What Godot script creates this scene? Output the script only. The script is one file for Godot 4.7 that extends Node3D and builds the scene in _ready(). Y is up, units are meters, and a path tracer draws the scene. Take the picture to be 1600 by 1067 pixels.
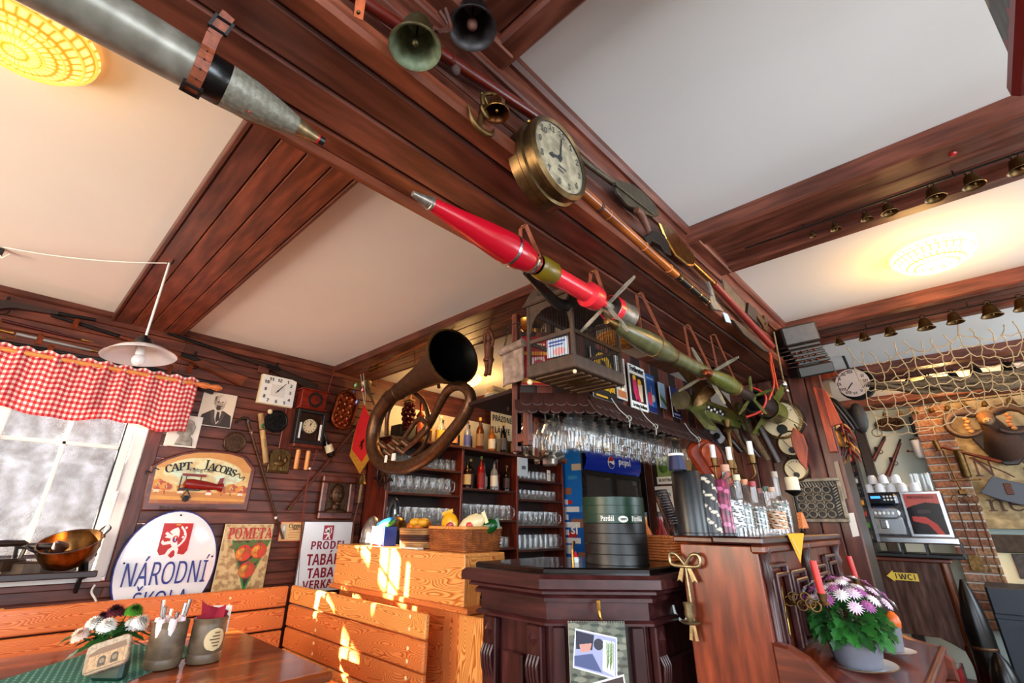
extends Node3D

# ---------------------------------------------------------------- mesh builder
class Mb:
	var v := PackedVector3Array()
	var n := PackedVector3Array()
	var u := PackedVector2Array()
	var xf := Transform3D()

	func at(p: Vector3, rot := Vector3.ZERO, s := Vector3.ONE) -> Mb:
		xf = Transform3D(Basis.from_euler(rot) * Basis.from_scale(s), p)
		return self

	func along(a: Vector3, b: Vector3) -> Mb:   # local y runs from a to b
		var y := (b - a).normalized()
		var x := y.cross(Vector3.FORWARD if absf(y.z) < 0.9 else Vector3.RIGHT).normalized()
		xf = Transform3D(Basis(x, y, x.cross(y)), a)
		return self

	func tri(a: Vector3, b: Vector3, c: Vector3, na: Vector3, nb: Vector3, nc: Vector3, ua := Vector2.ZERO, ub := Vector2.ZERO, uc := Vector2.ZERO) -> void:
		var it := xf.basis.inverse().transposed()
		a = xf * a; b = xf * b; c = xf * c
		na = (it * na).normalized(); nb = (it * nb).normalized(); nc = (it * nc).normalized()
		if (b - a).cross(c - a).dot(na + nb + nc) > 0.0:   # front faces run clockwise
			v.append_array([a, c, b]); n.append_array([na, nc, nb]); u.append_array([ua, uc, ub])
		else:
			v.append_array([a, b, c]); n.append_array([na, nb, nc]); u.append_array([ua, ub, uc])

	func quad(a: Vector3, b: Vector3, c: Vector3, d: Vector3, k: Vector3, uv := Rect2(0, 0, 1, 1)) -> Mb:   # a..d round the face, k its normal
		var e := uv.end
		tri(a, b, c, k, k, k, Vector2(uv.position.x, e.y), e, Vector2(e.x, uv.position.y))
		tri(a, c, d, k, k, k, Vector2(uv.position.x, e.y), Vector2(e.x, uv.position.y), uv.position)
		return self

	func box(c: Vector3, s: Vector3, bev := 0.0) -> Mb:
		var h := s / 2.0
		bev = minf(bev, minf(h.x, minf(h.y, h.z)) * 0.49)
		for ax in 3:
			var i := (ax + 1) % 3
			var j := (ax + 2) % 3
			for sg in [-1.0, 1.0]:
				var k := Vector3.ZERO
				k[ax] = sg
				var p := []
				for q in [[-1, -1], [1, -1], [1, 1], [-1, 1]]:
					var w := Vector3.ZERO
					w[ax] = sg * h[ax]; w[i] = q[0] * (h[i] - bev); w[j] = q[1] * (h[j] - bev)
					p.append(c + w)
				quad(p[0], p[1], p[2], p[3], k)
		if bev > 0.0:
			for ax in 3:
				var i := (ax + 1) % 3
				var j := (ax + 2) % 3
				for si in [-1.0, 1.0]:
					for sj in [-1.0, 1.0]:
						var p := []
						for q in [[-1, 0], [1, 0], [1, 1], [-1, 1]]:
							var w := Vector3.ZERO
							w[ax] = q[0] * (h[ax] - bev)
							w[i] = si * (h[i] - (bev if q[1] else 0.0)); w[j] = sj * (h[j] - (0.0 if q[1] else bev))
							p.append(c + w)
						var k := Vector3.ZERO
						k[i] = si; k[j] = sj
						quad(p[0], p[1], p[2], p[3], k.normalized())
			for sx in [-1.0, 1.0]:
				for sy in [-1.0, 1.0]:
					for sz in [-1.0, 1.0]:
						var s3 := Vector3(sx, sy, sz)
						var k := s3.normalized()
						tri(c + s3 * (h - Vector3(0, bev, bev)), c + s3 * (h - Vector3(bev, 0, bev)), c + s3 * (h - Vector3(bev, bev, 0)), k, k, k)
		return self

	func bar(a: Vector3, b: Vector3, w: float, d: float, bev := 0.0) -> Mb:   # a rectangular bar from a to b
		var keep := xf
		var y := b - a
		var m := Mb.new()
		m.along(a, b)
		xf = keep * m.xf
		box(Vector3(0, y.length() / 2.0, 0), Vector3(w, y.length(), d), bev)
		xf = keep
		return self

	func lathe(prof: Array, seg := 24, from := 0.0, to := TAU) -> Mb:   # prof: Vector2(radius, height) round local y
		var cnt := prof.size()
		var sn := []
		for i in cnt - 1:
			var d: Vector2 = prof[i + 1] - prof[i]
			sn.append(Vector2(d.y, -d.x).normalized())
		var total := 0.0
		var run := 0.0
		for i in cnt - 1: total += (prof[i + 1] - prof[i]).length()
		for i in cnt - 1:
			var p: Vector2 = prof[i]
			var q: Vector2 = prof[i + 1]
			var v0 := 1.0 - run / total
			run += p.distance_to(q)
			var v1 := 1.0 - run / total
			if p.is_equal_approx(q):
				continue
			var n0: Vector2 = sn[i]
			var n1: Vector2 = sn[i]
			if i > 0 and sn[i - 1].dot(sn[i]) > 0.72: n0 = (sn[i - 1] + sn[i]).normalized()
			if i < cnt - 2 and sn[i + 1].dot(sn[i]) > 0.72: n1 = (sn[i + 1] + sn[i]).normalized()
			for k in seg:
				var f0 := float(k) / seg
				var f1 := float(k + 1) / seg
				var a0 := lerpf(from, to, f0)
				var a1 := lerpf(from, to, f1)
				var e0 := Vector3(cos(a0), 0, sin(a0))
				var e1 := Vector3(cos(a1), 0, sin(a1))
				var up := Vector3.UP
				var A := e0 * p.x + up * p.y
				var B := e1 * p.x + up * p.y
				var C := e1 * q.x + up * q.y
				var D := e0 * q.x + up * q.y
				if p.x > 1e-6: tri(A, B, C, e0 * n0.x + up * n0.y, e1 * n0.x + up * n0.y, e1 * n1.x + up * n1.y, Vector2(f0, v0), Vector2(f1, v0), Vector2(f1, v1))
				if q.x > 1e-6: tri(A, C, D, e0 * n0.x + up * n0.y, e1 * n1.x + up * n1.y, e0 * n1.x + up * n1.y, Vector2(f0, v0), Vector2(f1, v1), Vector2(f0, v1))
		return self

	func ball(c: Vector3, r: Vector3, seg := 14) -> Mb:
		var keep := xf
		xf = keep * Transform3D(Basis.from_scale(r), c)
		var p := []
		var m := int(seg / 2.0)
		for i in m + 1:
			var a := -PI / 2 + PI * i / m
			p.append(Vector2(maxf(cos(a), 0.0), sin(a)))
		lathe(p, seg)
		xf = keep
		return self

	func tube(pts: Array, rad, seg := 8, caps := true, closed := false) -> Mb:
		var cnt := pts.size()
		var rings := []
		var norms := []
		var side := Vector3.ZERO
		for i in cnt:
			var prev: Vector3 = pts[(i - 1 + cnt) % cnt] if closed else pts[maxi(i - 1, 0)]
			var next: Vector3 = pts[(i + 1) % cnt] if closed else pts[mini(i + 1, cnt - 1)]
			var t := (next - prev).normalized()
			if side == Vector3.ZERO:
				side = t.cross(Vector3.UP if absf(t.y) < 0.9 else Vector3.RIGHT).normalized()
			side = (side - t * side.dot(t)).normalized()
			var other := t.cross(side)
			var r: float = rad[i] if rad is Array else rad
			var ring := []
			var nn := []
			for k in seg:
				var a := TAU * k / seg
				var d := side * cos(a) + other * sin(a)
				ring.append(pts[i] + d * r); nn.append(d)
			rings.append(ring); norms.append(nn)
		for i in (cnt if closed else cnt - 1):
			var j := (i + 1) % cnt
			for k in seg:
				var l := (k + 1) % seg
				tri(rings[i][k], rings[i][l], rings[j][l], norms[i][k], norms[i][l], norms[j][l])
				tri(rings[i][k], rings[j][l], rings[j][k], norms[i][k], norms[j][l], norms[j][k])
		if caps and not closed:
			for e in [0, cnt - 1]:
				var k0: Vector3 = (pts[e] - pts[1 if e == 0 else cnt - 2]).normalized()
				for k in seg:
					tri(pts[e], rings[e][k], rings[e][(k + 1) % seg], k0, k0, k0)
		return self

	func prism(poly: Array, depth: float, bev := 0.0) -> Mb:   # outline in local xy, front face at z = depth, back at 0
		var pp := PackedVector2Array(poly)
		if Geometry2D.is_polygon_clockwise(pp):
			pp.reverse()
		var inner := pp
		if bev > 0.0:
			var o := PackedVector2Array()
			for i in pp.size():
				var e0 := (pp[i] - pp[(i - 1 + pp.size()) % pp.size()]).normalized()
				var e1 := (pp[(i + 1) % pp.size()] - pp[i]).normalized()
				o.append(pp[i] + (e0.orthogonal() + e1.orthogonal()) * -bev / maxf(0.3, 1.0 + e0.dot(e1)))
			if not Geometry2D.triangulate_polygon(o).is_empty(): inner = o
		var lo := Vector2(INF, INF)
		var hi := -lo
		for p in pp:
			lo = lo.min(p); hi = hi.max(p)
		var idx := Geometry2D.triangulate_polygon(inner)
		var w := (hi - lo).max(Vector2(1e-6, 1e-6))
		for i in range(0, idx.size(), 3):
			var q := [inner[idx[i]], inner[idx[i + 1]], inner[idx[i + 2]]]
			var t := []
			for p in q: t.append(Vector2((p.x - lo.x) / w.x, 1.0 - (p.y - lo.y) / w.y))
			tri(Vector3(q[0].x, q[0].y, depth), Vector3(q[1].x, q[1].y, depth), Vector3(q[2].x, q[2].y, depth), Vector3.BACK, Vector3.BACK, Vector3.BACK, t[0], t[1], t[2])
		idx = Geometry2D.triangulate_polygon(pp)
		for i in range(0, idx.size(), 3):
			tri(Vector3(pp[idx[i]].x, pp[idx[i]].y, 0), Vector3(pp[idx[i + 1]].x, pp[idx[i + 1]].y, 0), Vector3(pp[idx[i + 2]].x, pp[idx[i + 2]].y, 0), Vector3.FORWARD, Vector3.FORWARD, Vector3.FORWARD)
		var z1 := depth - (bev if inner != pp else 0.0)
		for i in pp.size():
			var j := (i + 1) % pp.size()
			var e := pp[j] - pp[i]
			var k := Vector3(e.y, -e.x, 0).normalized()
			quad(Vector3(pp[i].x, pp[i].y, 0), Vector3(pp[j].x, pp[j].y, 0), Vector3(pp[j].x, pp[j].y, z1), Vector3(pp[i].x, pp[i].y, z1), k)
			if z1 < depth:
				quad(Vector3(pp[i].x, pp[i].y, z1), Vector3(pp[j].x, pp[j].y, z1), Vector3(inner[j].x, inner[j].y, depth), Vector3(inner[i].x, inner[i].y, depth), (k + Vector3.BACK).normalized())
		return self

	func sheet(nu: int, nv: int, f: Callable, uvs := Vector2.ONE) -> Mb:   # f(u, v) -> Vector3; v runs up
		var p := []
		for j in nv + 1:
			for i in nu + 1:
				p.append(f.call(float(i) / nu, float(j) / nv))
		var nn := []
		for j in nv + 1:
			for i in nu + 1:
				var a: Vector3 = p[j * (nu + 1) + mini(i + 1, nu)] - p[j * (nu + 1) + maxi(i - 1, 0)]
				var b: Vector3 = p[mini(j + 1, nv) * (nu + 1) + i] - p[maxi(j - 1, 0) * (nu + 1) + i]
				nn.append(a.cross(b).normalized())
		for j in nv:
			for i in nu:
				var q := [j * (nu + 1) + i, j * (nu + 1) + i + 1, (j + 1) * (nu + 1) + i + 1, (j + 1) * (nu + 1) + i]
				var t := []
				for k in 4:
					t.append(Vector2(float(i + (1 if k in [1, 2] else 0)) / nu, 1.0 - float(j + (1 if k > 1 else 0)) / nv) * uvs)
				tri(p[q[0]], p[q[1]], p[q[2]], nn[q[0]], nn[q[1]], nn[q[2]], t[0], t[1], t[2])
				tri(p[q[0]], p[q[2]], p[q[3]], nn[q[0]], nn[q[2]], nn[q[3]], t[0], t[2], t[3])
		return self

	func mesh() -> ArrayMesh:
		var a := []
		a.resize(Mesh.ARRAY_MAX)
		a[Mesh.ARRAY_VERTEX] = v; a[Mesh.ARRAY_NORMAL] = n; a[Mesh.ARRAY_TEX_UV] = u
		var m := ArrayMesh.new()
		m.add_surface_from_arrays(Mesh.PRIMITIVE_TRIANGLES, a)
		return m


# ---------------------------------------------------------------- flat print: a small painter
class Art:
	var im: Image
	var w: int
	var h: int

	func _init(ww: int, hh: int, c: Color) -> void:
		w = ww; h = hh
		im = Image.create(w, h, false, Image.FORMAT_RGB8)
		im.fill(c)

	func rect(x: float, y: float, ww: float, hh: float, c: Color) -> Art:   # fractions of the picture, y down
		im.fill_rect(Rect2i(int(x * w), int(y * h), maxi(1, int(ww * w)), maxi(1, int(hh * h))), c)
		return self

	func disc(x: float, y: float, rx: float, ry: float, c: Color) -> Art:
		var y0 := int((y - ry) * h)
		for j in range(maxi(0, y0), mini(h, int((y + ry) * h) + 1)):
			var t := 1.0 - pow((float(j) + 0.5 - y * h) / (ry * h), 2)
			if t > 0.0:
				var half := rx * w * sqrt(t)
				im.fill_rect(Rect2i(int(x * w - half), j, maxi(1, int(2.0 * half)), 1), c)
		return self

	func poly(p: Array, c: Color) -> Art:   # flat list x, y, x, y of fractions
		var q := []
		var top := 1e9
		var low := -1e9
		for i in range(0, p.size(), 2):
			q.append(Vector2(p[i] * w, p[i + 1] * h))
			top = minf(top, q[-1].y); low = maxf(low, q[-1].y)
		for j in range(maxi(0, int(top)), mini(h, int(low) + 1)):
			var xs := []
			var y := j + 0.5
			for i in q.size():
				var a: Vector2 = q[i]
				var b: Vector2 = q[(i + 1) % q.size()]
				if (a.y <= y) != (b.y <= y):
					xs.append(a.x + (y - a.y) / (b.y - a.y) * (b.x - a.x))
			xs.sort()
			for i in range(0, xs.size() - 1, 2):
				im.fill_rect(Rect2i(int(xs[i]), j, maxi(1, int(xs[i + 1]) - int(xs[i])), 1), c)
		return self

	func line(x0: float, y0: float, x1: float, y1: float, t: float, c: Color) -> Art:
		var a := Vector2(x0 * w, y0 * h)
		var b := Vector2(x1 * w, y1 * h)
		var steps := int(a.distance_to(b)) + 1
		for i in steps + 1:
			var p := a.lerp(b, float(i) / steps)
			im.fill_rect(Rect2i(int(p.x - t * w / 2), int(p.y - t * w / 2), maxi(1, int(t * w)), maxi(1, int(t * w))), c)
		return self

	func wear(amount: float, tint: Color, seed_ := 1, freq := 0.05) -> Art:   # stains and rubbed spots
		var nz := FastNoiseLite.new()
		nz.seed = seed_; nz.frequency = freq; nz.fractal_octaves = 3
		for j in h:
			for i in w:
				var k := clampf((nz.get_noise_2d(i, j) + 0.15) * 2.0, 0.0, 1.0) * amount
				if k > 0.01:
					im.set_pixel(i, j, im.get_pixel(i, j).lerp(tint, k))
		return self

	func mat(rough := 0.5, glow := 0.0) -> StandardMaterial3D:
		var m := StandardMaterial3D.new()
		m.albedo_texture = ImageTexture.create_from_image(im)
		m.roughness = rough
		m.texture_repeat = false
		if glow > 0.0:
			m.emission_enabled = true
			m.emission_texture = m.albedo_texture
			m.emission_operator = BaseMaterial3D.EMISSION_OP_MULTIPLY
			m.emission = Color.WHITE
			m.emission_energy_multiplier = glow
		return m


func W(x: float, y: float, z: float) -> Vector3:   # short for a point
	return Vector3(x, y, z)

func U(x: float, y: float) -> Vector2:
	return Vector2(x, y)

func mb() -> Mb:
	return Mb.new()

# ---------------------------------------------------------------- naming, tagging, placing
var used := {}
var rng := RandomNumberGenerator.new()
const LEFTWALL := PI / 2      # turn of things that face into the room from the left wall

func numbered(called: String) -> String:
	if not used.has(called):
		used[called] = 0
		return called
	used[called] += 1
	return "%s_%03d" % [called, used[called]]

func tag(o: Node, label: String, category: String, group := "", kind := "") -> Node:
	if label: o.set_meta("label", label)
	if category: o.set_meta("category", category)
	if group: o.set_meta("group", group)
	if kind: o.set_meta("kind", kind)
	return o

func thing(called: String, label: String, category: String, p := Vector3.ZERO, turn := 0.0, group := "") -> Node3D:
	var o := Node3D.new()
	o.name = numbered(called)
	add_child(o)
	o.position = p
	o.rotation.y = turn
	tag(o, label, category, group)
	return o

func put(called: String, m: Variant, mat: Material, parent: Node = self) -> MeshInstance3D:
	var o := MeshInstance3D.new()
	o.name = numbered(called) if parent == self else called
	o.mesh = m.mesh() if m is Mb else m
	o.material_override = mat
	parent.add_child(o, true)
	return o

func struct(called: String, m: Variant, mat: Material, label := "") -> MeshInstance3D:
	var o := put(called, m, mat)
	o.set_meta("kind", "structure")
	if label: o.set_meta("label", label)
	return o

func shell(called: String, label := "") -> Node3D:   # a piece of the setting that is made of boards or bricks
	var o := Node3D.new()
	o.name = numbered(called)
	add_child(o)
	o.set_meta("kind", "structure")
	if label: o.set_meta("label", label)
	return o

func copy(src: Node3D, p: Vector3, label := "", turn := 0.0, group := "") -> Node3D:
	var o: Node3D = src.duplicate()
	o.name = numbered(RegEx.create_from_string("_\\d+$").sub(src.name, ""))
	add_child(o)
	o.position = p
	o.rotation.y = turn
	if label: o.set_meta("label", label)
	if group: o.set_meta("group", group)
	return o

var fonts := {}
func text(parent: Node, s: String, p: Vector3, high: float, mat: Material, wide := 0.0, face := "Droid Sans", bold := true, turn := Vector3.ZERO, deep := 0.002) -> MeshInstance3D:
	var key := face + str(bold)
	if not fonts.has(key):
		var f := SystemFont.new()
		f.font_names = PackedStringArray([face])
		f.font_weight = 700 if bold else 400
		fonts[key] = f
	var t := TextMesh.new()
	t.font = fonts[key]
	t.text = s
	t.font_size = 32
	t.pixel_size = 0.01
	t.depth = 1.0
	t.curve_step = 2.0
	var b := t.get_aabb()
	var k := high / (32 * 0.01 * 0.72)
	var o := put("lettering", t, mat, parent)
	var kx := wide / b.size.x if wide > 0.0 else k
	var bt := Basis.from_euler(turn)
	o.transform = Transform3D(bt * Basis.from_scale(W(kx, k, deep)), p + bt.z * (deep * 0.5 + 0.0016) - bt.x * (b.position.x + b.size.x / 2.0) * kx - bt.y * b.position.y * k)
	return o

func circle(r: float, k := 28, sx := 1.0, sy := 1.0) -> Array:
	var p := []
	for i in k:
		p.append(U(cos(TAU * i / k) * r * sx, sin(TAU * i / k) * r * sy))
	return p

func rounded(w: float, h: float, r: float, k := 4) -> Array:
	var p := []
	for c in [[1, 1, 0.0], [-1, 1, 0.25], [-1, -1, 0.5], [1, -1, 0.75]]:
		for i in k + 1:
			var a: float = TAU * (c[2] + 0.25 * i / k)
			p.append(U(c[0] * (w / 2 - r) + cos(a) * r, c[1] * (h / 2 - r) + sin(a) * r))
	return p

func v2(a: Array) -> Array:   # flat list to points
	var p := []
	for i in range(0, a.size(), 2): p.append(U(a[i], a[i + 1]))
	return p

func v3(a: Array) -> Array:
	var p := []
	for i in range(0, a.size(), 3): p.append(W(a[i], a[i + 1], a[i + 2]))
	return p

func spline(pts: Array, per := 8) -> Array:
	var c := Curve3D.new()
	for i in pts.size():
		var t: Vector3 = (pts[mini(i + 1, pts.size() - 1)] - pts[maxi(i - 1, 0)]) / 6.0
		c.add_point(pts[i], -t, t)
	var out := []
	for i in pts.size() - 1:
		for k in per:
			out.append(c.sample(i, float(k) / per))
	out.append(pts[-1])
	return out

func sag(a: Vector3, b: Vector3, drop: float, k := 8) -> Array:
	var p := []
	for i in k + 1:
		var t := float(i) / k
		p.append(a.lerp(b, t) + Vector3.DOWN * drop * 4.0 * t * (1.0 - t))
	return p

# ---------------------------------------------------------------- materials
var M := {}
var grain: Texture2D
var rings: Texture2D
var blotch: Texture2D
var bump: Texture2D

func flat(c: Color, rough := 0.6, metal := 0.0, spec := 0.5) -> StandardMaterial3D:
	var m := StandardMaterial3D.new()
	m.albedo_color = c; m.roughness = rough; m.metallic = metal; m.metallic_specular = spec
	return m

func worn(c: Color, rough := 0.6, metal := 0.0, scale := 6.0, relief := 0.0) -> StandardMaterial3D:   # a plain colour with blotches
	var m := flat(c, rough, metal)
	m.albedo_texture = blotch
	m.uv1_triplanar = true
	m.uv1_scale = Vector3.ONE * scale
	if relief > 0.0:
		m.normal_enabled = true; m.normal_texture = bump; m.normal_scale = relief
	return m

func wood(c: Color, axis := 0, rough := 0.4, tex: Texture2D = null, fine := 3.0, world := true) -> StandardMaterial3D:   # grain along x, y or z
	var m := flat(c, rough)
	m.albedo_texture = tex if tex else grain
	m.uv1_triplanar = true
	m.uv1_world_triplanar = world
	m.uv1_triplanar_sharpness = 8.0
	var s := Vector3.ONE * fine
	s[axis] = fine * 0.14
	m.uv1_scale = s
	return m

func glass(c: Color, a := 0.08, rough := 0.02) -> StandardMaterial3D:
	var m := flat(Color(c, a), rough)
	m.transparency = BaseMaterial3D.TRANSPARENCY_ALPHA
	return m

func noise_tex(freq: float, lo: Color, hi: Color, oct := 4, normal := false, sz := 512, type := FastNoiseLite.TYPE_SIMPLEX_SMOOTH) -> NoiseTexture2D:
	var nz := FastNoiseLite.new()
	nz.seed = 7; nz.frequency = freq; nz.fractal_octaves = oct; nz.noise_type = type
	var t := NoiseTexture2D.new()
	t.width = sz; t.height = sz; t.seamless = true; t.noise = nz
	if normal:
		t.as_normal_map = true; t.bump_strength = 4.0
	else:
		var g := Gradient.new()
		g.set_color(0, lo); g.set_color(1, hi)
		t.color_ramp = g
	return t

func ring_tex() -> ImageTexture:   # growth rings cut lengthways: contours of a slow noise
	var nz := FastNoiseLite.new()
	nz.seed = 21; nz.frequency = 0.006; nz.fractal_octaves = 2
	var im := Image.create(512, 512, false, Image.FORMAT_RGB8)
	for j in 512:
		for i in 512:
			var a := nz.get_noise_2d(i, j)
			var b := nz.get_noise_2d(i - 512.0, j)
			var t := clampf((i - 384.0) / 128.0, 0.0, 1.0)
			a = lerpf(a, b, t)
			var c := nz.get_noise_2d(i, j - 512.0)
			a = lerpf(a, c, clampf((j - 384.0) / 128.0, 0.0, 1.0))
			var r := fposmod(a * 16.0 + j * 4.0 / 512.0, 1.0)
			var k := smoothstep(0.35, 0.9, r) * (1.0 - smoothstep(0.93, 1.0, r))
			im.set_pixel(i, j, Color(1.0 - 0.22 * k, 1.0 - 0.42 * k, 1.0 - 0.6 * k))
	return ImageTexture.create_from_image(im)

func make_materials() -> void:
	grain = noise_tex(0.012, Color(0.5, 0.45, 0.42), Color(1, 1, 1), 5)
	blotch = noise_tex(0.01, Color(0.62, 0.6, 0.57), Color(1, 1, 1), 4, false, 256)
	bump = noise_tex(0.05, Color.BLACK, Color.WHITE, 3, true, 256)
	rings = ring_tex()
	M.plaster = worn(Color(0.93, 0.925, 0.91), 0.9, 0.0, 0.35)
	M.plaster.albedo_texture = noise_tex(0.008, Color(0.97, 0.965, 0.96), Color(1, 1, 1), 3, false, 256)
	for a in 3:
		var n: String = ["x", "y", "z"][a]
		M["beam_" + n] = wood(Color(0.55, 0.305, 0.23), a, 0.36)
		M["beamlight_" + n] = wood(Color(0.62, 0.33, 0.22), a, 0.36)
		M["beamdark_" + n] = wood(Color(0.46, 0.245, 0.18), a, 0.36)
		M["wall_" + n] = wood(Color(0.54, 0.265, 0.17), a, 0.45)
		M["walldark_" + n] = wood(Color(0.46, 0.22, 0.145), a, 0.45)
		M["pine_" + n] = wood(Color(0.93, 0.66, 0.37), a, 0.35, rings, 2.2)
		M["pinered_" + n] = wood(Color(0.86, 0.52, 0.29), a, 0.3, rings, 3.0)
		M["mahog_" + n] = wood(Color(0.5, 0.22, 0.13), a, 0.3)
		M["shelf_" + n] = wood(Color(0.34, 0.14, 0.085), a, 0.4)
		M["bar_" + n] = wood(Color(0.31, 0.15, 0.15), a, 0.28)
		M["darkwood_" + n] = wood(Color(0.2, 0.11, 0.085), a, 0.4)
	M.black = flat(Color(0.03, 0.03, 0.032), 0.5)
	M.iron = worn(Color(0.12, 0.115, 0.11), 0.5, 0.6, 8.0)
	M.steel = flat(Color(0.75, 0.75, 0.76), 0.22, 1.0)
	M.darksteel = worn(Color(0.3, 0.3, 0.31), 0.35, 0.9, 8.0)
	M.brass = worn(Color(0.78, 0.58, 0.3), 0.28, 1.0, 10.0)
	M.oldbrass = worn(Color(0.52, 0.4, 0.24), 0.42, 0.9, 10.0)
	M.bronze = worn(Color(0.4, 0.28, 0.2), 0.45, 0.8, 12.0, 0.4)
	M.copper = worn(Color(0.58, 0.28, 0.16), 0.35, 0.9, 8.0)
	M.leather = worn(Color(0.62, 0.3, 0.16), 0.6, 0.0, 20.0)
	M.leatherdark = worn(Color(0.36, 0.17, 0.1), 0.6, 0.0, 20.0)
	M.white = flat(Color(0.9, 0.9, 0.88), 0.5)
	M.cream = flat(Color(0.85, 0.78, 0.62), 0.6)
	M.enamel = flat(Color(0.92, 0.92, 0.93), 0.15)
	M.red = flat(Color(0.7, 0.07, 0.08), 0.4)
	M.blue = flat(Color(0.12, 0.17, 0.5), 0.4)
	M.ink = flat(Color(0.05, 0.05, 0.05), 0.6)
	M.brownink = flat(Color(0.3, 0.19, 0.14), 0.7)
	M.paper = flat(Color(0.9, 0.88, 0.83), 0.7)
	M.rope = worn(Color(0.6, 0.5, 0.36), 0.9, 0.0, 30.0)
	M.string = flat(Color(0.7, 0.68, 0.62), 0.9)
	M.glass = glass(Color(0.8, 0.85, 0.85), 0.03)
	M.glass.metallic_specular = 0.55
	M.pane = glass(Color(0.9, 0.95, 0.97), 0.03)
	M.pane.metallic_specular = 0.12
	M.green = flat(Color(0.1, 0.35, 0.12), 0.5)
	M.yellow = flat(Color(0.9, 0.68, 0.1), 0.5)
	M.clear = glass(Color(0.85, 0.9, 0.92), 0.06)

func _ready() -> void:
	rng.seed = 5
	# ---- camera: wide lens at a seated guest's eye height
	var cam := Camera3D.new()
	cam.name = "camera"
	add_child(cam)
	cam.position = W(0, 1.3, 0)
	cam.rotation_degrees = W(22.8, 44.2, 0.62)
	cam.set_frustum(0.073182, U(0.001235, -0.001749), 0.05, 60.0)
	cam.current = true
	# ---- sky, sun, exposure
	var env := Environment.new()
	var sky := ProceduralSkyMaterial.new()
	sky.sky_top_color = Color(0.36, 0.56, 0.86)
	sky.sky_horizon_color = Color(0.8, 0.87, 0.95)
	sky.ground_bottom_color = Color(0.42, 0.42, 0.42)
	sky.ground_horizon_color = Color(0.7, 0.74, 0.78)
	env.background_mode = Environment.BG_SKY
	env.sky = Sky.new()
	env.sky.sky_material = sky
	env.background_energy_multiplier = 0.5
	env.tonemap_mode = Environment.TONE_MAPPER_LINEAR
	env.tonemap_exposure = 2.55
	env.sdfgi_enabled = true
	env.ssao_enabled = true
	env.ssil_enabled = true
	var we := WorldEnvironment.new()
	we.name = "world_environment"
	we.environment = env
	add_child(we)
	var sun := DirectionalLight3D.new()
	sun.name = "sun"
	add_child(sun)
	sun.look_at_from_position(Vector3.ZERO, W(0.55, -0.33, -1.0))
	sun.light_color = Color(1.0, 0.93, 0.82)
	sun.light_energy = 15.0
	sun.light_angular_distance = 0.6
	sun.shadow_enabled = true
	# ---- lights at unseen windows behind and beside the camera, placed to light the room
	daylight(W(0.9, 1.6, 2.5), W(0, 0, -1), U(2.4, 1.3), 5.5, Color(0.9, 0.955, 1.0))
	daylight(W(2.9, 1.6, -0.6), W(-1, 0, 0), U(2.6, 1.3), 6.0, Color(0.9, 0.955, 1.0))
	daylight(W(-2.3, 1.6, 2.5), W(0, 0, -1), U(1.6, 1.3), 5.0, Color(1.0, 0.9, 0.78))  # warm tint chosen to warm the left ceiling and wall
	daylight(W(2.9, 1.6, -4.6), W(-1, 0, 0), U(2.0, 1.3), 4.5, Color(0.9, 0.955, 1.0))
	make_materials()
	build_shell()
	build_beams()
	build_furniture()
	build_left_wall()
	build_beam_things()
	build_hanging()
	build_bar()
	build_piano()
	build_pillar()
	build_back()

func daylight(p: Vector3, towards: Vector3, sz: Vector2, energy: float, c: Color) -> void:  # area light standing in for daylight at an unseen window
	var l := AreaLight3D.new()
	l.name = "unseen_window_light"
	add_child(l, true)
	l.look_at_from_position(p, p + towards)
	l.area_size = sz
	l.area_normalize_energy = true
	l.light_energy = energy
	l.light_color = c
	l.area_range = 20.0
	l.area_attenuation = 2.0
	l.shadow_enabled = true

func lamp(parent: Node3D, p: Vector3, energy: float, c: Color, size := 0.08) -> OmniLight3D:
	var l := OmniLight3D.new()
	l.name = "bulb_light"
	parent.add_child(l, true)
	l.position = p
	l.light_energy = energy
	l.light_color = c
	l.light_size = size
	l.omni_range = 14.0
	l.omni_attenuation = 2.0
	l.shadow_enabled = true
	return l

# ---------------------------------------------------------------- the room
func planks(parent: Node3D, called: String, from: Vector3, to: Vector3, count: int, stack: int, mats: Array, bev := 0.004, gap := 0.004) -> void:
	# fills the box from..to with boards laid side by side along axis `stack`
	var lo := from.min(to)
	var hi := from.max(to)
	var step := (hi[stack] - lo[stack]) / count
	for i in count:
		var s := hi - lo
		s[stack] = step - gap
		var c := (lo + hi) / 2.0
		c[stack] = lo[stack] + step * (i + 0.5)
		put(called, mb().box(c, s, bev), mats[rng.randi() % mats.size()], parent)

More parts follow.
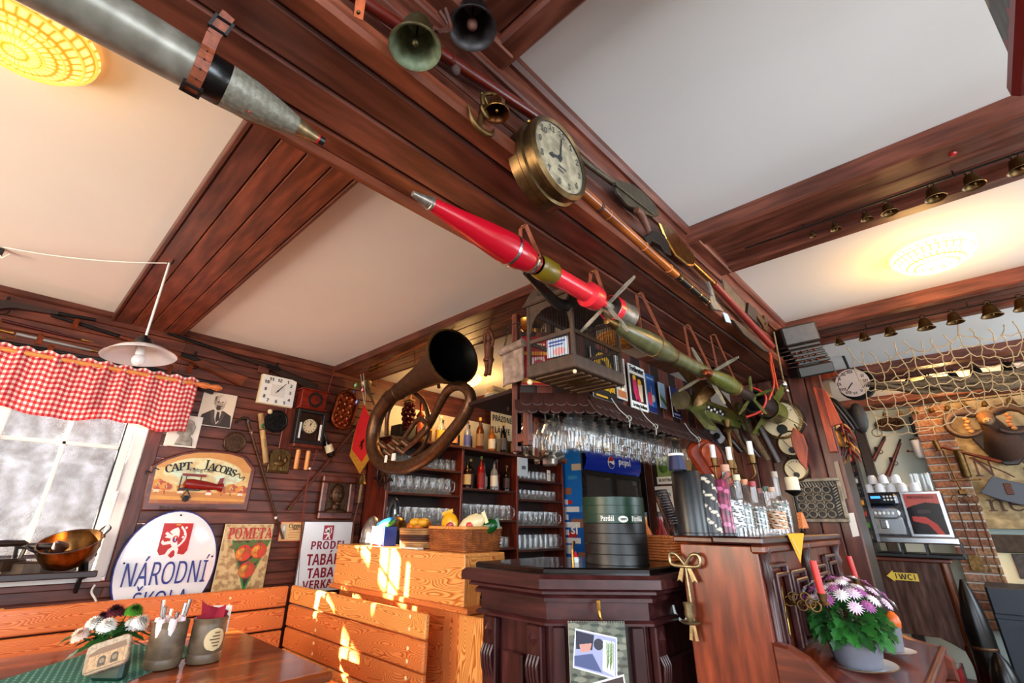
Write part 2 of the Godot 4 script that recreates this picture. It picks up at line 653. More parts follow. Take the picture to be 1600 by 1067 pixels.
func build_shell() -> void:
	struct("floor", mb().box(W(-0.5, -0.1, -2.2), W(7.6, 0.2, 9.8)), worn(Color(0.36, 0.24, 0.17), 0.4, 0.0, 1.5))
	struct("ceiling", mb().box(W(-0.5, 2.7, -2.2), W(7.6, 0.2, 9.8)), M.plaster, "white plastered ceiling between dark beams")
	# left wall: masonry behind, dark boards in front, a window left of the signs
	var w := mb()
	w.box(W(-4.05, 1.3, -3.94), W(0.08, 2.6, 6.32))
	w.box(W(-4.05, 1.3, 1.85), W(0.08, 2.6, 1.7))
	w.box(W(-4.05, 0.47, 0.05), W(0.08, 0.94, 1.8))
	w.box(W(-4.05, 2.33, 0.05), W(0.08, 0.54, 1.8))
	var wl := struct("wall_left", w, M.walldark_z, "dark brown boarded wall hung with old signs")
	var mm := [M.wall_z, M.wall_z, M.walldark_z]
	planks(wl, "board", W(-4.01, 0.76, -2.36), W(-3.99, 2.6, -0.72), 22, 1, mm)
	planks(wl, "board", W(-4.01, 2.1, -0.72), W(-3.99, 2.6, 1.6), 6, 1, mm)
	planks(wl, "board", W(-4.01, 0.76, -0.72), W(-3.99, 0.93, 1.6), 2, 1, mm)
	struct("trim_1", mb().box(W(-3.975, 2.585, -0.2), W(0.03, 0.045, 3.5), 0.01), M.beamdark_z, "dark moulding where boarded wall meets ceiling")
	# window: white plastic frame, two sashes with glazing bars, brown wooden surround
	var fr := mb()
	for y in [0.965, 2.065]: fr.box(W(-3.99, y, 0.05), W(0.05, 0.06, 1.36), 0.006)
	for z in [-0.61, 0.1, 0.71]: fr.box(W(-3.99, 1.515, z), W(0.046, 1.1, 0.07), 0.006)
	var win := struct("window_1", fr, M.white, "white framed casement window with glazing bars")
	for z0 in [-0.24, 0.405]:
		var sash := mb()
		var hw := 0.325 if z0 < 0.0 else 0.27
		for s in [-1.0, 1.0]:
			sash.box(W(-3.965, 1.515, z0 + s * (hw - 0.02)), W(0.03, 0.94, 0.05), 0.006)
			sash.box(W(-3.965, 1.515 + s * 0.49, z0), W(0.033, 0.05, hw * 2), 0.006)
		put("sash", sash, M.white, win)
		var bars := mb()
		bars.box(W(-3.975, 1.515, z0), W(0.02, 0.96, 0.022), 0.003)
		bars.box(W(-3.975, 1.72, z0), W(0.02, 0.022, hw * 2 - 0.08), 0.003)
		put("glazing_bar", bars, M.white, win)
		put("rubber_seal", mb().box(W(-3.97, 1.515, z0 - hw + 0.05), W(0.03, 0.95, 0.008)), M.black, win)
		put("pane", mb().box(W(-3.98, 1.515, z0), W(0.006, 0.95, hw * 2 - 0.08)), M.pane, win)
	var hd := mb()
	hd.box(W(-3.93, 1.42, -0.567), W(0.02, 0.07, 0.03), 0.005)
	hd.bar(W(-3.905, 1.44, -0.567), W(-3.905, 1.27, -0.567), 0.02, 0.016, 0.005)
	put("handle", hd, M.white, win)
	var sur := shell("trim_2", "brown wooden surround of the left window")
	put("board", mb().box(W(-3.985, 1.5, -0.69), W(0.03, 1.3, 0.08), 0.005), M.walldark_y, sur)
	put("board", mb().box(W(-3.98, 0.925, 0.05), W(0.06, 0.035, 1.5), 0.005), M.walldark_z, sur)
	put("board", mb().box(W(-3.985, 2.11, 0.05), W(0.03, 0.05, 1.5), 0.005), M.walldark_z, sur)
	# neighbour's rough-cast wall, seen through the window
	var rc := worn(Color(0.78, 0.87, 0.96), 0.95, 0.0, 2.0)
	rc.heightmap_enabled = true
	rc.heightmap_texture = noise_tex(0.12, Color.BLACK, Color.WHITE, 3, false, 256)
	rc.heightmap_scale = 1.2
	struct("wall_outside", mb().box(W(-5.7, 1.0, -0.4), W(0.2, 2.6, 4.4)), rc, "rough white plaster wall outside the window")
	struct("trim_3", mb().box(W(-5.7, 2.525, 3.1), W(0.1, 0.25, 3.0)), M.darkwood_z, "unseen board outside, placed to shade a band of the sun patches")  # out of view, placed to cut a shaded band from the sun patches
	struct("added_sun_wall", mb().box(W(-0.5, 1.6, 6.2), W(9.4, 3.4, 0.3)), rc, "added wall out of view, stops sun through the windows behind the camera")  # added out of view to keep direct sun off the rear windows
	# right-hand wall and the wall behind the camera, each with windows, close the room
	var rw := mb()
	rw.box(W(3.1, 0.48, -2.2), W(0.2, 0.96, 9.8)); rw.box(W(3.1, 2.43, -2.2), W(0.2, 0.34, 9.8))
	rw.box(W(3.1, 1.6, 1.7), W(0.2, 1.4, 2.0)); rw.box(W(3.1, 1.6, -2.75), W(0.2, 1.4, 1.7)); rw.box(W(3.1, 1.6, -6.3), W(0.2, 1.4, 1.4))
	struct("wall_right", rw, M.plaster)
	var fw := mb()
	fw.box(W(-0.5, 0.48, 2.6), W(7.4, 0.96, 0.2)); fw.box(W(-0.5, 2.43, 2.6), W(7.4, 0.34, 0.2))
	for q in [[-3.65, 1.1], [-0.9, 1.2], [2.55, 0.9]]: fw.box(W(q[0], 1.6, 2.6), W(q[1], 1.4, 0.2))
	struct("wall_front", fw, M.plaster)
	# back wall: pale plaster on the right, dark boards behind the bar
	var backwall := worn(Color(0.8, 0.86, 0.84), 0.9, 0.0, 0.6)
	backwall.albedo_texture = M.plaster.albedo_texture
	struct("wall_back", mb().box(W(-0.5, 1.3, -6.9), W(7.4, 2.6, 0.2)), backwall, "pale plastered back wall")
	var bb := shell("wall_bar", "dark boards on the far wall of the bar")
	planks(bb, "board", W(-3.99, 0.8, -6.8), W(-0.92, 2.6, -6.76), 26, 0, [M.darkwood_y, M.walldark_y])
	struct("trim_4", mb().box(W(-0.79, 1.3, -6.72), W(0.09, 2.6, 0.12), 0.01), M.darkwood_y, "dark post between the bar wall and the pale wall")
	# ceiling of the bar: white panel of the left wall above the bottles
	struct("trim_5", mb().box(W(-3.98, 2.17, -3.3), W(0.02, 0.38, 1.75)), flat(Color(0.86, 0.82, 0.72), 0.7), "pale panel on the wall above the bottle shelf")

func cross_beam(z0: float, z1: float, x0: float, x1: float, framed: bool, label: String) -> void:
	var b := shell("trim_%d" % (used.get("beams", 10)), label)
	used["beams"] = used.get("beams", 10) + 1
	var mm := [M.beam_x, M.beam_x, M.beamlight_x] if not framed else [M.beam_x, M.beamdark_x, M.beam_x]
	if framed:
		var w := 0.075
		put("edge_board", mb().box(W((x0 + x1) / 2, 2.56, z0 - w / 2), W(x1 - x0, 0.09, w), 0.008), M.beam_x, b)
		put("edge_board", mb().box(W((x0 + x1) / 2, 2.56, z1 + w / 2), W(x1 - x0, 0.09, w), 0.008), M.beam_x, b)
		planks(b, "plank", W(x0, 2.545, z1 + w), W(x1, 2.6, z0 - w), 3, 2, mm)
		put("end_board", mb().box(W(x0 + 0.035, 2.55, (z0 + z1) / 2), W(0.07, 0.08, z0 - z1 - 0.02), 0.008), M.beam_z, b)
	else:
		planks(b, "plank", W(x0, 2.55, z1 + 0.02), W(x1, 2.6, z0 - 0.02), 4, 2, mm)
		put("edge_strip", mb().box(W((x0 + x1) / 2, 2.575, z0 - 0.01), W(x1 - x0, 0.06, 0.018), 0.004), M.beamdark_x, b)
		put("edge_strip", mb().box(W((x0 + x1) / 2, 2.575, z1 + 0.01), W(x1 - x0, 0.06, 0.018), 0.004), M.beamdark_x, b)

func build_beams() -> void:
	# the main beam: boxed in with boards, running away from the camera to the pillar
	var b := shell("trim_main_beam", "broad boxed main ceiling beam of dark varnished boards")
	var z0 := 2.5
	var z1 := -3.95
	var zc := (z0 + z1) / 2
	var L := z0 - z1
	for q in [[2.535, 0.1, 0.012], [2.445, 0.075, 0.0], [2.37, 0.07, 0.004], [2.3, 0.066, 0.0]]:
		put("side_board", mb().box(W(-0.705 + q[2], q[0], zc), W(0.03, q[1], L), 0.006), [M.beam_z, M.beamdark_z][rng.randi() % 2], b)
	put("moulding", mb().box(W(-0.68, 2.585, zc), W(0.05, 0.05, L), 0.012), M.beam_z, b)
	put("lower_edge", mb().box(W(-0.695, 2.243, zc), W(0.07, 0.045, L), 0.01), M.beamlight_z, b)
	planks(b, "under_board", W(-0.96, 2.225, z0), W(-0.732, 2.25, z1), 2, 0, [M.beam_z, M.beamdark_z], 0.006, 0.006)
	put("under_board", mb().box(W(-1.0, 2.238, zc), W(0.07, 0.025, L), 0.006), M.beamlight_z, b)
	put("lower_edge", mb().box(W(-1.05, 2.235, zc), W(0.035, 0.06, L), 0.008), M.beamlight_z, b)
	put("far_side", mb().box(W(-1.055, 2.42, zc), W(0.03, 0.36, L)), M.beam_z, b)
	cross_beam(-0.25, -0.68, -3.98, -1.07, false, "broad flat ceiling beam above the hanging enamel lamp")
	cross_beam(-1.88, -2.3, -3.98, -1.07, false, "flat ceiling beam over the bar front above the brass horn")
	cross_beam(-3.54, -3.98, -3.98, -1.07, false, "flat ceiling beam inside the bar")
	cross_beam(-0.25, -0.7, -0.69, 2.99, true, "framed ceiling beam right of the two large bells")
	cross_beam(-1.95, -2.39, -0.69, 2.99, true, "framed ceiling beam with a rod of small bells, nearer")
	cross_beam(-3.53, -3.96, -0.69, 2.99, true, "framed ceiling beam with bells above the fishing net")
	cross_beam(-5.05, -5.45, -0.69, 2.99, true, "framed ceiling beam behind the fishing net")
	cross_beam(-6.45, -6.8, -0.95, 2.99, true, "dark ceiling beam along the pale back wall")

# ---------------------------------------------------------------- flowers and leaves, shared by the bouquets
var bloom_cache := {}
func bloom_mesh(r: float, petals: int, layers: int, cup: float, wide: float) -> ArrayMesh:   # a flower head facing up
	var key := "%s %d %d %s %s" % [r, petals, layers, cup, wide]
	if bloom_cache.has(key): return bloom_cache[key]
	var m := mb()
	for l in layers:
		var f := 1.0 - 0.72 * l / layers
		var lift := r * cup * (0.25 + 0.75 * l / layers)
		for k in petals:
			var a := TAU * (k + 0.5 * (l % 2)) / petals
			var d := W(cos(a), 0, sin(a))
			var s := W(-sin(a), 0, cos(a)) * r * wide * f
			var p0 := Vector3.UP * lift * 0.6
			var p1 := d * r * 0.6 * f + Vector3.UP * (lift + r * 0.06)
			var p2 := d * r * f + Vector3.UP * (lift * 0.9)
			var k0 := (Vector3.UP * 1.2 + d * 0.3).normalized()
			m.tri(p0, p1 + s, p1 - s, k0, k0, k0)
			m.tri(p1 - s, p1 + s, p2, k0, k0, (Vector3.UP * 0.6 + d).normalized())
	m.ball(Vector3.UP * r * cup * 0.7, W(r * 0.2, r * 0.16, r * 0.2), 8)
	bloom_cache[key] = m.mesh()
	return bloom_cache[key]

func leaf_mesh(l: float, w: float, lobes: int, droop := 0.2) -> ArrayMesh:   # a leaf along +z with a folded midrib
	var m := mb()
	var n := 8
	for i in n:
		for s in [-1.0, 1.0]:
			var t0 := float(i) / n
			var t1 := float(i + 1) / n
			var w0 := w * 0.5 * sin(PI * pow(t0, 0.8)) * (1.0 + (0.35 * sin(t0 * TAU * lobes) if lobes else 0.0))
			var w1 := w * 0.5 * sin(PI * pow(t1, 0.8)) * (1.0 + (0.35 * sin(t1 * TAU * lobes) if lobes else 0.0))
			var a := W(0, -droop * l * t0 * t0, l * t0)
			var b := W(0, -droop * l * t1 * t1, l * t1)
			var c := b + W(s * w1, w1 * 0.3, 0)
			var d := a + W(s * w0, w0 * 0.3, 0)
			var k := W(-s * 0.3, 1, 0.1).normalized()
			m.tri(a, b, c, k, k, k)
			m.tri(a, c, d, k, k, k)
	return m.mesh()

func set_on(called: String, mesh: Mesh, mat: Material, parent: Node, p: Vector3, up: Vector3, spin := 0.0, sc := 1.0) -> void:   # local y along up
	var o := put(called, mesh, mat, parent)
	var y := up.normalized()
	var x := y.cross(W(0.3, 0.1, 0.9)).normalized()
	o.transform = Transform3D(Basis(x, y, x.cross(y)).rotated(y, spin) * Basis.from_scale(Vector3.ONE * sc), p)

func leaf_mat(c: Color) -> StandardMaterial3D:
	var m := flat(c, 0.5)
	m.backlight_enabled = true
	m.backlight = c * 0.5
	m.cull_mode = BaseMaterial3D.CULL_DISABLED
	return m

# ---------------------------------------------------------------- corner bench, partition box, table and what stands on it
func build_furniture() -> void:
	var plug := flat(Color(0.93, 0.82, 0.62), 0.5)
	# bench along the left wall
	var t := thing("corner_bench", "orange pine bench with slatted back below the enamel signs, along the left wall", "bench", Vector3.ZERO)
	for q in [[0.738, 0.862], [0.605, 0.727], [0.49, 0.594]]:
		put("back_slat", mb().box(W(-3.715, (q[0] + q[1]) / 2, -0.35), W(0.03, q[1] - q[0], 2.66), 0.008), [M.pine_z, M.pinered_z][rng.randi() % 2], t)
	for z in [-1.3, -0.2, 0.7]:
		put("upright", mb().box(W(-3.765, 0.43, z), W(0.07, 0.86, 0.07), 0.006), M.pine_y, t)
	put("seat", mb().box(W(-3.48, 0.445, -0.35), W(0.44, 0.03, 2.66), 0.01), M.pine_z, t)
	for z in [-1.2, 0.7]: put("leg", mb().box(W(-3.4, 0.215, z), W(0.08, 0.43, 0.3), 0.006), M.pine_y, t)
	for z in [-1.3]:
		for y in [0.82, 0.78]: put("screw_plug", mb().at(W(-3.7, y, z), W(0, 0, -PI / 2)).lathe([U(0.008, 0), U(0.006, 0.002), U(0, 0.0025)], 10), plug, t)
	# bench in front of the partition
	t = thing("corner_bench", "pine bench back of three broad slats catching sunlight, in front of the tall pine box", "bench", Vector3.ZERO)
	for q in [[0.759, 0.867], [0.622, 0.75], [0.498, 0.614], [0.42, 0.49]]:
		put("back_slat", mb().box(W(-2.915, (q[0] + q[1]) / 2, -1.705), W(1.55, q[1] - q[0], 0.03), 0.008), [M.pinered_x, M.pine_x][rng.randi() % 2], t)
		for x in [-3.25, -2.27]:
			if q[0] > 0.45:
				for dy in [0.03, 0.085]: put("screw_plug", mb().at(W(x, q[0] + dy, -1.69), W(PI / 2, 0, 0)).lathe([U(0.01, 0), U(0.008, 0.002), U(0, 0.0025)], 10), plug, t)
	for x in [-3.25, -2.27]: put("upright", mb().box(W(x, 0.43, -1.755), W(0.08, 0.85, 0.07), 0.006), M.pinered_y, t)
	put("seat", mb().box(W(-2.72, 0.445, -1.46), W(1.16, 0.03, 0.42), 0.01), M.pine_x, t)
	for x in [-3.1, -2.3]: put("leg", mb().box(W(x, 0.215, -1.4), W(0.3, 0.43, 0.08), 0.006), M.pine_y, t)
	# pine partition with the box on top
	t = thing("pine_partition", "tall honey coloured pine partition box carrying the baskets", "partition", Vector3.ZERO)
	put("front_board", mb().box(W(-2.72, 1.012, -1.86), W(1.36, 0.24, 0.025), 0.005), M.pine_x, t)
	put("top_board", mb().box(W(-2.72, 1.128, -2.0), W(1.36, 0.022, 0.31), 0.005), M.pine_x, t)
	put("ledge", mb().box(W(-2.7, 0.88, -1.99), W(1.42, 0.028, 0.33), 0.006), M.pinered_x, t)
	var cut := [U(0, 0), U(0.09, 0)]
	for i in 9:
		var a := PI / 2 * i / 8
		cut.append(U(0.09 + 0.14 * (1 - cos(a)), 0.16 * sin(a)))
	cut.append_array([U(0.28, 0.185), U(0.28, 0.225), U(0, 0.225)])
	var ec := mb()
	ec.at(W(-2.065, 0.894, -1.872), W(0, PI / 2, 0))
	ec.prism(cut, 0.025)
	put("end_board", ec, M.pine_y, t)
	put("end_board", mb().box(W(-3.39, 1.01, -2.01), W(0.025, 0.23, 0.27), 0.003), M.pine_y, t)
	put("plank", mb().box(W(-2.7, 0.43, -1.91), W(1.36, 0.86, 0.03), 0.004), M.pinered_x, t)
	put("post", mb().box(W(-1.985, 0.43, -1.93), W(0.19, 0.86, 0.15), 0.006), M.pine_y, t)
	put("recessed_panel", mb().box(W(-2.15, 0.43, -1.885), W(0.14, 0.86, 0.02), 0.004), M.pinered_y, t)
	# table
	t = thing("dining_table", "glossy orange pine table with a green cloth laid across its corner", "table", Vector3.ZERO)
	put("tabletop", mb().box(W(-2.62, 0.722, -0.45), W(1.14, 0.036, 1.44), 0.008), wood(Color(0.72, 0.36, 0.17), 2, 0.16, null, 2.0), t)
	for x in [-3.1, -2.14]:
		for z in [-1.05, 0.15]: put("leg", mb().box(W(x, 0.352, z), W(0.07, 0.704, 0.07), 0.008), M.pinered_y, t)
	put("apron", mb().box(W(-2.62, 0.66, -0.45), W(0.9, 0.08, 1.14), 0.004), M.pinered_z, t)
	# cloth
	var ca := Art.new(128, 128, Color(0.16, 0.42, 0.36))
	for i in 32:
		for j in 32:
			if (i + j) % 2 == 0: ca.rect(i / 32.0, j / 32.0, 1 / 64.0, 1 / 64.0, Color(0.62, 0.78, 0.74))
			elif i % 2: ca.rect(i / 32.0, j / 32.0, 1 / 64.0, 1 / 64.0, Color(0.1, 0.34, 0.3))
	var cm := mb()
	cm.at(W(-2.76, 0.7415, -0.56), W(0, 0.74, 0))
	cm.box(Vector3.ZERO, W(0.46, 0.003, 0.62))
	var cmat := ca.mat(0.95)
	cmat.texture_repeat = true
	tag(put("table_cloth", cm, cmat), "green and white woven cloth set cornerwise on the table", "tablecloth")
	# two stoneware crocks
	var stone := worn(Color(0.47, 0.4, 0.32), 0.45, 0.0, 6.0)
	var prof := [U(0, 0), U(0.062, 0), U(0.066, 0.008), U(0.066, 0.03), U(0.064, 0.034), U(0.066, 0.04), U(0.066, 0.135), U(0.064, 0.14), U(0.066, 0.146), U(0.067, 0.158), U(0.062, 0.162), U(0.058, 0.155), U(0.057, 0.02), U(0, 0.018)]
	t = thing("stoneware_crock", "grey brown stoneware crock holding cutlery wrapped in napkins", "crock", W(-2.57, 0.743, -0.69))
	put("crock_body", mb().lathe(prof, 28), stone, t)
	t = thing("stoneware_crock", "grey brown stoneware crock with an oval paper label and a red napkin", "crock", W(-2.55, 0.743, -0.835))
	put("crock_body", mb().lathe(prof, 28), stone, t)
	var lab := mb()
	lab.at(W(0, 0, 0))
	lab.sheet(8, 10, func(u: float, v: float):
		var y := lerpf(-1.0, 1.0, v)
		var a := -0.15 + (u - 0.5) * 1.25 * sqrt(maxf(1.0 - y * y, 0.0))
		return W(cos(a) * 0.0672, 0.085 + y * 0.042, -sin(a) * -0.0672))
	var la := Art.new(64, 64, Color(0.8, 0.72, 0.55))
	for i in 5: la.rect(0.25, 0.2 + i * 0.14, 0.5 - absf(i - 2) * 0.08, 0.05, Color(0.3, 0.2, 0.12))
	tag(put("label", lab, la.mat(0.7), t), "cream oval label", "")
	# cutlery bundles
	for i in 6:
		var a := i * 1.05
		var base := W(-2.57 + cos(a) * 0.03, 0.78, -0.69 + sin(a) * 0.03)
		var o := thing("cutlery_set", "%s steel cutlery roll in a white napkin, counted round the left crock" % ["first", "second", "third", "fourth", "fifth", "sixth"][i], "cutlery", base, 0, "cutlery in the stoneware crock")
		var tip := W(cos(a) * 0.02, 0.16 + 0.02 * (i % 3), sin(a) * 0.02)
		put("handle", mb().tube([Vector3.ZERO, tip * 0.6, tip], [0.004, 0.005, 0.009], 8), M.steel, o)
		var nm := mb()
		nm.along(W(0.012, 0, 0.01), tip * 0.95 + W(0.012, 0, 0.01))
		nm.lathe([U(0.009, 0), U(0.012, 0.06), U(0.016, 0.12), U(0.012, 0.14)], 10)
		put("napkin", nm, flat(Color(0.95, 0.86, 0.86), 0.9), o)
	var np := mb()
	np.sheet(6, 6, func(u: float, v: float): return W((u - 0.5) * 0.11 * (0.6 + 0.4 * v), v * 0.14 * (1.0 - 0.35 * u), 0.03 * sin(u * 5.0) * v))
	np.sheet(6, 6, func(u: float, v: float): return W((u - 0.5) * 0.1, v * 0.12 * (0.65 + 0.35 * u), 0.012 + 0.02 * cos(u * 4.0) * v))
	var nk := thing("paper_napkin", "dark red folded napkin standing up in the right crock", "napkin", W(-2.55, 0.83, -0.835), 0.9)
	put("fold", np, flat(Color(0.55, 0.06, 0.16), 0.9), nk)
	var nw := mb()
	nw.sheet(4, 4, func(u: float, v: float): return W((u - 0.5) * 0.08, v * 0.1, -0.03))
	tag(put("paper_napkin", nw, flat(Color(0.95, 0.93, 0.9), 0.9)), "white napkin behind the red one in the right crock", "napkin")
	get_node("paper_napkin_001").position = W(-2.55, 0.84, -0.86)
	get_node("paper_napkin_001").rotation.y = 0.9
	# bouquet
	t = thing("flower_bouquet", "small table bouquet of white, crimson and green blooms left of the crocks", "bouquet", W(-2.78, 0.743, -0.53))
	put("pot", mb().lathe([U(0, 0), U(0.045, 0), U(0.06, 0.07), U(0.055, 0.075), U(0, 0.07)], 20), flat(Color(0.62, 0.08, 0.1), 0.5), t)
	var lf := leaf_mesh(0.1, 0.04, 3)
	var dg := leaf_mat(Color(0.12, 0.32, 0.12))
	var pg := leaf_mat(Color(0.5, 0.62, 0.55))
	for i in 46:
		var a := i * 2.4
		set_on("leaf", lf, dg if i % 4 else pg, t, W(cos(a) * 0.05, 0.07 + 0.02 * (i % 4), sin(a) * 0.07), W(cos(a) * 0.25, 1, sin(a) * 0.25), i * 1.3, 0.8 + 0.1 * (i % 4))
	var pm := mb()
	for i in 130:
		var el := PI / 2 - 1.9 * sqrt((i + 0.5) / 130.0)
		var d := W(cos(i * 2.399) * cos(el), sin(el), sin(i * 2.399) * cos(el))
		var s := d.cross(W(0.2, 1, 0.1)).normalized()
		var up := s.cross(d).normalized()
		var a := d * 0.012
		var b := d * 0.036 + up * 0.006
		var c := d * 0.05 - up * 0.002
		pm.tri(a, b + s * 0.009, b - s * 0.009, (up + d).normalized(), (up + d).normalized(), (up + d).normalized())
		pm.tri(b - s * 0.009, b + s * 0.009, c, (up + d).normalized(), (up + d).normalized(), d)
	var pom := pm.mesh()
	var wm := flat(Color(0.93, 0.92, 0.9), 0.8)
	var blooms := [[-0.02, 0.15, 0.06, 0.05, wm], [0.05, 0.15, 0.03, 0.048, wm], [0.03, 0.14, -0.06, 0.045, wm], [-0.06, 0.14, 0.05, 0.045, wm], [0.06, 0.15, -0.08, 0.05, wm], [0.0, 0.12, 0.1, 0.045, flat(Color(0.93, 0.8, 0.74), 0.8)],
		[-0.03, 0.185, -0.0, 0.052, flat(Color(0.33, 0.03, 0.12), 0.8)], [-0.035, 0.17, 0.035, 0.04, flat(Color(0.33, 0.03, 0.12), 0.8)], [0.0, 0.185, -0.06, 0.05, flat(Color(0.24, 0.5, 0.08), 0.9)], [0.03, 0.13, -0.11, 0.04, flat(Color(0.93, 0.7, 0.62), 0.8)], [-0.06, 0.18, -0.05, 0.035, flat(Color(0.9, 0.85, 0.6), 0.8)]]
	for b in blooms:
		set_on("bloom", pom, b[4], t, W(b[0], b[1] - 0.012, b[2]), W(b[0] * 4, 1, b[2] * 4), b[0] * 20, b[3] / 0.064)
	var st := mb()
	for b in blooms: st.tube([W(0, 0.06, 0), W(b[0], b[1] - 0.015, b[2])], 0.0025, 5)
	put("stem", st, M.green, t)
	# printed wooden block
	t = thing("table_sign", "small rounded wooden plaque printed with an old town hall, on a green stand", "plaque", W(-2.5, 0.743, -0.5), 0.75)
	var ar := Art.new(160, 112, Color(0.56, 0.5, 0.42))
	ar.rect(0, 0, 1, 0.3, Color(0.62, 0.58, 0.52)).poly([0.1, 0.35, 0.3, 0.22, 0.9, 0.2, 0.95, 0.4, 0.1, 0.45], Color(0.42, 0.34, 0.28)).rect(0.1, 0.42, 0.85, 0.5, Color(0.66, 0.55, 0.42))
	for i in 2:
		ar.disc(0.42 + i * 0.28, 0.62, 0.09, 0.12, Color(0.2, 0.19, 0.18)).rect(0.33 + i * 0.28, 0.62, 0.18, 0.22, Color(0.2, 0.19, 0.18)).disc(0.42 + i * 0.28, 0.66, 0.06, 0.08, Color(0.45, 0.4, 0.34))
	for i in 6: ar.line(0.1 + i * 0.16, 0.35, 0.1 + i * 0.16, 0.9, 0.008, Color(0.35, 0.28, 0.22))
	ar.line(0.05, 0.92, 0.98, 0.9, 0.02, Color(0.3, 0.24, 0.2)).wear(0.4, Color(0.42, 0.36, 0.3), 3)
	var pl := put("plaque", mb().prism(rounded(0.15, 0.1, 0.02), 0.012, 0.003), ar.mat(0.6), t)
	pl.position = W(0.0, 0.085, 0.02)
	pl.rotation = W(-0.35, 0, 0.32)
	put("stand", mb().box(W(0, 0.035, -0.01), W(0.12, 0.07, 0.05), 0.012), flat(Color(0.06, 0.2, 0.16), 0.4), t)

# ---------------------------------------------------------------- things hung on and before the left wall
func gingham() -> StandardMaterial3D:
	var im := Image.create(256, 256, false, Image.FORMAT_RGB8)
	for j in 256:
		for i in 256:
			var a := (i / 16) % 2
			var b := (j / 16) % 2
			var th := 0.93 if (i + j) % 2 else 1.0
			var c := Color(0.92, 0.88, 0.84)
			if a and b: c = Color(0.72, 0.09, 0.13)
			elif a or b: c = Color(0.85, 0.42, 0.43)
			im.set_pixel(i, j, c * th)
	var m := flat(Color.WHITE, 0.9)
	m.albedo_texture = ImageTexture.create_from_image(im)
	m.cull_mode = BaseMaterial3D.CULL_DISABLED
	m.backlight_enabled = true
	m.backlight = Color(0.25, 0.2, 0.2)
	return m

func flat_sign(called: String, label: String, category: String, p: Vector3, w: float, h: float, mat: Material, edge: Material, thick := 0.012) -> Node3D:
	# a plate on the left wall, facing into the room
	var t := thing(called, label, category, p, LEFTWALL)
	put("plate", mb().box(W(0, 0, -thick / 2 - 0.001), W(w + 0.008, h + 0.008, thick), 0.003), edge, t)
	put("face", mb().quad(W(-w / 2, -h / 2, 0.001), W(w / 2, -h / 2, 0.001), W(w / 2, h / 2, 0.001), W(-w / 2, h / 2, 0.001), Vector3.BACK), mat, t)
	return t

func lion(a: Art, x: float, y: float, s: float, c: Color) -> void:   # rampant heraldic lion, fractions of the picture
	var q := func(l: Array) -> Array:
		var o := []
		for i in range(0, l.size(), 2): o.append_array([x + l[i] * s * float(a.h) / a.w, y + l[i + 1] * s])
		return o
	a.poly(q.call([-0.12, -0.38, 0.02, -0.44, 0.1, -0.34, 0.12, -0.2, 0.1, 0.0, 0.16, 0.2, 0.06, 0.25, -0.08, 0.12, -0.14, -0.05, -0.1, -0.2, -0.22, -0.3]), c)
	a.poly(q.call([-0.1, -0.18, -0.3, -0.3, -0.36, -0.24, -0.28, -0.18, -0.34, -0.12, -0.12, -0.08]), c)
	a.poly(q.call([-0.1, -0.02, -0.32, 0.02, -0.38, -0.06, -0.42, 0.04, -0.34, 0.12, -0.08, 0.08]), c)
	a.poly(q.call([0.0, 0.15, -0.14, 0.26, -0.2, 0.4, -0.32, 0.42, -0.26, 0.48, -0.1, 0.46, -0.02, 0.32, 0.08, 0.24]), c)
	a.poly(q.call([0.06, 0.15, 0.2, 0.24, 0.2, 0.4, 0.32, 0.4, 0.3, 0.48, 0.12, 0.47, 0.1, 0.32, 0.02, 0.24]), c)
	for i in 14:
		var u := i / 13.0
		a.disc(x + (0.12 + 0.2 * sin(u * 3.1) + 0.02) * s * float(a.h) / a.w, y + (0.18 - 0.62 * u) * s, 0.035 * s, 0.045 * s, c)
	for i in 5: a.disc(x + (0.3 - 0.04 * (i % 2)) * s * float(a.h) / a.w, y + (-0.42 + 0.1 * i) * s, 0.05 * s, 0.04 * s, c)

func rifle(label: String, a: Vector3, b: Vector3, barrel: Material, stock: Material, dark := false) -> void:   # muzzle a, butt b, flat against the left wall
	var t := thing("old_rifle", label, "rifle", a)
	var l := a.distance_to(b)
	var d := (b - a).normalized()
	var m := mb()
	m.along(Vector3.ZERO, d)
	m.lathe([U(0, 0), U(0.011, 0), U(0.013, l * 0.3), U(0.016, l * 0.64), U(0.0, l * 0.66)], 12)
	put("barrel", m, barrel, t)
	var up := W(0, -d.z, d.y) if d.z < 0 else W(0, d.z, -d.y)
	var bas := Transform3D(Basis(d, up, d.cross(up)), W(0.0, 0, 0))
	var s := mb()
	s.xf = bas.translated_local(W(0, 0, -0.02))
	s.prism(v2([l * 0.3, -0.012, l * 0.62, -0.016, l * 0.68, -0.03, l * 0.73, -0.05, l * 0.77, -0.045, l * 0.98, -0.095, l, -0.01, l * 0.82, 0.008, l * 0.72, 0.014, l * 0.66, 0.024, l * 0.3, 0.008]), 0.04, 0.008)
	put("stock", s, stock, t)
	var k := mb()
	k.xf = bas.translated_local(W(0, 0, 0.018))
	k.prism(v2([l * 0.6, -0.012, l * 0.68, -0.018, l * 0.71, 0.0, l * 0.69, 0.016, l * 0.6, 0.018]), 0.012, 0.003)
	k.box(W(l * 0.67, 0.035, 0), W(0.016, 0.045, 0.012), 0.004)
	k.xf = bas
	var g := []
	for i in 9: g.append(W(l * 0.69 + 0.035 * cos(PI * i / 8), -0.03 - 0.035 * sin(PI * i / 8), 0))
	k.tube(g, 0.004, 6)
	put("lock", k, M.iron, t)

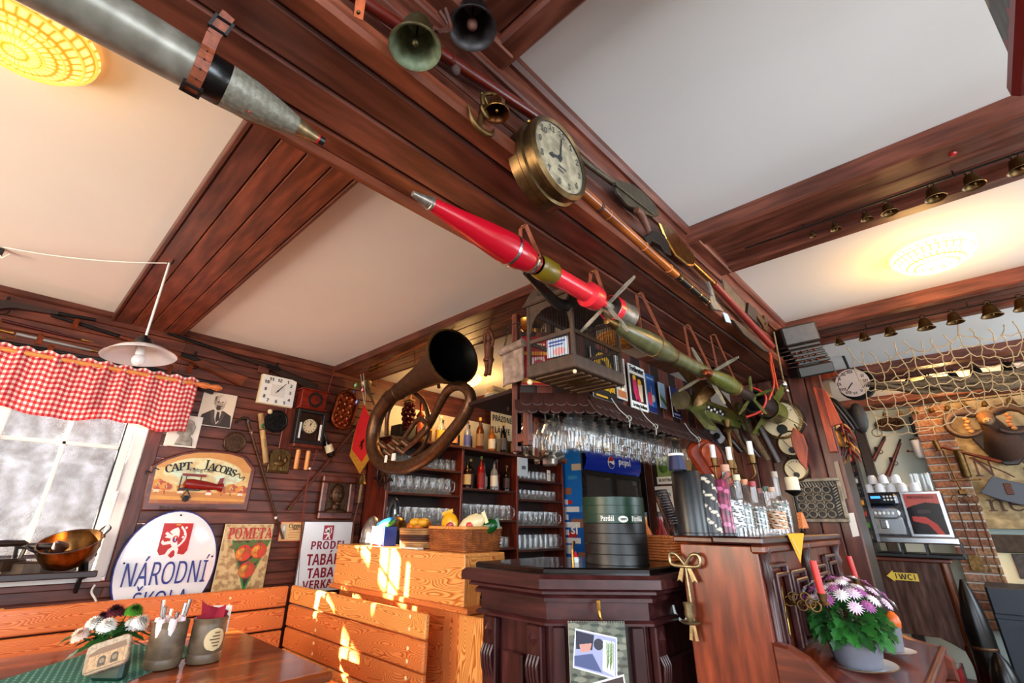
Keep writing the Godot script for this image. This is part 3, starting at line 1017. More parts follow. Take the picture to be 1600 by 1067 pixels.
func build_left_wall() -> void:
	# gingham valance on a turned rod
	var zl := 0.78
	var zr := -0.845
	var v := mb()
	v.sheet(220, 22, func(u: float, w: float):
		var z := lerpf(zl, zr, u)
		var ph := u * 62.0
		var fold := sin(ph + 1.3 * sin(u * 17.0)) * 0.012 + 0.02 * sin(u * 23.0 + 0.8) * (1.0 - w)
		var gather := 1.0 - absf(w - 0.88) / 0.12 if absf(w - 0.88) < 0.12 else 0.0
		var y := lerpf(1.858 + 0.018 * sin(u * 19.0) + 0.006 * sin(u * 47.0), 2.235 + 0.008 * sin(ph * 1.7), w)
		return W(-3.88 + fold * (0.5 + 0.5 * (1.0 - w)) + 0.012 * gather * sin(ph * 2.0), y, z), U(7.6, 1.5))
	var cu := thing("window_valance", "red and white gingham valance gathered on a wooden rod over the window", "curtain", Vector3.ZERO)
	put("cloth", v, gingham(), cu)
	var rd := thing("curtain_rod", "turned honey coloured wooden curtain rod with a knobbed end beside the valance", "curtain rod", W(-3.885, 2.2, 0.85))
	put("rod", mb().along(Vector3.ZERO, W(0, 0, -1)).lathe([U(0, 0), U(0.014, 0), U(0.014, 1.62), U(0, 1.62)], 14), M.pine_z, rd)
	put("finial", mb().along(W(0, 0, -1.62), W(0, -0.01, -2.6)).lathe([U(0, 0), U(0.018, 0.004), U(0.022, 0.02), U(0.014, 0.04), U(0.012, 0.06), U(0.02, 0.09), U(0.024, 0.12), U(0.015, 0.15), U(0.022, 0.18), U(0.026, 0.2), U(0.016, 0.225), U(0, 0.235)], 14), M.pinered_z, rd)
	# enamel pendant lamp on its slack cable
	var lp := thing("pendant_lamp", "white enamel pendant lamp with a bare bulb hanging before the gingham valance", "lamp", W(-2.79, 2.032, -0.327))
	var sh := mb().at(Vector3.ZERO, W(0.1, 0, 0.1))
	sh.lathe([U(0.03, 0.055), U(0.06, 0.05), U(0.11, 0.03), U(0.152, 0.0), U(0.155, -0.003), U(0.15, -0.003), U(0.108, 0.025), U(0.058, 0.045), U(0.0, 0.05)], 40)
	put("shade", sh, M.enamel, lp)
	put("gallery", mb().at(W(0, 0.05, 0), W(0.1, 0, 0.1)).lathe([U(0, 0.055), U(0.016, 0.055), U(0.02, 0.04), U(0.035, 0.035), U(0.042, 0.01), U(0.04, 0.0), U(0.0, 0.0)], 20), M.darksteel, lp)
	put("socket", mb().at(W(0, 0.0, 0), W(0.1, 0, 0.1)).lathe([U(0.018, 0.045), U(0.02, 0.01), U(0.015, 0.0), U(0, 0)], 16), M.white, lp)
	put("bulb", mb().at(W(0, -0.022, 0)).ball(Vector3.ZERO, W(0.028, 0.032, 0.028), 18), glass(Color(0.95, 0.95, 0.95), 0.55, 0.1), lp)
	var cab := thing("lamp_cable", "white cable from the ceiling over a hook down to the enamel lamp", "cable", Vector3.ZERO)
	var hook := W(-2.734, 2.53, -0.319)
	put("wire", mb().tube(sag(W(-3.292, 2.58, 0.305), hook, 0.025), 0.0025, 6), M.white, cab)
	put("cord", mb().tube([hook, lp.position + W(0, 0.1, 0)], 0.0055, 8), M.white, cab)
	put("hook", mb().tube([hook + W(0.01, 0.03, -0.015), hook + W(0.005, 0.0, -0.01), hook + W(-0.005, -0.008, 0), hook + W(-0.008, 0.006, 0.01)], 0.004, 6), M.iron, cab)
	var cn := thing("ceiling_terminal", "small bare wire terminal on the ceiling at the left edge", "terminal", W(-3.369, 2.6, 0.317))
	put("clamp", mb().box(W(0, -0.02, 0), W(0.03, 0.04, 0.03), 0.006), M.darksteel, cn)
	put("wire_loop", mb().tube([W(0, -0.03, 0), W(0.02, -0.06, -0.02), W(0.03, -0.03, -0.04)], 0.003, 6), M.white, cn)
	# long arms under the ceiling
	rifle("long rifle with a chestnut stock hanging right of the enamel lamp", W(-3.95, 2.482, 0.041), W(-3.95, 2.346, -1.181), M.iron, wood(Color(0.5, 0.24, 0.12), 2, 0.35))
	rifle("thin dark rifle under the ceiling edge above the square clock", W(-3.97, 2.549, -0.583), W(-3.97, 2.41, -1.771), M.iron, M.darkwood_z)
	rifle("dark shotgun resting just above the gingham valance", W(-3.95, 2.257, 0.361), W(-3.95, 2.254, -0.991), M.iron, flat(Color(0.09, 0.08, 0.08), 0.5))
	rifle("old flintlock at the left edge under the ceiling", W(-3.95, 2.516, -0.175), W(-3.95, 2.468, 0.453), M.iron, M.darkwood_z)
	for q in [["dark sabre in a reddish scabbard with brass tip, upper of the two swords", W(-3.94, 2.383, 0.297), W(-3.94, 2.36, -0.2), Color(0.25, 0.06, 0.05)], ["slim bright rapier with a brass hilt, lower of the two swords", W(-3.94, 2.319, 0.21), W(-3.94, 2.304, -0.258), Color(0.55, 0.55, 0.55)]]:
		var s := thing("wall_sword", q[0], "sword", q[1])
		var dv: Vector3 = q[2] - q[1]
		put("blade", mb().tube([dv * 0.12, dv * 0.6, dv * 0.93], [0.011, 0.01, 0.005], 8), flat(q[3], 0.35, 0.4), s)
		put("hilt", mb().tube([dv * -0.06, dv * 0.02, dv * 0.1], [0.012, 0.009, 0.011], 8), M.brass, s)
		put("guard", mb().tube(spline([dv * -0.06, dv * 0.0 + W(0.02, -0.045, 0), dv * 0.1 + W(0.01, -0.03, 0), dv * 0.14], 5), 0.004, 6), M.brass, s)
		put("tip", mb().tube([dv * 0.88, dv], [0.009, 0.004], 8), M.brass, s)
	for q in [[118, 506, "upper copper strap over the long rifle"], [62, 530, "pinkish copper strap under the rapier hilt"], [78, 548, "copper strap holding the dark shotgun, left"], [265, 578, "copper strap holding the dark shotgun, right"], [297, 576, "short brass strap left of the chestnut stock"]]:
		var cp := thing("copper_strap", q[2], "bracket", [W(-3.94, 2.457, -0.085), W(-3.94, 2.312, 0.046), W(-3.94, 2.254, -0.018), W(-3.94, 2.276, -0.655), W(-3.94, 2.314, -0.776)][[118, 62, 78, 265, 297].find(q[0])])
		put("band", mb().box(W(0.01, 0, 0), W(0.004, 0.07, 0.028), 0.001), M.copper, cp)
		put("rivet", mb().ball(W(0.013, 0.026, 0), Vector3.ONE * 0.005, 8), M.oldbrass, cp)
	# portrait photograph
	var ar := Art.new(160, 176, Color(0.86, 0.8, 0.71))
	ar.poly([0.0, 1.0, 0.08, 0.7, 0.36, 0.52, 0.7, 0.52, 0.95, 0.64, 1.0, 1.0], Color(0.2, 0.16, 0.14))
	ar.poly([0.42, 0.52, 0.62, 0.5, 0.68, 0.75, 0.55, 0.95, 0.46, 0.75], Color(0.82, 0.78, 0.7)).poly([0.5, 0.56, 0.58, 0.56, 0.62, 0.8, 0.54, 0.9, 0.5, 0.78], Color(0.18, 0.15, 0.14))
	ar.disc(0.53, 0.24, 0.19, 0.2, Color(0.72, 0.65, 0.57)).disc(0.55, 0.36, 0.15, 0.16, Color(0.68, 0.6, 0.52)).disc(0.6, 0.18, 0.1, 0.12, Color(0.84, 0.78, 0.7))
	ar.poly([0.35, 0.12, 0.42, 0.08, 0.4, 0.34, 0.37, 0.36], Color(0.35, 0.29, 0.25)).disc(0.38, 0.28, 0.03, 0.05, Color(0.62, 0.54, 0.47))
	ar.disc(0.52, 0.45, 0.07, 0.07, Color(0.24, 0.19, 0.17)).rect(0.45, 0.37, 0.17, 0.03, Color(0.24, 0.19, 0.17)).rect(0.44, 0.25, 0.08, 0.02, Color(0.25, 0.2, 0.17)).rect(0.57, 0.24, 0.08, 0.02, Color(0.25, 0.2, 0.17)).disc(0.48, 0.28, 0.025, 0.012, Color(0.2, 0.16, 0.14)).disc(0.6, 0.275, 0.025, 0.012, Color(0.2, 0.16, 0.14)).line(0.55, 0.27, 0.56, 0.34, 0.02, Color(0.56, 0.48, 0.41))
	ar.poly([0.3, 0.58, 0.42, 0.54, 0.5, 0.95, 0.4, 0.9], Color(0.3, 0.25, 0.22)).poly([0.64, 0.54, 0.76, 0.58, 0.68, 0.9, 0.6, 0.94], Color(0.3, 0.25, 0.22))
	flat_sign("portrait_photo", "sepia photograph of a bald bearded man in a suit, below the rod knob", "photograph", W(-3.975, 2.057, -1.029), 0.225, 0.245, ar.mat(0.6), M.paper, 0.006)
	# white relief portrait
	var wr := flat_sign("relief_tile", "white relief tile of a head in profile under the valance corner", "relief", W(-3.97, 1.874, -0.851), 0.19, 0.215, M.paper, M.paper, 0.016)
	var pf := mb()
	pf.at(W(0.01, 0, 0))
	pf.prism(v2([-0.05, -0.1, 0.06, -0.1, 0.05, -0.05, 0.03, -0.03, 0.045, -0.02, 0.055, 0.03, 0.035, 0.07, -0.0, 0.085, -0.035, 0.07, -0.05, 0.04, -0.06, 0.01, -0.048, -0.0, -0.05, -0.025, -0.03, -0.035, -0.04, -0.06]), 0.016, 0.006)
	put("profile_relief", pf, worn(Color(0.72, 0.7, 0.66), 0.7), wr)
	# square kitchen clock
	var ck := thing("square_clock", "square white wall clock with black numerals on a cream back board", "clock", W(-3.955, 2.276, -1.429), LEFTWALL)
	put("case", mb().box(W(0, 0, -0.018), W(0.285, 0.24, 0.036), 0.004), M.cream, ck)
	put("dial", mb().box(W(0.004, 0.002, 0.002), W(0.275, 0.23, 0.004), 0.001), M.white, ck)
	for i in 12:
		var a := PI / 2 - TAU * (i + 1) / 12
		var px := clampf(cos(a) * 1.35, -1, 1) * 0.1
		var py := clampf(sin(a) * 1.35, -1, 1) * 0.088
		text(ck, str(i + 1), W(px, py - 0.013, 0.005), 0.026, M.ink)
	put("ring", mb().box(W(0, 0.0, 0.0045), W(0.11, 0.1, 0.001)), flat(Color(0.84, 0.83, 0.8), 0.5), ck)
	put("hour_hand", mb().bar(W(-0.01, -0.012, 0.008), W(0.03, 0.038, 0.008), 0.006, 0.002), M.ink, ck)
	put("minute_hand", mb().bar(W(-0.016, -0.02, 0.01), W(0.055, 0.07, 0.01), 0.004, 0.002), M.ink, ck)
	put("boss", mb().at(W(0, 0, 0.006), W(PI / 2, 0, 0)).lathe([U(0.006, 0), U(0.006, 0.006), U(0, 0.006)], 12), M.ink, ck)
	tag(put("wall_block", mb().box(W(-3.975, 2.436, -1.292), W(0.02, 0.075, 0.085), 0.004), M.walldark_z), "plain dark wooden block above the square clock", "block")
	# round plaques
	var rp := thing("iron_plaque", "black iron roundel with a raised figure below the square clock", "plaque", W(-3.97, 2.035, -1.472), LEFTWALL)
	put("disc", mb().at(Vector3.ZERO, W(PI / 2, 0, 0)).lathe([U(0.09, -0.015), U(0.09, 0.006), U(0.082, 0.012), U(0.076, 0.006), U(0.0, 0.006)], 32), M.iron, rp)
	var rl := mb()
	for i in 26:
		var a := i * 2.39
		var r := 0.012 * sqrt(i) 
		rl.ball(W(cos(a) * r, sin(a) * r, 0.006), W(0.013, 0.009, 0.008), 8)
	put("raised_relief", rl, M.iron, rp)
	tag(put("tin_lid", mb().at(W(-3.95, 2.1, -1.4), W(0, PI / 2, 0)).ball(Vector3.ZERO, W(0.02, 0.02, 0.012), 12), M.cream), "small white round token under the lower edge of the square clock", "token")
	rp = thing("bronze_roundel", "brown bronze roundel cast with a date, above the airship board", "plaque", W(-3.97, 1.834, -1.198), LEFTWALL)
	put("disc", mb().at(Vector3.ZERO, W(PI / 2, 0, 0)).lathe([U(0.078, -0.015), U(0.078, 0.004), U(0.072, 0.008), U(0.068, 0.004), U(0.0, 0.004)], 32), M.bronze, rp)
	text(rp, "1872", W(0, 0.012, 0.004), 0.03, M.bronze, 0.0, "Droid Serif", true, Vector3.ZERO, 0.006)
	text(rp, "1997", W(0, -0.042, 0.004), 0.03, M.bronze, 0.0, "Droid Serif", true, Vector3.ZERO, 0.006)
	rp = thing("arched_plaque", "arched bronze plaque with a rider in relief right of the airship board", "plaque", W(-3.97, 1.73, -1.556), LEFTWALL)
	var ap := v2([-0.085, -0.095, 0.085, -0.095])
	for i in 9: ap.append(U(0.085 * cos(PI * i / 8), 0.05 + 0.045 * sin(PI * i / 8)))
	put("slab", mb().at(W(0, 0, -0.012)).prism(ap, 0.018, 0.005), M.oldbrass, rp)
	rl = mb()
	rl.ball(W(0, -0.02, 0.006), W(0.045, 0.025, 0.012), 12).ball(W(0.045, 0.01, 0.006), W(0.015, 0.028, 0.01), 10).ball(W(-0.005, 0.025, 0.006), W(0.014, 0.032, 0.01), 10).ball(W(-0.005, 0.064, 0.006), W(0.01, 0.011, 0.008), 8)
	for x in [-0.035, -0.02, 0.02, 0.04]: rl.ball(W(x, -0.055, 0.006), W(0.006, 0.028, 0.007), 8)
	for i in 9: rl.ball(W(-0.07 + i * 0.0175, -0.082, 0.006), W(0.012, 0.008, 0.008), 8)
	put("raised_relief", rl, M.oldbrass, rp)
	# walking sticks and scroll
	var stick := func(label: String, a: Vector3, b: Vector3, head: Material, shaft: Material, r := 0.011) -> Node3D:
		var o := thing("walking_stick", label, "walking stick", a)
		put("shaft", mb().tube([Vector3.ZERO, (b - a) * 0.5, b - a], [r, r * 0.85, r * 0.6], 10), shaft, o)
		put("ferrule", mb().tube([(b - a) * 0.96, b - a], r * 0.75, 10), M.oldbrass, o)
		put("collar", mb().along((b - a) * 0.07, (b - a) * 0.2).lathe([U(r * 1.3, 0), U(r * 1.6, 0.006), U(r * 1.3, 0.014), U(r, 0.03)], 12), head, o)
		return o
	var w1: Node3D = stick.call("knobbly cane with a silver collar left of the bamboo tube", W(-3.96, 1.983, -1.26), W(-3.96, 1.158, -1.687), M.steel, M.bronze)
	put("crook", mb().tube(spline([W(0, 0.0, 0), W(0, 0.035, 0.01), W(0, 0.035, 0.05), W(0, -0.005, 0.09)], 5), [0.013, 0.014, 0.015, 0.015, 0.015, 0.014, 0.014, 0.013, 0.013, 0.012, 0.012, 0.011, 0.011, 0.01, 0.01, 0.008], 8), M.darkwood_y, w1)
	put("plug", mb().ball((W(-3.96, 1.308, -1.604)) - w1.position, Vector3.ONE * 0.012, 8), M.white, w1)
	stick.call("straight brown cane slanting down to the left from the bottle", W(-3.96, 2.108, -2.202), W(-3.96, 1.365, -1.688), M.oldbrass, M.walldark_y, 0.013)
	var bt := thing("bamboo_tube", "pale bamboo scroll tube with a green crest and burnt lettering", "tube", W(-3.95, 1.704, -1.448))
	var tv := (W(-3.95, 2.073, -1.33)) - bt.position
	put("tube_body", mb().along(Vector3.ZERO, tv).lathe([U(0, 0), U(0.02, 0), U(0.02, tv.length() * 0.66), U(0.021, tv.length() * 0.67), U(0.02, tv.length() * 0.68), U(0.02, tv.length()), U(0, tv.length())], 16), wood(Color(0.88, 0.72, 0.46), 1, 0.5), bt)
	put("band", mb().along(tv * 0.66, tv).lathe([U(0.021, 0), U(0.022, 0.004), U(0.021, 0.01)], 16), M.leatherdark, bt)
	put("crest", mb().at(tv * 0.74 + W(0.018, 0, 0)).ball(Vector3.ZERO, W(0.006, 0.022, 0.014), 10), M.green, bt)
	for i in 5: put("letter_line", mb().box(tv * (0.32 + 0.035 * i) + W(0.02, 0, 0), W(0.002, 0.003, 0.016)), M.brownink, bt)
	# clocks
	ck = thing("red_clock", "small red wooden clock with a dark dial standing on the black pendulum clock", "clock", W(-3.93, 2.243, -1.715), LEFTWALL)
	var redw := wood(Color(0.56, 0.13, 0.06), 2, 0.3)
	put("case", mb().box(W(0, 0, 0), W(0.22, 0.15, 0.1), 0.004), redw, ck)
	put("plinth", mb().box(W(0, -0.08, 0), W(0.25, 0.016, 0.12), 0.004), redw, ck)
	put("cornice", mb().box(W(0, 0.08, 0), W(0.245, 0.014, 0.12), 0.004), redw, ck)
	put("chapter_ring", mb().at(W(0.01, 0, 0.051), W(PI / 2, 0, 0)).lathe([U(0.042, 0), U(0.045, 0.003), U(0.062, 0.003), U(0.065, 0)], 28), M.iron, ck)
	for i in 12: put("hour_mark", mb().box(W(0.01 + cos(TAU * i / 12) * 0.054, sin(TAU * i / 12) * 0.054, 0.055), W(0.005, 0.005, 0.001)), M.oldbrass, ck)
	put("hand", mb().bar(W(0.005, -0.01, 0.056), W(0.02, 0.04, 0.056), 0.006, 0.002), M.ink, ck)
	put("hand", mb().bar(W(0.01, 0.0, 0.057), W(0.03, -0.012, 0.057), 0.006, 0.002), M.ink, ck)
	ck = thing("pendulum_clock", "black framed pendulum wall clock with two hanging wooden weights", "clock", W(-3.92, 2.013, -1.728), LEFTWALL)
	put("backboard", mb().box(W(-0.03, -0.02, -0.055), W(0.34, 0.34, 0.02), 0.004), M.mahog_y, ck)
	for q in [[0, 0.128, 0.25, 0.026], [0, -0.128, 0.25, 0.026], [-0.112, 0, 0.026, 0.26], [0.112, 0, 0.026, 0.26]]:
		put("frame", mb().box(W(q[0], q[1], 0.0), W(q[2], q[3], 0.08 if q[2] > 0.1 else 0.076), 0.005), M.black, ck)
	put("panel", mb().box(W(0, 0, -0.01), W(0.21, 0.235, 0.02)), wood(Color(0.25, 0.12, 0.07), 1, 0.3), ck)
	put("bezel", mb().at(W(0, 0.012, 0.001), W(PI / 2, 0, 0)).lathe([U(0.063, 0), U(0.073, 0.008), U(0.063, 0.012), U(0.058, 0.006)], 28), M.darkwood_y, ck)
	put("dial", mb().at(W(0, 0.012, 0.002), W(PI / 2, 0, 0)).lathe([U(0.06, 0), U(0.06, 0.004), U(0, 0.004)], 28), M.cream, ck)
	for i in 12: put("hour_mark", mb().at(W(0, 0.012, 0.0065), W(0, 0, TAU * i / 12)).box(W(0, 0.046, 0), W(0.005, 0.014, 0.001)), M.ink, ck)
	put("hour_hand", mb().bar(W(0, 0.012, 0.008), W(0.016, 0.038, 0.008), 0.005, 0.001), M.ink, ck)
	put("minute_hand", mb().bar(W(0, 0.012, 0.009), W(0.008, 0.055, 0.009), 0.004, 0.001), M.ink, ck)
	for s in [-1, 1]: put("side_rod", mb().bar(W(s * 0.088, -0.1, 0.03), W(s * 0.088, 0.03, 0.03), 0.014, 0.01), M.white, ck)
	put("base", mb().box(W(0, -0.155, 0.0), W(0.24, 0.03, 0.08), 0.004), M.mahog_y, ck)
	for x in [-0.055, 0.03]:
		put("weight", mb().at(W(x, -0.34, 0.0)).lathe([U(0, 0), U(0.014, 0), U(0.018, 0.01), U(0.018, 0.15), U(0.0, 0.155)], 14), M.pine_y, ck)
		put("chain", mb().tube([W(x, -0.19, 0), W(x, -0.165, 0)], 0.003, 6), M.oldbrass, ck)
	# copper mould
	var cm := thing("copper_mould", "oval copper baking mould with grid relief hanging right of the clocks", "mould", W(-3.94, 2.213, -2.027), LEFTWALL)
	var tilt := Node3D.new()
	put("rim", mb().at(Vector3.ZERO, W(0, 0, -0.16)).tube(rim3(rounded(0.2, 0.34, 0.09), 0.03), 0.012, 8, true, true), M.copper, cm)
	put("pan", mb().at(W(0, 0, -0.02), W(0, 0, -0.16)).prism(rounded(0.2, 0.34, 0.09), 0.035, 0.004), M.copper, cm)
	var cells := mb().at(W(0, 0, 0.012), W(0, 0, -0.16))
	for i in 3:
		for j in 5: cells.ball(W((i - 1) * 0.056, (j - 2) * 0.06, 0), W(0.026, 0.028, 0.016), 8)
	put("fruit_relief", cells, worn(Color(0.55, 0.25, 0.14), 0.3, 0.9, 30.0), cm)
	for s in [-1, 1]: put("loop", mb().at(W(s * 0.03, s * 0.185, 0.0), W(PI / 2, 0, 0)).tube(rim3(circle(0.016, 12), 0.0, true), 0.005, 6, true, true), M.copper, cm)
	tilt.free()
	# flavoured bottle wired to the cane
	var wb := thing("wired_bottle", "small dark bottle with a gold label fixed at the top of the slanting cane", "bottle", W(-3.92, 1.805, -1.964))
	wb.rotation = W(0.5, 0, 0)
	put("bottle_glass", mb().lathe([U(0, 0), U(0.03, 0), U(0.033, 0.01), U(0.033, 0.12), U(0.012, 0.155), U(0.012, 0.2), U(0, 0.2)], 16), flat(Color(0.05, 0.045, 0.03), 0.1), wb)
	put("label", mb().lathe([U(0.0338, 0.035), U(0.0338, 0.1)], 16), M.cream, wb)
	put("neck_foil", mb().at(W(0, 0, 0)).lathe([U(0.0132, -0.01), U(0.033, -0.004), U(0.02, 0.0)], 12), M.steel, wb)
	# string with red cord from the ceiling corner
	var sg := thing("red_string", "thin red cord hanging from the ceiling corner past the cane to the bench", "cord", Vector3.ZERO)
	put("cord", mb().tube(spline([W(-3.93, 2.582, -1.882), W(-3.93, 2.312, -1.845), W(-3.9, 1.842, -1.815), W(-3.9, 1.52, -1.778), W(-3.93, 1.075, -1.819), W(-3.93, 0.787, -1.861)], 6), 0.004, 6), flat(Color(0.45, 0.1, 0.06), 0.6), sg)
	put("second_strand", mb().tube(spline([W(-3.9, 1.654, -1.787), W(-3.92, 1.4, -1.798), W(-3.92, 1.12, -1.817), W(-3.92, 0.819, -1.846)], 6), 0.003, 6), M.leather, sg)
	put("bead", mb().ball(W(-3.9, 1.684, -1.782), Vector3.ONE * 0.011, 8), M.white, sg)
	build_left_signs()

func rim3(a: Array, z: float, flatxz := false) -> Array:
	var o := []
	for p in a: o.append(W(p.x, z, p.y) if flatxz else W(p.x, p.y, z))
	return o

func build_left_signs() -> void:
	# airship board
	var o: Vector3 = W(-3.965, 1.518, -1.002)
	var t := thing("airship_board", "arched wooden board painted with a red airplane over an autumn landscape", "sign", o, LEFTWALL)
	var q := []
	for p in [W(-3.965, 1.34, -0.725), W(-3.965, 1.354, -1.38), W(-3.965, 1.652, -1.383)]: q.append(U(o.z - p.z, p.y - o.y))
	var l2: Array = []
	for p in [W(-3.965, 1.739, -1.299), W(-3.965, 1.762, -1.189), W(-3.965, 1.763, -1.07), W(-3.965, 1.751, -0.96), W(-3.965, 1.719, -0.856), W(-3.965, 1.672, -0.771), W(-3.965, 1.62, -0.711)]: l2.append(U(o.z - p.z, p.y - o.y))
	q.append_array(l2)
	var cen := Vector2.ZERO
	for p in q: cen += p / q.size()
	put("frame", mb().at(W(0, 0, -0.02)).prism(q, 0.035, 0.008), M.mahog_z, t)
	var inner := []
	for p in q: inner.append(cen + (p - cen) * U(0.9, 0.84))
	var a := Art.new(320, 200, Color(0.85, 0.74, 0.48))
	a.rect(0, 0, 1, 0.35, Color(0.8, 0.56, 0.28)).disc(0.5, 0.42, 0.42, 0.3, Color(0.87, 0.85, 0.66)).disc(0.3, 0.42, 0.14, 0.1, Color(0.8, 0.88, 0.78)).disc(0.75, 0.5, 0.16, 0.08, Color(0.8, 0.88, 0.78))
	a.rect(0, 0.78, 1, 0.22, Color(0.85, 0.6, 0.22)).poly([0, 0.76, 0.3, 0.8, 0.6, 0.77, 1, 0.82, 1, 0.88, 0, 0.86], Color(0.76, 0.48, 0.18)).rect(0, 0.93, 1, 0.07, Color(0.6, 0.33, 0.13))
	for s in [[0.06, 0.66, 0.06], [0.14, 0.7, 0.05], [0.3, 0.7, 0.045], [0.72, 0.72, 0.05], [0.82, 0.68, 0.06], [0.94, 0.7, 0.06]]:
		a.line(s[0], s[1], s[0], 0.82, 0.012, Color(0.35, 0.2, 0.1))
		for k in 9: a.disc(s[0] + s[2] * 0.8 * cos(k * 2.4), s[1] + s[2] * sin(k * 2.4), s[2] * 0.55, s[2] * 0.5, [Color(0.78, 0.42, 0.12), Color(0.85, 0.55, 0.15), Color(0.65, 0.25, 0.1)][k % 3])
	for s in [[0.03, 0.75], [0.26, 0.76], [0.55, 0.77], [0.9, 0.76]]: a.rect(s[0], s[1], 0.06, 0.05, Color(0.92, 0.88, 0.78)).poly([s[0] - 0.01, s[1], s[0] + 0.03, s[1] - 0.05, s[0] + 0.07, s[1]], Color(0.7, 0.14, 0.1))
	a.wear(0.35, Color(0.75, 0.5, 0.22), 4, 0.02)
	put("painting", mb().at(W(0, 0, 0.0)).prism(inner, 0.017), a.mat(0.4), t)
	var red := flat(Color(0.5, 0.07, 0.05), 0.35)
	put("fuselage", mb().at(W(0.04, -0.005, 0.024), W(0, 0, -PI / 2 - 0.06)).lathe([U(0, -0.12), U(0.03, -0.11), U(0.036, -0.07), U(0.03, 0.03), U(0.02, 0.09), U(0.03, 0.13), U(0, 0.135)], 14), red, t)
	put("upper_wing", mb().box(W(-0.025, 0.06, 0.03), W(0.15, 0.016, 0.012), 0.004), red, t)
	put("lower_wing", mb().box(W(-0.035, -0.035, 0.035), W(0.13, 0.014, 0.012), 0.004), M.darkwood_z, t)
	put("propeller", mb().box(W(-0.1, 0.0, 0.03), W(0.008, 0.1, 0.008), 0.003), M.darkwood_y, t)
	put("tail_fin", mb().at(W(0.13, 0, 0.02)).prism(v2([0, -0.01, 0.035, -0.01, 0.04, 0.055, 0.015, 0.05]), 0.01, 0.002), red, t)
	var gr := mb()
	for s in [-1, 1]: gr.bar(W(-0.045, -0.04, 0.03), W(-0.045 + s * 0.03, -0.09, 0.03), 0.006, 0.006)
	for x in [-0.07, 0.02]: gr.bar(W(x, -0.03, 0.03), W(x, 0.06, 0.03), 0.004, 0.004)
	put("strut", gr, M.darkwood_y, t)
	put("wheel", mb().at(W(-0.045, -0.095, 0.025), W(PI / 2, 0, 0)).lathe([U(0.02, 0), U(0.022, 0.008), U(0, 0.012)], 14), M.ink, t)
	var arc := "CAPT. JACOBS"
	for i in arc.length():
		if arc[i] != " ":
			var f := (i - 5.5) / 5.5
			text(t, arc[i], W(f * 0.2 + 0.02, 0.1 - f * f * 0.032, 0.018), 0.05, M.ink, 0.0, "Droid Serif", true, W(0, 0, -f * 0.3))
	text(t, "Flying Club", W(0.015, 0.078, 0.018), 0.022, M.brownink, 0.15, "Droid Serif", false)
	text(t, "New Members Welcome", W(0.0, -0.168, 0.018), 0.022, M.brownink, 0.36, "Droid Serif", false)
	for s in [-1, 1]: put("scroll", mb().tube(spline([W(s * 0.24, 0.08, 0.019), W(s * 0.27, 0.09, 0.019), W(s * 0.275, 0.06, 0.019), W(s * 0.31, 0.07, 0.019), W(s * 0.3, 0.045, 0.019)], 4), 0.003, 5), M.ink, t)
	# oval enamel school sign
	o = W(-3.93, 1.007, -0.953)
	t = thing("school_sign", "white oval enamel school sign with a blue rim and red lion shield", "sign", o, LEFTWALL)
	var sz := U(0.285, 0.34)
	put("rim", mb().at(W(0, 0, -0.012)).prism(circle(1.0, 48, sz.x, sz.y), 0.012, 0.003), M.blue, t)
	put("plate", mb().at(W(0, 0, 0), W(PI / 2, 0, 0), W(sz.x - 0.008, 0.02, sz.y - 0.008)).lathe([U(1, 0), U(0.9, 0.35), U(0.6, 0.75), U(0, 1)], 48), M.enamel, t)
	a = Art.new(128, 144, Color(0.72, 0.1, 0.1))
	lion(a, 0.48, 0.52, 0.92, Color(0.93, 0.92, 0.9))
	a.disc(0.5, 0.46, 0.1, 0.1, Color(0.72, 0.1, 0.1)).disc(0.5, 0.48, 0.06, 0.06, Color(0.15, 0.2, 0.5)).rect(0.485, 0.38, 0.03, 0.14, Color(0.95, 0.95, 0.95)).rect(0.46, 0.42, 0.08, 0.02, Color(0.95, 0.95, 0.95)).rect(0.42, 0.03, 0.16, 0.04, Color(0.85, 0.65, 0.2))
	put("shield", mb().at(W(0.0, 0.155, 0.012), W(0, 0, 0)).prism(v2([-0.085, 0.105, 0.085, 0.105, 0.085, -0.06, 0.07, -0.085, 0.02, -0.09, 0.0, -0.105, -0.02, -0.09, -0.07, -0.085, -0.085, -0.06]), 0.008), a.mat(0.2), t)
	text(t, "NÁRODNÍ", W(0.0, -0.1, 0.021), 0.125, M.blue, 0.46, "Droid Sans", false)
	text(t, "ŠKOLA", W(0.0, -0.25, 0.019), 0.11, M.blue, 0.3, "Droid Sans", false)
	for p in [[-0.24, 0.03], [0.25, 0.05], [0, 0.31]]: put("screw", mb().ball(W(p[0], p[1], 0.008), W(0.006, 0.006, 0.004), 8), M.iron, t)
	# fruit sign
	o = W(-3.94, 1.045, -1.423)
	var w := 0.335
	var h := 0.43
	a = Art.new(168, 216, Color(0.8, 0.7, 0.5))
	a.poly([0.2, 0.25, 0.98, 0.25, 0.62, 0.99], Color(0.14, 0.15, 0.13)).line(0.2, 0.25, 0.6, 0.98, 0.03, Color(0.2, 0.5, 0.2)).line(0.98, 0.25, 0.62, 0.98, 0.03, Color(0.2, 0.5, 0.2))
	for p in [[0.42, 0.3], [0.62, 0.28], [0.85, 0.29], [0.7, 0.55], [0.28, 0.32]]: a.poly([p[0] - 0.14, p[1] + 0.03, p[0], p[1] - 0.05, p[0] + 0.12, p[1], p[0], p[1] + 0.07], Color(0.25, 0.45, 0.18))
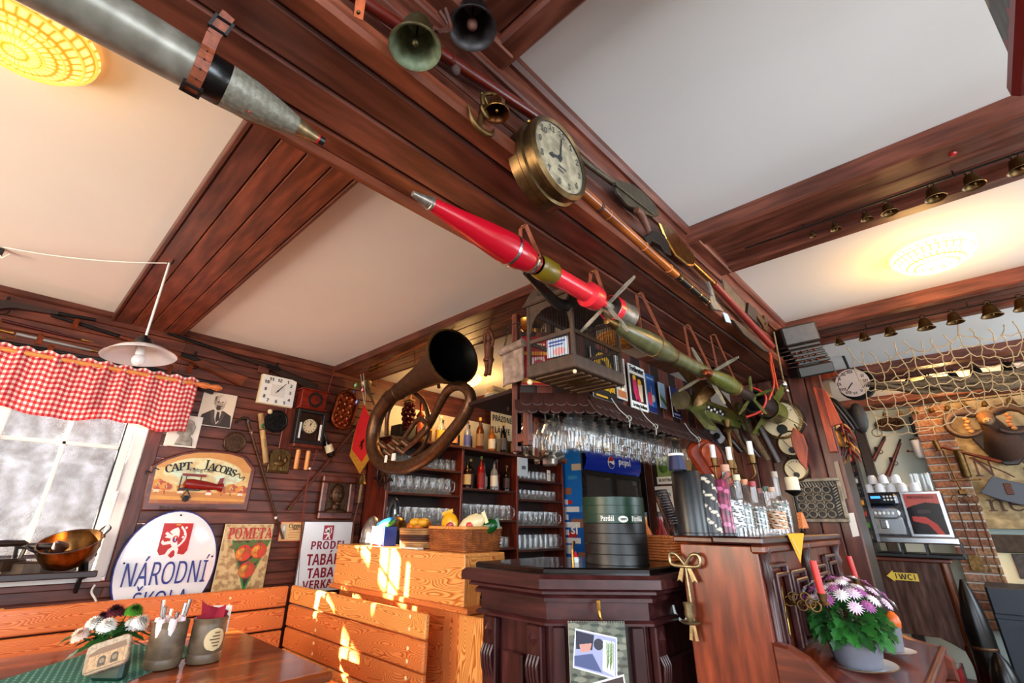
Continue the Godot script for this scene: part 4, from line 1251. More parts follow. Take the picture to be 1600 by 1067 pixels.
	for p in [[0.47, 0.44], [0.78, 0.41], [0.6, 0.7]]:
		a.disc(p[0], p[1], 0.17, 0.125, Color(0.78, 0.2, 0.12)).disc(p[0] - 0.04, p[1] + 0.01, 0.12, 0.09, Color(0.85, 0.5, 0.14)).disc(p[0] + 0.05, p[1] + 0.03, 0.09, 0.07, Color(0.8, 0.25, 0.14)).disc(p[0] - 0.07, p[1] - 0.02, 0.05, 0.04, Color(0.9, 0.68, 0.25))
		a.line(p[0], p[1] - 0.1, p[0] + 0.02, p[1] - 0.03, 0.012, Color(0.2, 0.15, 0.08))
	a.wear(0.55, Color(0.5, 0.33, 0.18), 9, 0.035)
	t = flat_sign("fruit_sign", "rust-stained tin sign with three apples in a dark triangle under red letters", "sign", o, w, h, a.mat(0.5), M.cream)
	text(t, "POMETA", W(0.012, 0.12, 0.0), 0.07, M.red, 0.31, "Droid Serif", true)
	# small paper sign
	a = Art.new(96, 64, Color(0.88, 0.62, 0.4))
	a.rect(0.03, 0.05, 0.94, 0.9, Color(0.9, 0.74, 0.5)).rect(0.05, 0.1, 0.22, 0.8, Color(0.78, 0.7, 0.62)).disc(0.16, 0.35, 0.06, 0.16, Color(0.92, 0.88, 0.8)).poly([0.08, 0.9, 0.16, 0.4, 0.26, 0.9], Color(0.72, 0.6, 0.5))
	for i in 4: a.rect(0.36 + 0.03 * (i % 2), 0.42 + i * 0.13, 0.5 - 0.05 * i, 0.04, Color(0.8, 0.4, 0.18))
	t = flat_sign("paper_sign", "small orange and cream advertising card between the apple sign and the tobacco sign", "sign", W(-3.97, 1.211, -1.751), 0.19, 0.135, a.mat(0.6), flat(Color(0.7, 0.2, 0.12), 0.5), 0.006)
	text(t, "Cigger", W(0.025, 0.012, 0.0), 0.032, M.brownink, 0.11, "Droid Serif", true)
	# tobacco sign
	o = W(-3.92, 1.031, -2.033)
	t = flat_sign("tobacco_sign", "white enamel tobacco shop sign with dark red capitals and a lion crest", "sign", o, 0.42, 0.5, M.enamel, flat(Color(0.2, 0.2, 0.24), 0.4), 0.014)
	a = Art.new(96, 112, Color(0.65, 0.06, 0.16))
	lion(a, 0.48, 0.52, 0.9, Color(0.93, 0.92, 0.9))
	a.disc(0.46, 0.4, 0.12, 0.1, Color(0.2, 0.3, 0.22))
	put("crest", mb().box(W(0.0, 0.17, 0.002), W(0.085, 0.11, 0.002)), M.red, t)
	put("crest_face", mb().quad(W(-0.0425, 0.115, 0.004), W(0.0425, 0.115, 0.004), W(0.0425, 0.225, 0.004), W(-0.0425, 0.225, 0.004), Vector3.BACK), a.mat(0.3), t)
	var dr := flat(Color(0.55, 0.03, 0.12), 0.3)
	text(t, "PRODEJ", W(0.01, 0.03, 0.0), 0.06, dr, 0.28, "Droid Sans", true)
	text(t, "TABÁKU", W(0.02, -0.065, 0.0), 0.08, dr, 0.34, "Droid Sans", true)
	text(t, "TABAK", W(0.01, -0.155, 0.0), 0.07, dr, 0.28, "Droid Sans", true)
	text(t, "VERKAUF", W(0.015, -0.23, 0.0), 0.06, dr, 0.34, "Droid Sans", true)
	# framed bronze relief
	t = thing("framed_relief", "bronze relief of a bald man's head in a chunky brown frame above the tobacco sign", "relief", W(-3.95, 1.475, -2.086), LEFTWALL)
	for s in [[0, 0.145, 0.31, 0.055], [0, -0.145, 0.31, 0.06], [-0.128, 0, 0.055, 0.24], [0.128, 0, 0.055, 0.24]]: put("frame_bar", mb().box(W(s[0], s[1], 0), W(s[2], s[3], 0.04 if s[2] > 0.1 else 0.038), 0.01), M.mahog_z, t)
	put("backing", mb().box(W(0, 0, -0.012), W(0.22, 0.24, 0.012)), M.bronze, t)
	var hd := mb()
	hd.ball(W(0, 0.025, 0.0), W(0.06, 0.085, 0.04), 20).ball(W(0.008, 0.01, 0.036), W(0.01, 0.024, 0.014), 10).ball(W(0.0, 0.035, 0.03), W(0.05, 0.012, 0.014), 10).ball(W(0.004, -0.025, 0.032), W(0.024, 0.008, 0.01), 10).ball(W(0.002, -0.05, 0.024), W(0.026, 0.02, 0.016), 10).ball(W(-0.062, 0.01, -0.002), W(0.012, 0.028, 0.014), 10).ball(W(0, -0.075, 0), W(0.04, 0.04, 0.026), 12).ball(W(0, -0.118, -0.004), W(0.1, 0.038, 0.024), 14)
	put("head_relief", hd, M.bronze, t)
	# shelf before the window with old kitchen ware
	t = thing("window_shelf", "dark wooden shelf on openwork brackets across the window bottom", "shelf", W(-3.86, 1.0, 0))
	put("board", mb().box(W(0, 0.0, -0.02), W(0.2, 0.022, 1.1), 0.004), M.darkwood_z, t)
	put("rail", mb().box(W(0.1, 0.0, -0.02), W(0.02, 0.035, 1.1), 0.006), M.darkwood_z, t)
	put("rail", mb().box(W(-0.085, 0.09, -0.02), W(0.012, 0.02, 1.1), 0.004), M.darkwood_z, t)
	for z in [-0.53, 0.4]:
		put("bracket", mb().at(W(-0.09, 0, z), W(0, 0, 0)).prism(v2([0, -0.1, 0.03, -0.11, 0.05, -0.04, 0.18, -0.02, 0.18, 0.0, 0.0, 0.1]), 0.02, 0.003), M.iron, t)
		put("side_fret", mb().at(W(-0.09, 0.01, z + 0.03)).prism(v2([0, 0, 0.15, 0, 0.06, 0.1, 0, 0.1]), 0.012, 0.002), M.iron, t)
	t = thing("brass_bowl", "dented brass preserving pan leaning on the window shelf", "pan", W(-3.85, 1.041, -0.438))
	t.rotation = W(0.3, 0.2, -0.3)
	t.scale = W(0.95, 1.2, 0.95)
	put("bowl", mb().lathe([U(0, 0), U(0.07, 0.004), U(0.12, 0.03), U(0.145, 0.075), U(0.15, 0.115), U(0.156, 0.117), U(0.156, 0.121), U(0.147, 0.121), U(0.14, 0.075), U(0.115, 0.034), U(0, 0.008)], 40), worn(Color(0.66, 0.46, 0.26), 0.3, 1.0, 9.0), t)
	for s in [-1, 1]:
		put("handle", mb().tube(spline([W(-0.035, 0.118, s * 0.15), W(-0.03, 0.14, s * 0.185), W(0.03, 0.14, s * 0.185), W(0.035, 0.118, s * 0.15)], 5), 0.005, 8), M.darksteel, t)
		put("handle_plate", mb().box(W(0, 0.112, s * 0.153), W(0.09, 0.016, 0.008), 0.003), M.darksteel, t)
	for k in 2:
		t = thing("flat_iron", ["old black charcoal iron with a wooden grip at the left edge of the window", "old charcoal iron standing on its end left of the brass pan"][k], "iron", [W(-3.86, 1.028, -0.147), W(-3.86, 1.011, -0.276)][k], [0.3, -0.5][k])
		put("iron_body", mb().at(Vector3.ZERO, W(-PI / 2, 0, 0)).prism(v2([-0.055, -0.09, 0.055, -0.09, 0.058, 0.0, 0.035, 0.07, 0.0, 0.115, -0.035, 0.07, -0.058, 0.0]), 0.06, 0.01), worn(Color(0.3, 0.24, 0.2), 0.5, 0.6), t)
		put("post", mb().bar(W(0, 0.05, 0.06), W(0, 0.13, 0.05), 0.012, 0.02, 0.003).bar(W(0, 0.05, -0.06), W(0, 0.13, -0.05), 0.012, 0.02, 0.003), M.darksteel, t)
		put("grip", mb().along(W(0, 0.135, 0.085), W(0, 0.135, -0.1)).lathe([U(0, 0), U(0.014, 0.005), U(0.018, 0.08), U(0.016, 0.16), U(0, 0.185)], 14), M.darkwood_z, t)
		if k: put("funnel", mb().along(W(0, 0.06, -0.08), W(0, 0.16, -0.12)).lathe([U(0.022, 0), U(0.026, 0.04), U(0.04, 0.09), U(0.03, 0.1), U(0, 0.1)], 14), worn(Color(0.25, 0.14, 0.1), 0.5, 0.4), t)
	tag(put("white_cable", mb().tube(spline([W(-3.9, 0.929, -0.596), W(-3.92, 0.891, -0.594), W(-3.92, 0.845, -0.627), W(-3.93, 0.804, -0.64)], 5), 0.006, 8), M.white), "short white cable loop at the right end of the window shelf", "cable")

# ---------------------------------------------------------------- bells, weapons and other finds on the main beam
func bell(parent: Node3D, r: float, h: float, outer: Material, inner: Material, clapper := true) -> void:   # mouth at y = 0, crown above
	var o := mb()
	o.lathe([U(r, 0), U(r * 1.02, h * 0.03), U(r * 0.9, h * 0.12), U(r * 0.72, h * 0.35), U(r * 0.6, h * 0.7), U(r * 0.5, h * 0.88), U(r * 0.3, h * 0.97), U(0, h)], 28)
	var i := mb()
	i.lathe([U(r, 0), U(r * 0.92, h * 0.02), U(r * 0.82, h * 0.13), U(r * 0.64, h * 0.36), U(r * 0.52, h * 0.7), U(r * 0.4, h * 0.86), U(0, h * 0.9)], 28)
	put("bell_body", o, outer, parent)
	put("bell_inside", i, inner, parent)
	put("crown_loop", mb().at(W(0, h * 1.08, 0), W(PI / 2, 0.4, 0)).tube(rim3(circle(h * 0.13, 12), 0.0, true), h * 0.04, 6, true, true), outer, parent)
	if clapper:
		put("clapper", mb().tube([W(0, h * 0.88, 0), W(0.003, h * 0.25, 0.002)], r * 0.05, 6).ball(W(0.003, h * 0.18, 0.002), W(r * 0.17, r * 0.24, r * 0.17), 10), outer, parent)

func xplate(called: String, label: String, cat: String, pts: Array, thick: float, mat: Material, parent: Node3D = null, bev := 0.003) -> Node3D:
	# a flat shape hung against the beam side, outlined by points on a plane of constant x
	var c := Vector3.ZERO
	for p in pts: c += p / pts.size()
	var q := []
	var own := parent == null
	var o: Node3D = thing(called, label, cat, c, LEFTWALL) if own else parent
	for p in pts: q.append(U(-(p.z - o.position.z), p.y - o.position.y))
	put("blade" if own else called, mb().prism(q, thick, bev), mat, o)
	return o

func pole(called: String, label: String, cat: String, a: Vector3, b: Vector3, r: Array, mat: Material, part := "shaft") -> Node3D:
	var o := thing(called, label, cat, a)
	var pts := []
	for i in r.size(): pts.append((b - a) * float(i) / (r.size() - 1))
	put(part, mb().tube(pts, r, 12), mat, o)
	return o

func strap(label: String, a: Vector3, b: Vector3, top: Vector3, w: float, mat: Material, r := 0.05) -> void:   # a loop from the beam round a tube
	var o := thing("leather_strap", label, "strap", top)
	var m := mb()
	var q := [a - top, Vector3.ZERO + W(-0.012, 0, 0), W(0.012, 0, 0), b - top]
	for i in 3: m.bar(q[i], q[i + 1], w, 0.003)
	put("band", m, mat, o)
	var l := mb()
	var c := (a + b) / 2.0 - top
	var pts := []
	var hw := absf(a.x - b.x) / 2.0
	for i in 11: pts.append(c + W(-cos(PI * i / 10) * hw, -sin(PI * i / 10) * r, 0))
	for i in 10: l.bar(pts[i], pts[i + 1], w, 0.003)
	put("loop", l, mat, o)
	put("nail", mb().ball(W(0, 0.0, 0.004), Vector3.ONE * 0.005, 8), M.oldbrass, o)

func fins(o: Node3D, z: float, l: float, mat: Material, count := 4, a0 := 0.35, tilt := 0.012) -> void:
	put("hub", mb().along(W(0, 0, z + 0.02), W(0, 0, z - 1)).lathe([U(0, 0), U(0.014, 0.002), U(0.018, 0.015), U(0.016, 0.05), U(0, 0.055)], 14), mat, o)
	for i in count:
		var a := a0 + TAU * i / count
		var m := mb().at(W(0, 0, z), W(0, 0, a))
		m.prism(v2([0.012, -0.007, l * 0.6, -0.009, l, -0.006, l * 1.02, 0.004, l * 0.7, 0.009, 0.012, 0.006]), 0.006, 0.0015)
		put("fin", m, mat, o)

func build_beam_things() -> void:
	var darkred := wood(Color(0.45, 0.12, 0.07), 2, 0.3)
	# grey shell with a leather belt
	var t := thing("artillery_shell", "long grey artillery shell with a black band and brass tip belted under the beam", "shell", W(-0.905, 2.13, -0.32))
	var fwd := func(z0: float) -> Mb: return mb().along(W(0, 0, z0), W(0, 0, z0 - 1.0))
	var grey := worn(Color(0.6, 0.58, 0.53), 0.35, 0.3, 5.0)
	put("casing", fwd.call(1.2).lathe([U(0, 0), U(0.055, 0), U(0.055, 0.6), U(0.046, 0.93)], 36), grey, t)
	put("black_band", fwd.call(0.27).lathe([U(0.046, 0), U(0.0465, 0.002), U(0.0455, 0.05), U(0.044, 0.052)], 36), flat(Color(0.04, 0.04, 0.04), 0.25), t)
	put("nose_cone", fwd.call(0.218).lathe([U(0.045, 0), U(0.045, 0.004), U(0.042, 0.05), U(0.034, 0.1), U(0.022, 0.15), U(0.0, 0.152)], 36), worn(Color(0.58, 0.56, 0.5), 0.45, 0.2, 26.0), t)
	put("brass_tip", fwd.call(0.068).lathe([U(0.0225, 0), U(0.011, 0.05), U(0, 0.052)], 20), worn(Color(0.72, 0.62, 0.46), 0.35, 0.8, 12.0), t)
	put("red_ring", fwd.call(0.018).lathe([U(0.011, 0), U(0.0115, 0.002), U(0.011, 0.004)], 20), M.red, t)
	put("fuze_cap", fwd.call(0.014).lathe([U(0.0105, 0), U(0.0105, 0.012), U(0, 0.014)], 20), M.darksteel, t)
	put("red_mark", mb().at(W(0.018, -0.028, 0.17), W(0.5, 0.5, -0.9)).box(W(0, -0.012, 0), W(0.022, 0.002, 0.005)).box(W(0, -0.012, 0), W(0.005, 0.002, 0.02)), M.red, t)
	var s := thing("leather_belt", "tan leather belt with two buckles round the grey shell", "belt", W(-0.905, 2.13, -0.052))
	var lb := mb()
	var bp := [W(0.08, 0.095, -0.01), W(0.055, 0.05, 0)]
	for i in 9: bp.append(W(cos(0.5 - PI * i / 8) * 0.05, sin(0.5 - PI * i / 8) * 0.05, 0))
	for i in bp.size() - 1: lb.bar(bp[i], bp[i + 1], 0.0045, 0.024)
	put("strap", lb, M.leather, s)
	for i in [0, 7]:
		var c: Vector3 = bp[i].lerp(bp[i + 1], 0.5)
		var dv: Vector3 = (bp[i + 1] - bp[i]).normalized()
		var k := mb()
		for e in [-1, 1]:
			k.bar(c + dv * 0.012 * e + W(0, 0, -0.017), c + dv * 0.012 * e + W(0, 0, 0.017), 0.011, 0.005)
			k.bar(c + dv * 0.014 + W(0, 0, 0.015 * e), c - dv * 0.014 + W(0, 0, 0.015 * e), 0.011, 0.005)
		put("buckle", k, M.iron, s)
	for i in 5: put("punch_hole", mb().at(bp[3 + i] * 1.06).ball(Vector3.ZERO, W(0.002, 0.002, 0.002), 6), M.ink, s)
	# red rocket
	var rred := flat(Color(0.72, 0.05, 0.13), 0.22)
	t = thing("red_rocket", "glossy red rocket with a silver nose and propeller fins hanging under the beam", "rocket", W(-0.872, 2.1, -0.556))
	put("nose_fuze", fwd.call(0.0).lathe([U(0, 0), U(0.008, 0.001), U(0.011, 0.02), U(0.018, 0.055), U(0.02, 0.056), U(0.02, 0.064), U(0.0, 0.066)], 24), worn(Color(0.66, 0.62, 0.58), 0.35, 0.7, 12.0), t)
	put("warhead", fwd.call(-0.064).lathe([U(0.019, 0), U(0.029, 0.08), U(0.042, 0.19), U(0.0506, 0.28), U(0.0512, 0.325), U(0.0500, 0.36), U(0.0378, 0.41), U(0.0348, 0.44), U(0.0, 0.44)], 36), rred, t)
	put("silver_ring", fwd.call(-0.375).lathe([U(0.0512, 0), U(0.0528, 0.002), U(0.0528, 0.01), U(0.0512, 0.012)], 36), M.steel, t)
	put("olive_band", fwd.call(-0.515).lathe([U(0.0348, 0), U(0.0415, 0.012), U(0.0415, 0.08), U(0.0329, 0.095), U(0, 0.095)], 28), flat(Color(0.42, 0.34, 0.06), 0.3), t)
	put("silver_band", fwd.call(-0.475).lathe([U(0.0372, 0), U(0.0403, 0.004), U(0.0378, 0.022), U(0.0354, 0.024)], 28), M.steel, t)
	var pink := flat(Color(0.85, 0.16, 0.2), 0.22)
	put("booster_tube", fwd.call(-0.6).lathe([U(0.034, 0), U(0.034, 0.2), U(0.05, 0.215), U(0.05, 0.26), U(0.046, 0.275), U(0.0, 0.285)], 28), pink, t)
	put("tail_stem", fwd.call(-0.88).lathe([U(0.0159, 0), U(0.0159, 0.05), U(0, 0.052)], 16), pink, t)
	fins(t, -0.95, 0.155, worn(Color(0.68, 0.63, 0.56), 0.5, 0.0, 6.0), 4, 0.55)
	put("exhaust_can", fwd.call(-1.0).lathe([U(0.05, 0), U(0.053, 0.0), U(0.053, 0.1), U(0.056, 0.105), U(0.053, 0.108), U(0.049, 0.1), U(0.049, 0.0)], 28), worn(Color(0.6, 0.56, 0.5), 0.4, 0.5, 10.0), t)
	put("red_band", fwd.call(-0.975).lathe([U(0.05, 0), U(0.0535, 0.002), U(0.0535, 0.034), U(0.05, 0.036)], 28), pink, t)
	for i in 2: put("stencil_mark", mb().box(W(0.026, 0.004 - 0.012 * i, -0.7 - 0.01 * i), W(0.004, 0.004, 0.07)), M.ink, t)
	strap("copper brown strap round the red warhead", W(-0.905, 2.1, -1.02), W(-0.835, 2.1, -1.04), W(-0.87, 2.218, -1.0), 0.014, M.leather, 0.035)
	strap("copper brown strap round the red rocket tail", W(-0.9, 2.1, -1.42), W(-0.84, 2.1, -1.44), W(-0.87, 2.218, -1.42), 0.014, M.leather, 0.036)
	# grey-green rocket
	var sage := worn(Color(0.42, 0.42, 0.27), 0.3, 0.0, 5.0)
	t = thing("green_rocket", "sage green rocket hanging behind the red one, with pale fins and steel exhaust", "rocket", W(-0.835, 2.0, -1.43))
	put("nose_fuze", fwd.call(0.0).lathe([U(0, 0), U(0.014, 0.002), U(0.016, 0.05), U(0.022, 0.06), U(0, 0.06)], 18), M.oldbrass, t)
	put("warhead", fwd.call(-0.055).lathe([U(0.02, 0), U(0.034, 0.1), U(0.045, 0.22), U(0.048, 0.33), U(0.046, 0.4), U(0.034, 0.48), U(0.03, 0.5), U(0, 0.5)], 32), sage, t)
	for z in [-0.36, -0.54]: put("brass_ring", fwd.call(z).lathe([U(0.036, 0), U(0.0495 if z > -0.5 else 0.036, 0.002), U(0.0495 if z > -0.5 else 0.036, 0.008), U(0.036, 0.01)], 28), M.oldbrass, t)
	put("booster_tube", fwd.call(-0.55).lathe([U(0.032, 0), U(0.032, 0.32), U(0.037, 0.34), U(0.034, 0.37), U(0, 0.37)], 28), sage, t)
	fins(t, -0.95, 0.17, worn(Color(0.62, 0.58, 0.48), 0.5, 0.0, 6.0), 4, 0.35)
	put("exhaust_can", fwd.call(-0.98).lathe([U(0.05, 0), U(0.052, 0), U(0.052, 0.12), U(0.048, 0.12), U(0.048, 0.0)], 28), M.darksteel, t)
	strap("copper brown strap round the sage rocket warhead", W(-0.875, 2.01, -1.78), W(-0.795, 2.0, -1.84), W(-0.835, 2.218, -1.72), 0.012, M.leather, 0.045)
	strap("copper brown strap round the sage rocket fins", W(-0.87, 2.0, -2.28), W(-0.8, 2.0, -2.34), W(-0.835, 2.218, -2.2), 0.01, M.leather, 0.038)
	# small bright green rocket
	t = thing("green_rocket", "short moss green rocket with a grey tube and thin brass fins near the pillar", "rocket", W(-0.79, 1.97, -2.22))
	var moss := worn(Color(0.4, 0.42, 0.14), 0.35, 0.0, 8.0)
	put("nose_fuze", fwd.call(0.0).lathe([U(0, 0), U(0.014, 0.002), U(0.02, 0.05), U(0, 0.052)], 16), M.copper, t)
	put("warhead", fwd.call(-0.05).lathe([U(0.02, 0), U(0.036, 0.08), U(0.045, 0.2), U(0.044, 0.28), U(0.032, 0.36), U(0, 0.36)], 28), moss, t)
	put("brass_collar", fwd.call(-0.38).lathe([U(0.032, 0), U(0.042, 0.004), U(0.04, 0.03), U(0.032, 0.045), U(0, 0.045)], 28), M.oldbrass, t)
	put("booster_tube", fwd.call(-0.42).lathe([U(0.03, 0), U(0.03, 0.2), U(0.022, 0.22), U(0, 0.22)], 24), worn(Color(0.22, 0.21, 0.19), 0.35, 0.4, 8.0), t)
	fins(t, -0.66, 0.12, moss, 5, 0.2)
	strap("thin copper strap round the short moss rocket", W(-0.82, 1.97, -2.5), W(-0.76, 1.97, -2.56), W(-0.79, 2.218, -2.42), 0.007, M.leather, 0.035)
	# finned bomb
	t = thing("finned_bomb", "olive finned bomb with a dark open cylinder in front of the pillar", "bomb", W(-0.8, 1.96, -2.95))
	put("cylinder", fwd.call(0.0).lathe([U(0.058, 0), U(0.065, 0), U(0.065, 0.22), U(0.0, 0.22), U(0.0, 0.2), U(0.058, 0.2), U(0.058, 0)], 28), worn(Color(0.13, 0.11, 0.09), 0.35, 0.4, 8.0), t)
	put("tail_body", fwd.call(-0.22).lathe([U(0.07, 0), U(0.07, 0.2), U(0.055, 0.26), U(0, 0.27)], 28), moss, t)
	for i in 4:
		put("fin", mb().at(W(0, 0, 0), W(0, 0, 0.9 + i * TAU / 4)).box(W(0.12, 0, -0.3), W(0.12, 0.004, 0.12), 0.001), moss, t)
	var oc := thing("orange_rope", "doubled orange cord tied from the beam end round the finned bomb", "cord", Vector3.ZERO)
	put("strand", mb().tube(spline([W(-0.63, 2.176, -2.799), W(-0.66, 2.137, -2.889), W(-0.7, 2.063, -3.039), W(-0.74, 1.97, -3.02), W(-0.79, 1.89, -3.0)], 6), 0.006, 6), flat(Color(0.75, 0.26, 0.1), 0.6), oc)
	put("strand", mb().tube(spline([W(-0.63, 2.176, -2.799), W(-0.67, 2.14, -2.974), W(-0.7, 2.044, -3.1)], 6), 0.006, 6), flat(Color(0.75, 0.26, 0.1), 0.6), oc)
	put("knot", mb().tube(spline([W(-0.86, 1.98, -2.96), W(-0.8, 2.04, -2.95), W(-0.735, 1.98, -2.95), W(-0.77, 1.9, -2.94), W(-0.85, 1.87, -2.92)], 6), 0.006, 6), flat(Color(0.75, 0.16, 0.1), 0.6), oc)
	# green launcher tube
	t = thing("launcher_tube", "light green launcher tube with a black label and folded trigger frame", "launcher", W(-1.079, 1.95, -2.589))
	var ax: Vector3 = (W(-1.037, 1.95, -3.485)) - t.position
	var grn := worn(Color(0.38, 0.39, 0.15), 0.4, 0.0, 5.0)
	var l := ax.length()
	put("tube", mb().along(Vector3.ZERO, ax).lathe([U(0, 0), U(0.054, 0.001), U(0.056, 0.01), U(0.05, 0.06), U(0.05, l), U(0.04, l + 0.01), U(0, l + 0.01)], 28), grn, t)
	put("end_cap", mb().along(Vector3.ZERO, -ax).lathe([U(0.057, -0.015), U(0.057, 0.004), U(0, 0.006)], 28), worn(Color(0.42, 0.36, 0.2), 0.5), t)
	var dn := W(0.035, -0.06, 0)
	put("rail", mb().bar(ax * 0.2 + dn, ax * 0.98 + dn, 0.045, 0.035, 0.004), grn, t)
	put("trigger_frame", mb().bar(ax * 0.08 + dn * 0.6, ax * 0.08 + dn * 2.6, 0.025, 0.012).bar(ax * 0.2 + dn * 0.6, ax * 0.2 + dn * 2.6, 0.025, 0.012).bar(ax * 0.08 + dn * 2.6, ax * 0.2 + dn * 2.6, 0.025, 0.012), grn, t)
	put("sight", mb().bar(ax * 0.86 + W(0, 0.04, 0), ax * 0.95 + W(0.0, 0.12, 0), 0.03, 0.02), grn, t)
	var la := Art.new(96, 32, Color(0.07, 0.07, 0.07))
	for i in 6: la.rect(0.06 + 0.15 * i, 0.15 + 0.2 * (i % 2), 0.1, 0.25, Color(0.8, 0.8, 0.75)).rect(0.08 + 0.14 * i, 0.65, 0.08, 0.12, Color(0.7, 0.7, 0.65))
	var lm := mb().along(Vector3.ZERO, ax)
	lm.sheet(2, 6, func(u: float, v: float) -> Vector3:
		var a := 0.5 + v * 1.1
		return W(cos(a) * 0.051, l * (0.24 + 0.3 * u), sin(a) * 0.051))
	put("label_plate", lm, la.mat(0.4), t)
	tag(put("carry_bar", mb().bar(W(-1.039, 2.15, -2.953), W(-1.011, 1.98, -3.231), 0.03, 0.008), worn(Color(0.42, 0.28, 0.18), 0.6)), "brown webbing sling holding the green launcher tube to the beam", "sling")
	# brass horn above the launcher
	t = thing("brass_horn", "brown brass horn bell pointing down between the sage rocket and the green launcher", "horn", W(-0.964, 2.0, -2.624))
	var hv := W(-0.12, 0.16, 0.02)
	put("horn_bell", mb().along(-hv * 0.2, hv).lathe([U(0.1, 0), U(0.103, 0.004), U(0.075, 0.03), U(0.045, 0.08), U(0.025, 0.16), U(0.015, 0.26), U(0.012, 0.26), U(0.022, 0.16), U(0.04, 0.08), U(0.072, 0.028), U(0.1, 0)], 32), M.oldbrass, t)
	# curved dark horn behind the red rocket
	t = thing("curved_horn", "curved dark grey hunting horn hooked up behind the red rocket", "horn", W(-0.977, 2.14, -1.136))
	var hp := spline([Vector3.ZERO, (W(-0.995, 2.12, -1.253)) - t.position, (W(-1.029, 2.12, -1.393)) - t.position, (W(-1.014, 2.13, -1.452)) - t.position, (W(-0.97, 2.16, -1.429)) - t.position], 6)
	var hr := []
	for i in hp.size(): hr.append(lerpf(0.014, 0.027, minf(1.0, i / 16.0)))
	put("horn_tube", mb().tube(hp, hr, 14), worn(Color(0.16, 0.16, 0.15), 0.4, 0.2, 6.0), t)
	put("rim", mb().tube([hp[-2], hp[-1]], 0.03, 14), M.darksteel, t)
	# red pole, bamboo, spears
	pole("red_pole", "dark red lacquered pole running behind the bells on the beam side", "pole", W(-0.655, 2.29, -0.224), W(-0.655, 2.423, -0.86), [0.013, 0.015, 0.016], darkred)
	t = thing("copper_clip", "copper pipe clip at the upper end of the red pole", "bracket", W(-0.66, 2.282, -0.24))
	put("band", mb().bar(W(0, 0.02, 0.012), W(0.02, 0.0, 0), 0.003, 0.02).bar(W(0.02, 0, 0), W(0, -0.035, -0.01), 0.003, 0.02), M.copper, t)
	put("screw", mb().ball(W(0.008, -0.028, -0.006), Vector3.ONE * 0.004, 8), M.oldbrass, t)
	t = pole("bamboo_rod", "honey coloured bamboo rod on the beam right of the brass clock", "rod", W(-0.65, 2.265, -0.982), W(-0.65, 2.228, -1.69), [0.017, 0.017, 0.016, 0.015, 0.014], wood(Color(0.85, 0.47, 0.17), 2, 0.25))
	var bd: Vector3 = (W(-0.65, 2.228, -1.69)) - t.position
	for f in [0.28, 0.62, 0.9]: put("node_ring", mb().along(bd * f, bd * 2.0).lathe([U(0.015, 0), U(0.0185, 0.003), U(0.015, 0.008)], 14), M.pinered_z, t)
	put("clip", mb().along(bd * 0.2, bd * 2.0).lathe([U(0.0175, 0), U(0.019, 0.001), U(0.019, 0.012), U(0.0175, 0.013)], 14), M.leatherdark, t)
	t = pole("sword_cane", "black scabbard with brass rings continuing from the bamboo rod", "scabbard", W(-0.65, 2.227, -1.702), W(-0.65, 2.22, -2.02), [0.012, 0.011, 0.01], M.black)
	bd = (W(-0.65, 2.22, -2.02)) - t.position
	for f in [0.05, 0.35, 0.65, 0.92]: put("brass_ring", mb().along(bd * f, bd * 2.0).lathe([U(0.011, 0), U(0.014, 0.003), U(0.011, 0.01)], 12), M.brass, t)
	put("brass_strip", mb().bar(bd * 0.02 + W(0.008, 0.009, 0), bd + W(0.008, 0.009, 0), 0.004, 0.006), M.brass, t)
	xplate("halberd_head", "small pale steel halberd head with a curved beak below the red spear", "halberd", [W(-0.66, 2.35, -2.068), W(-0.66, 2.323, -2.102), W(-0.66, 2.268, -2.117), W(-0.66, 2.239, -2.199), W(-0.66, 2.207, -2.077), W(-0.66, 2.227, -2.04), W(-0.66, 2.266, -2.049), W(-0.66, 2.283, -2.086)], 0.012, worn(Color(0.6, 0.57, 0.52), 0.4, 0.3))
	t = xplate("paddle_spear", "dull grey leaf-bladed spear touching the ceiling moulding, nearest the clock", "spear", [W(-0.66, 2.435, -1.245), W(-0.66, 2.463, -1.28), W(-0.66, 2.512, -1.396), W(-0.66, 2.523, -1.494), W(-0.66, 2.516, -1.579), W(-0.66, 2.477, -1.608), W(-0.66, 2.44, -1.55), W(-0.66, 2.408, -1.449), W(-0.66, 2.38, -1.338), W(-0.66, 2.392, -1.268)], 0.012, worn(Color(0.36, 0.32, 0.25), 0.5, 0.4), null, 0.004)
	var px := func(p: Vector3, o: Node3D) -> Vector3: return Transform3D(Basis(Vector3.UP, LEFTWALL), o.position).affine_inverse() * p
	put("shaft", mb().tube([px.call(W(-0.66, 2.41, -0.984), t), px.call(W(-0.66, 2.418, -1.108), t), px.call(W(-0.66, 2.44, -1.267), t)], [0.01, 0.01, 0.012], 10), worn(Color(0.38, 0.34, 0.26), 0.5, 0.3), t)
	put("midrib", mb().tube([px.call(W(-0.645, 2.415, -1.239), t), px.call(W(-0.645, 2.441, -1.542), t)], [0.006, 0.003], 6), worn(Color(0.36, 0.32, 0.25), 0.5, 0.4), t)
	t = xplate("carved_dagger", "dark dagger with cut-out blade and a worn wooden grip below the grey spear", "dagger", [W(-0.655, 2.281, -1.427), W(-0.655, 2.325, -1.481), W(-0.655, 2.361, -1.531), W(-0.655, 2.387, -1.609), W(-0.655, 2.37, -1.649), W(-0.655, 2.307, -1.661), W(-0.655, 2.296, -1.596), W(-0.655, 2.313, -1.567), W(-0.655, 2.309, -1.54), W(-0.655, 2.3, -1.496), W(-0.655, 2.269, -1.473)], 0.01, worn(Color(0.13, 0.1, 0.08), 0.5, 0.4))
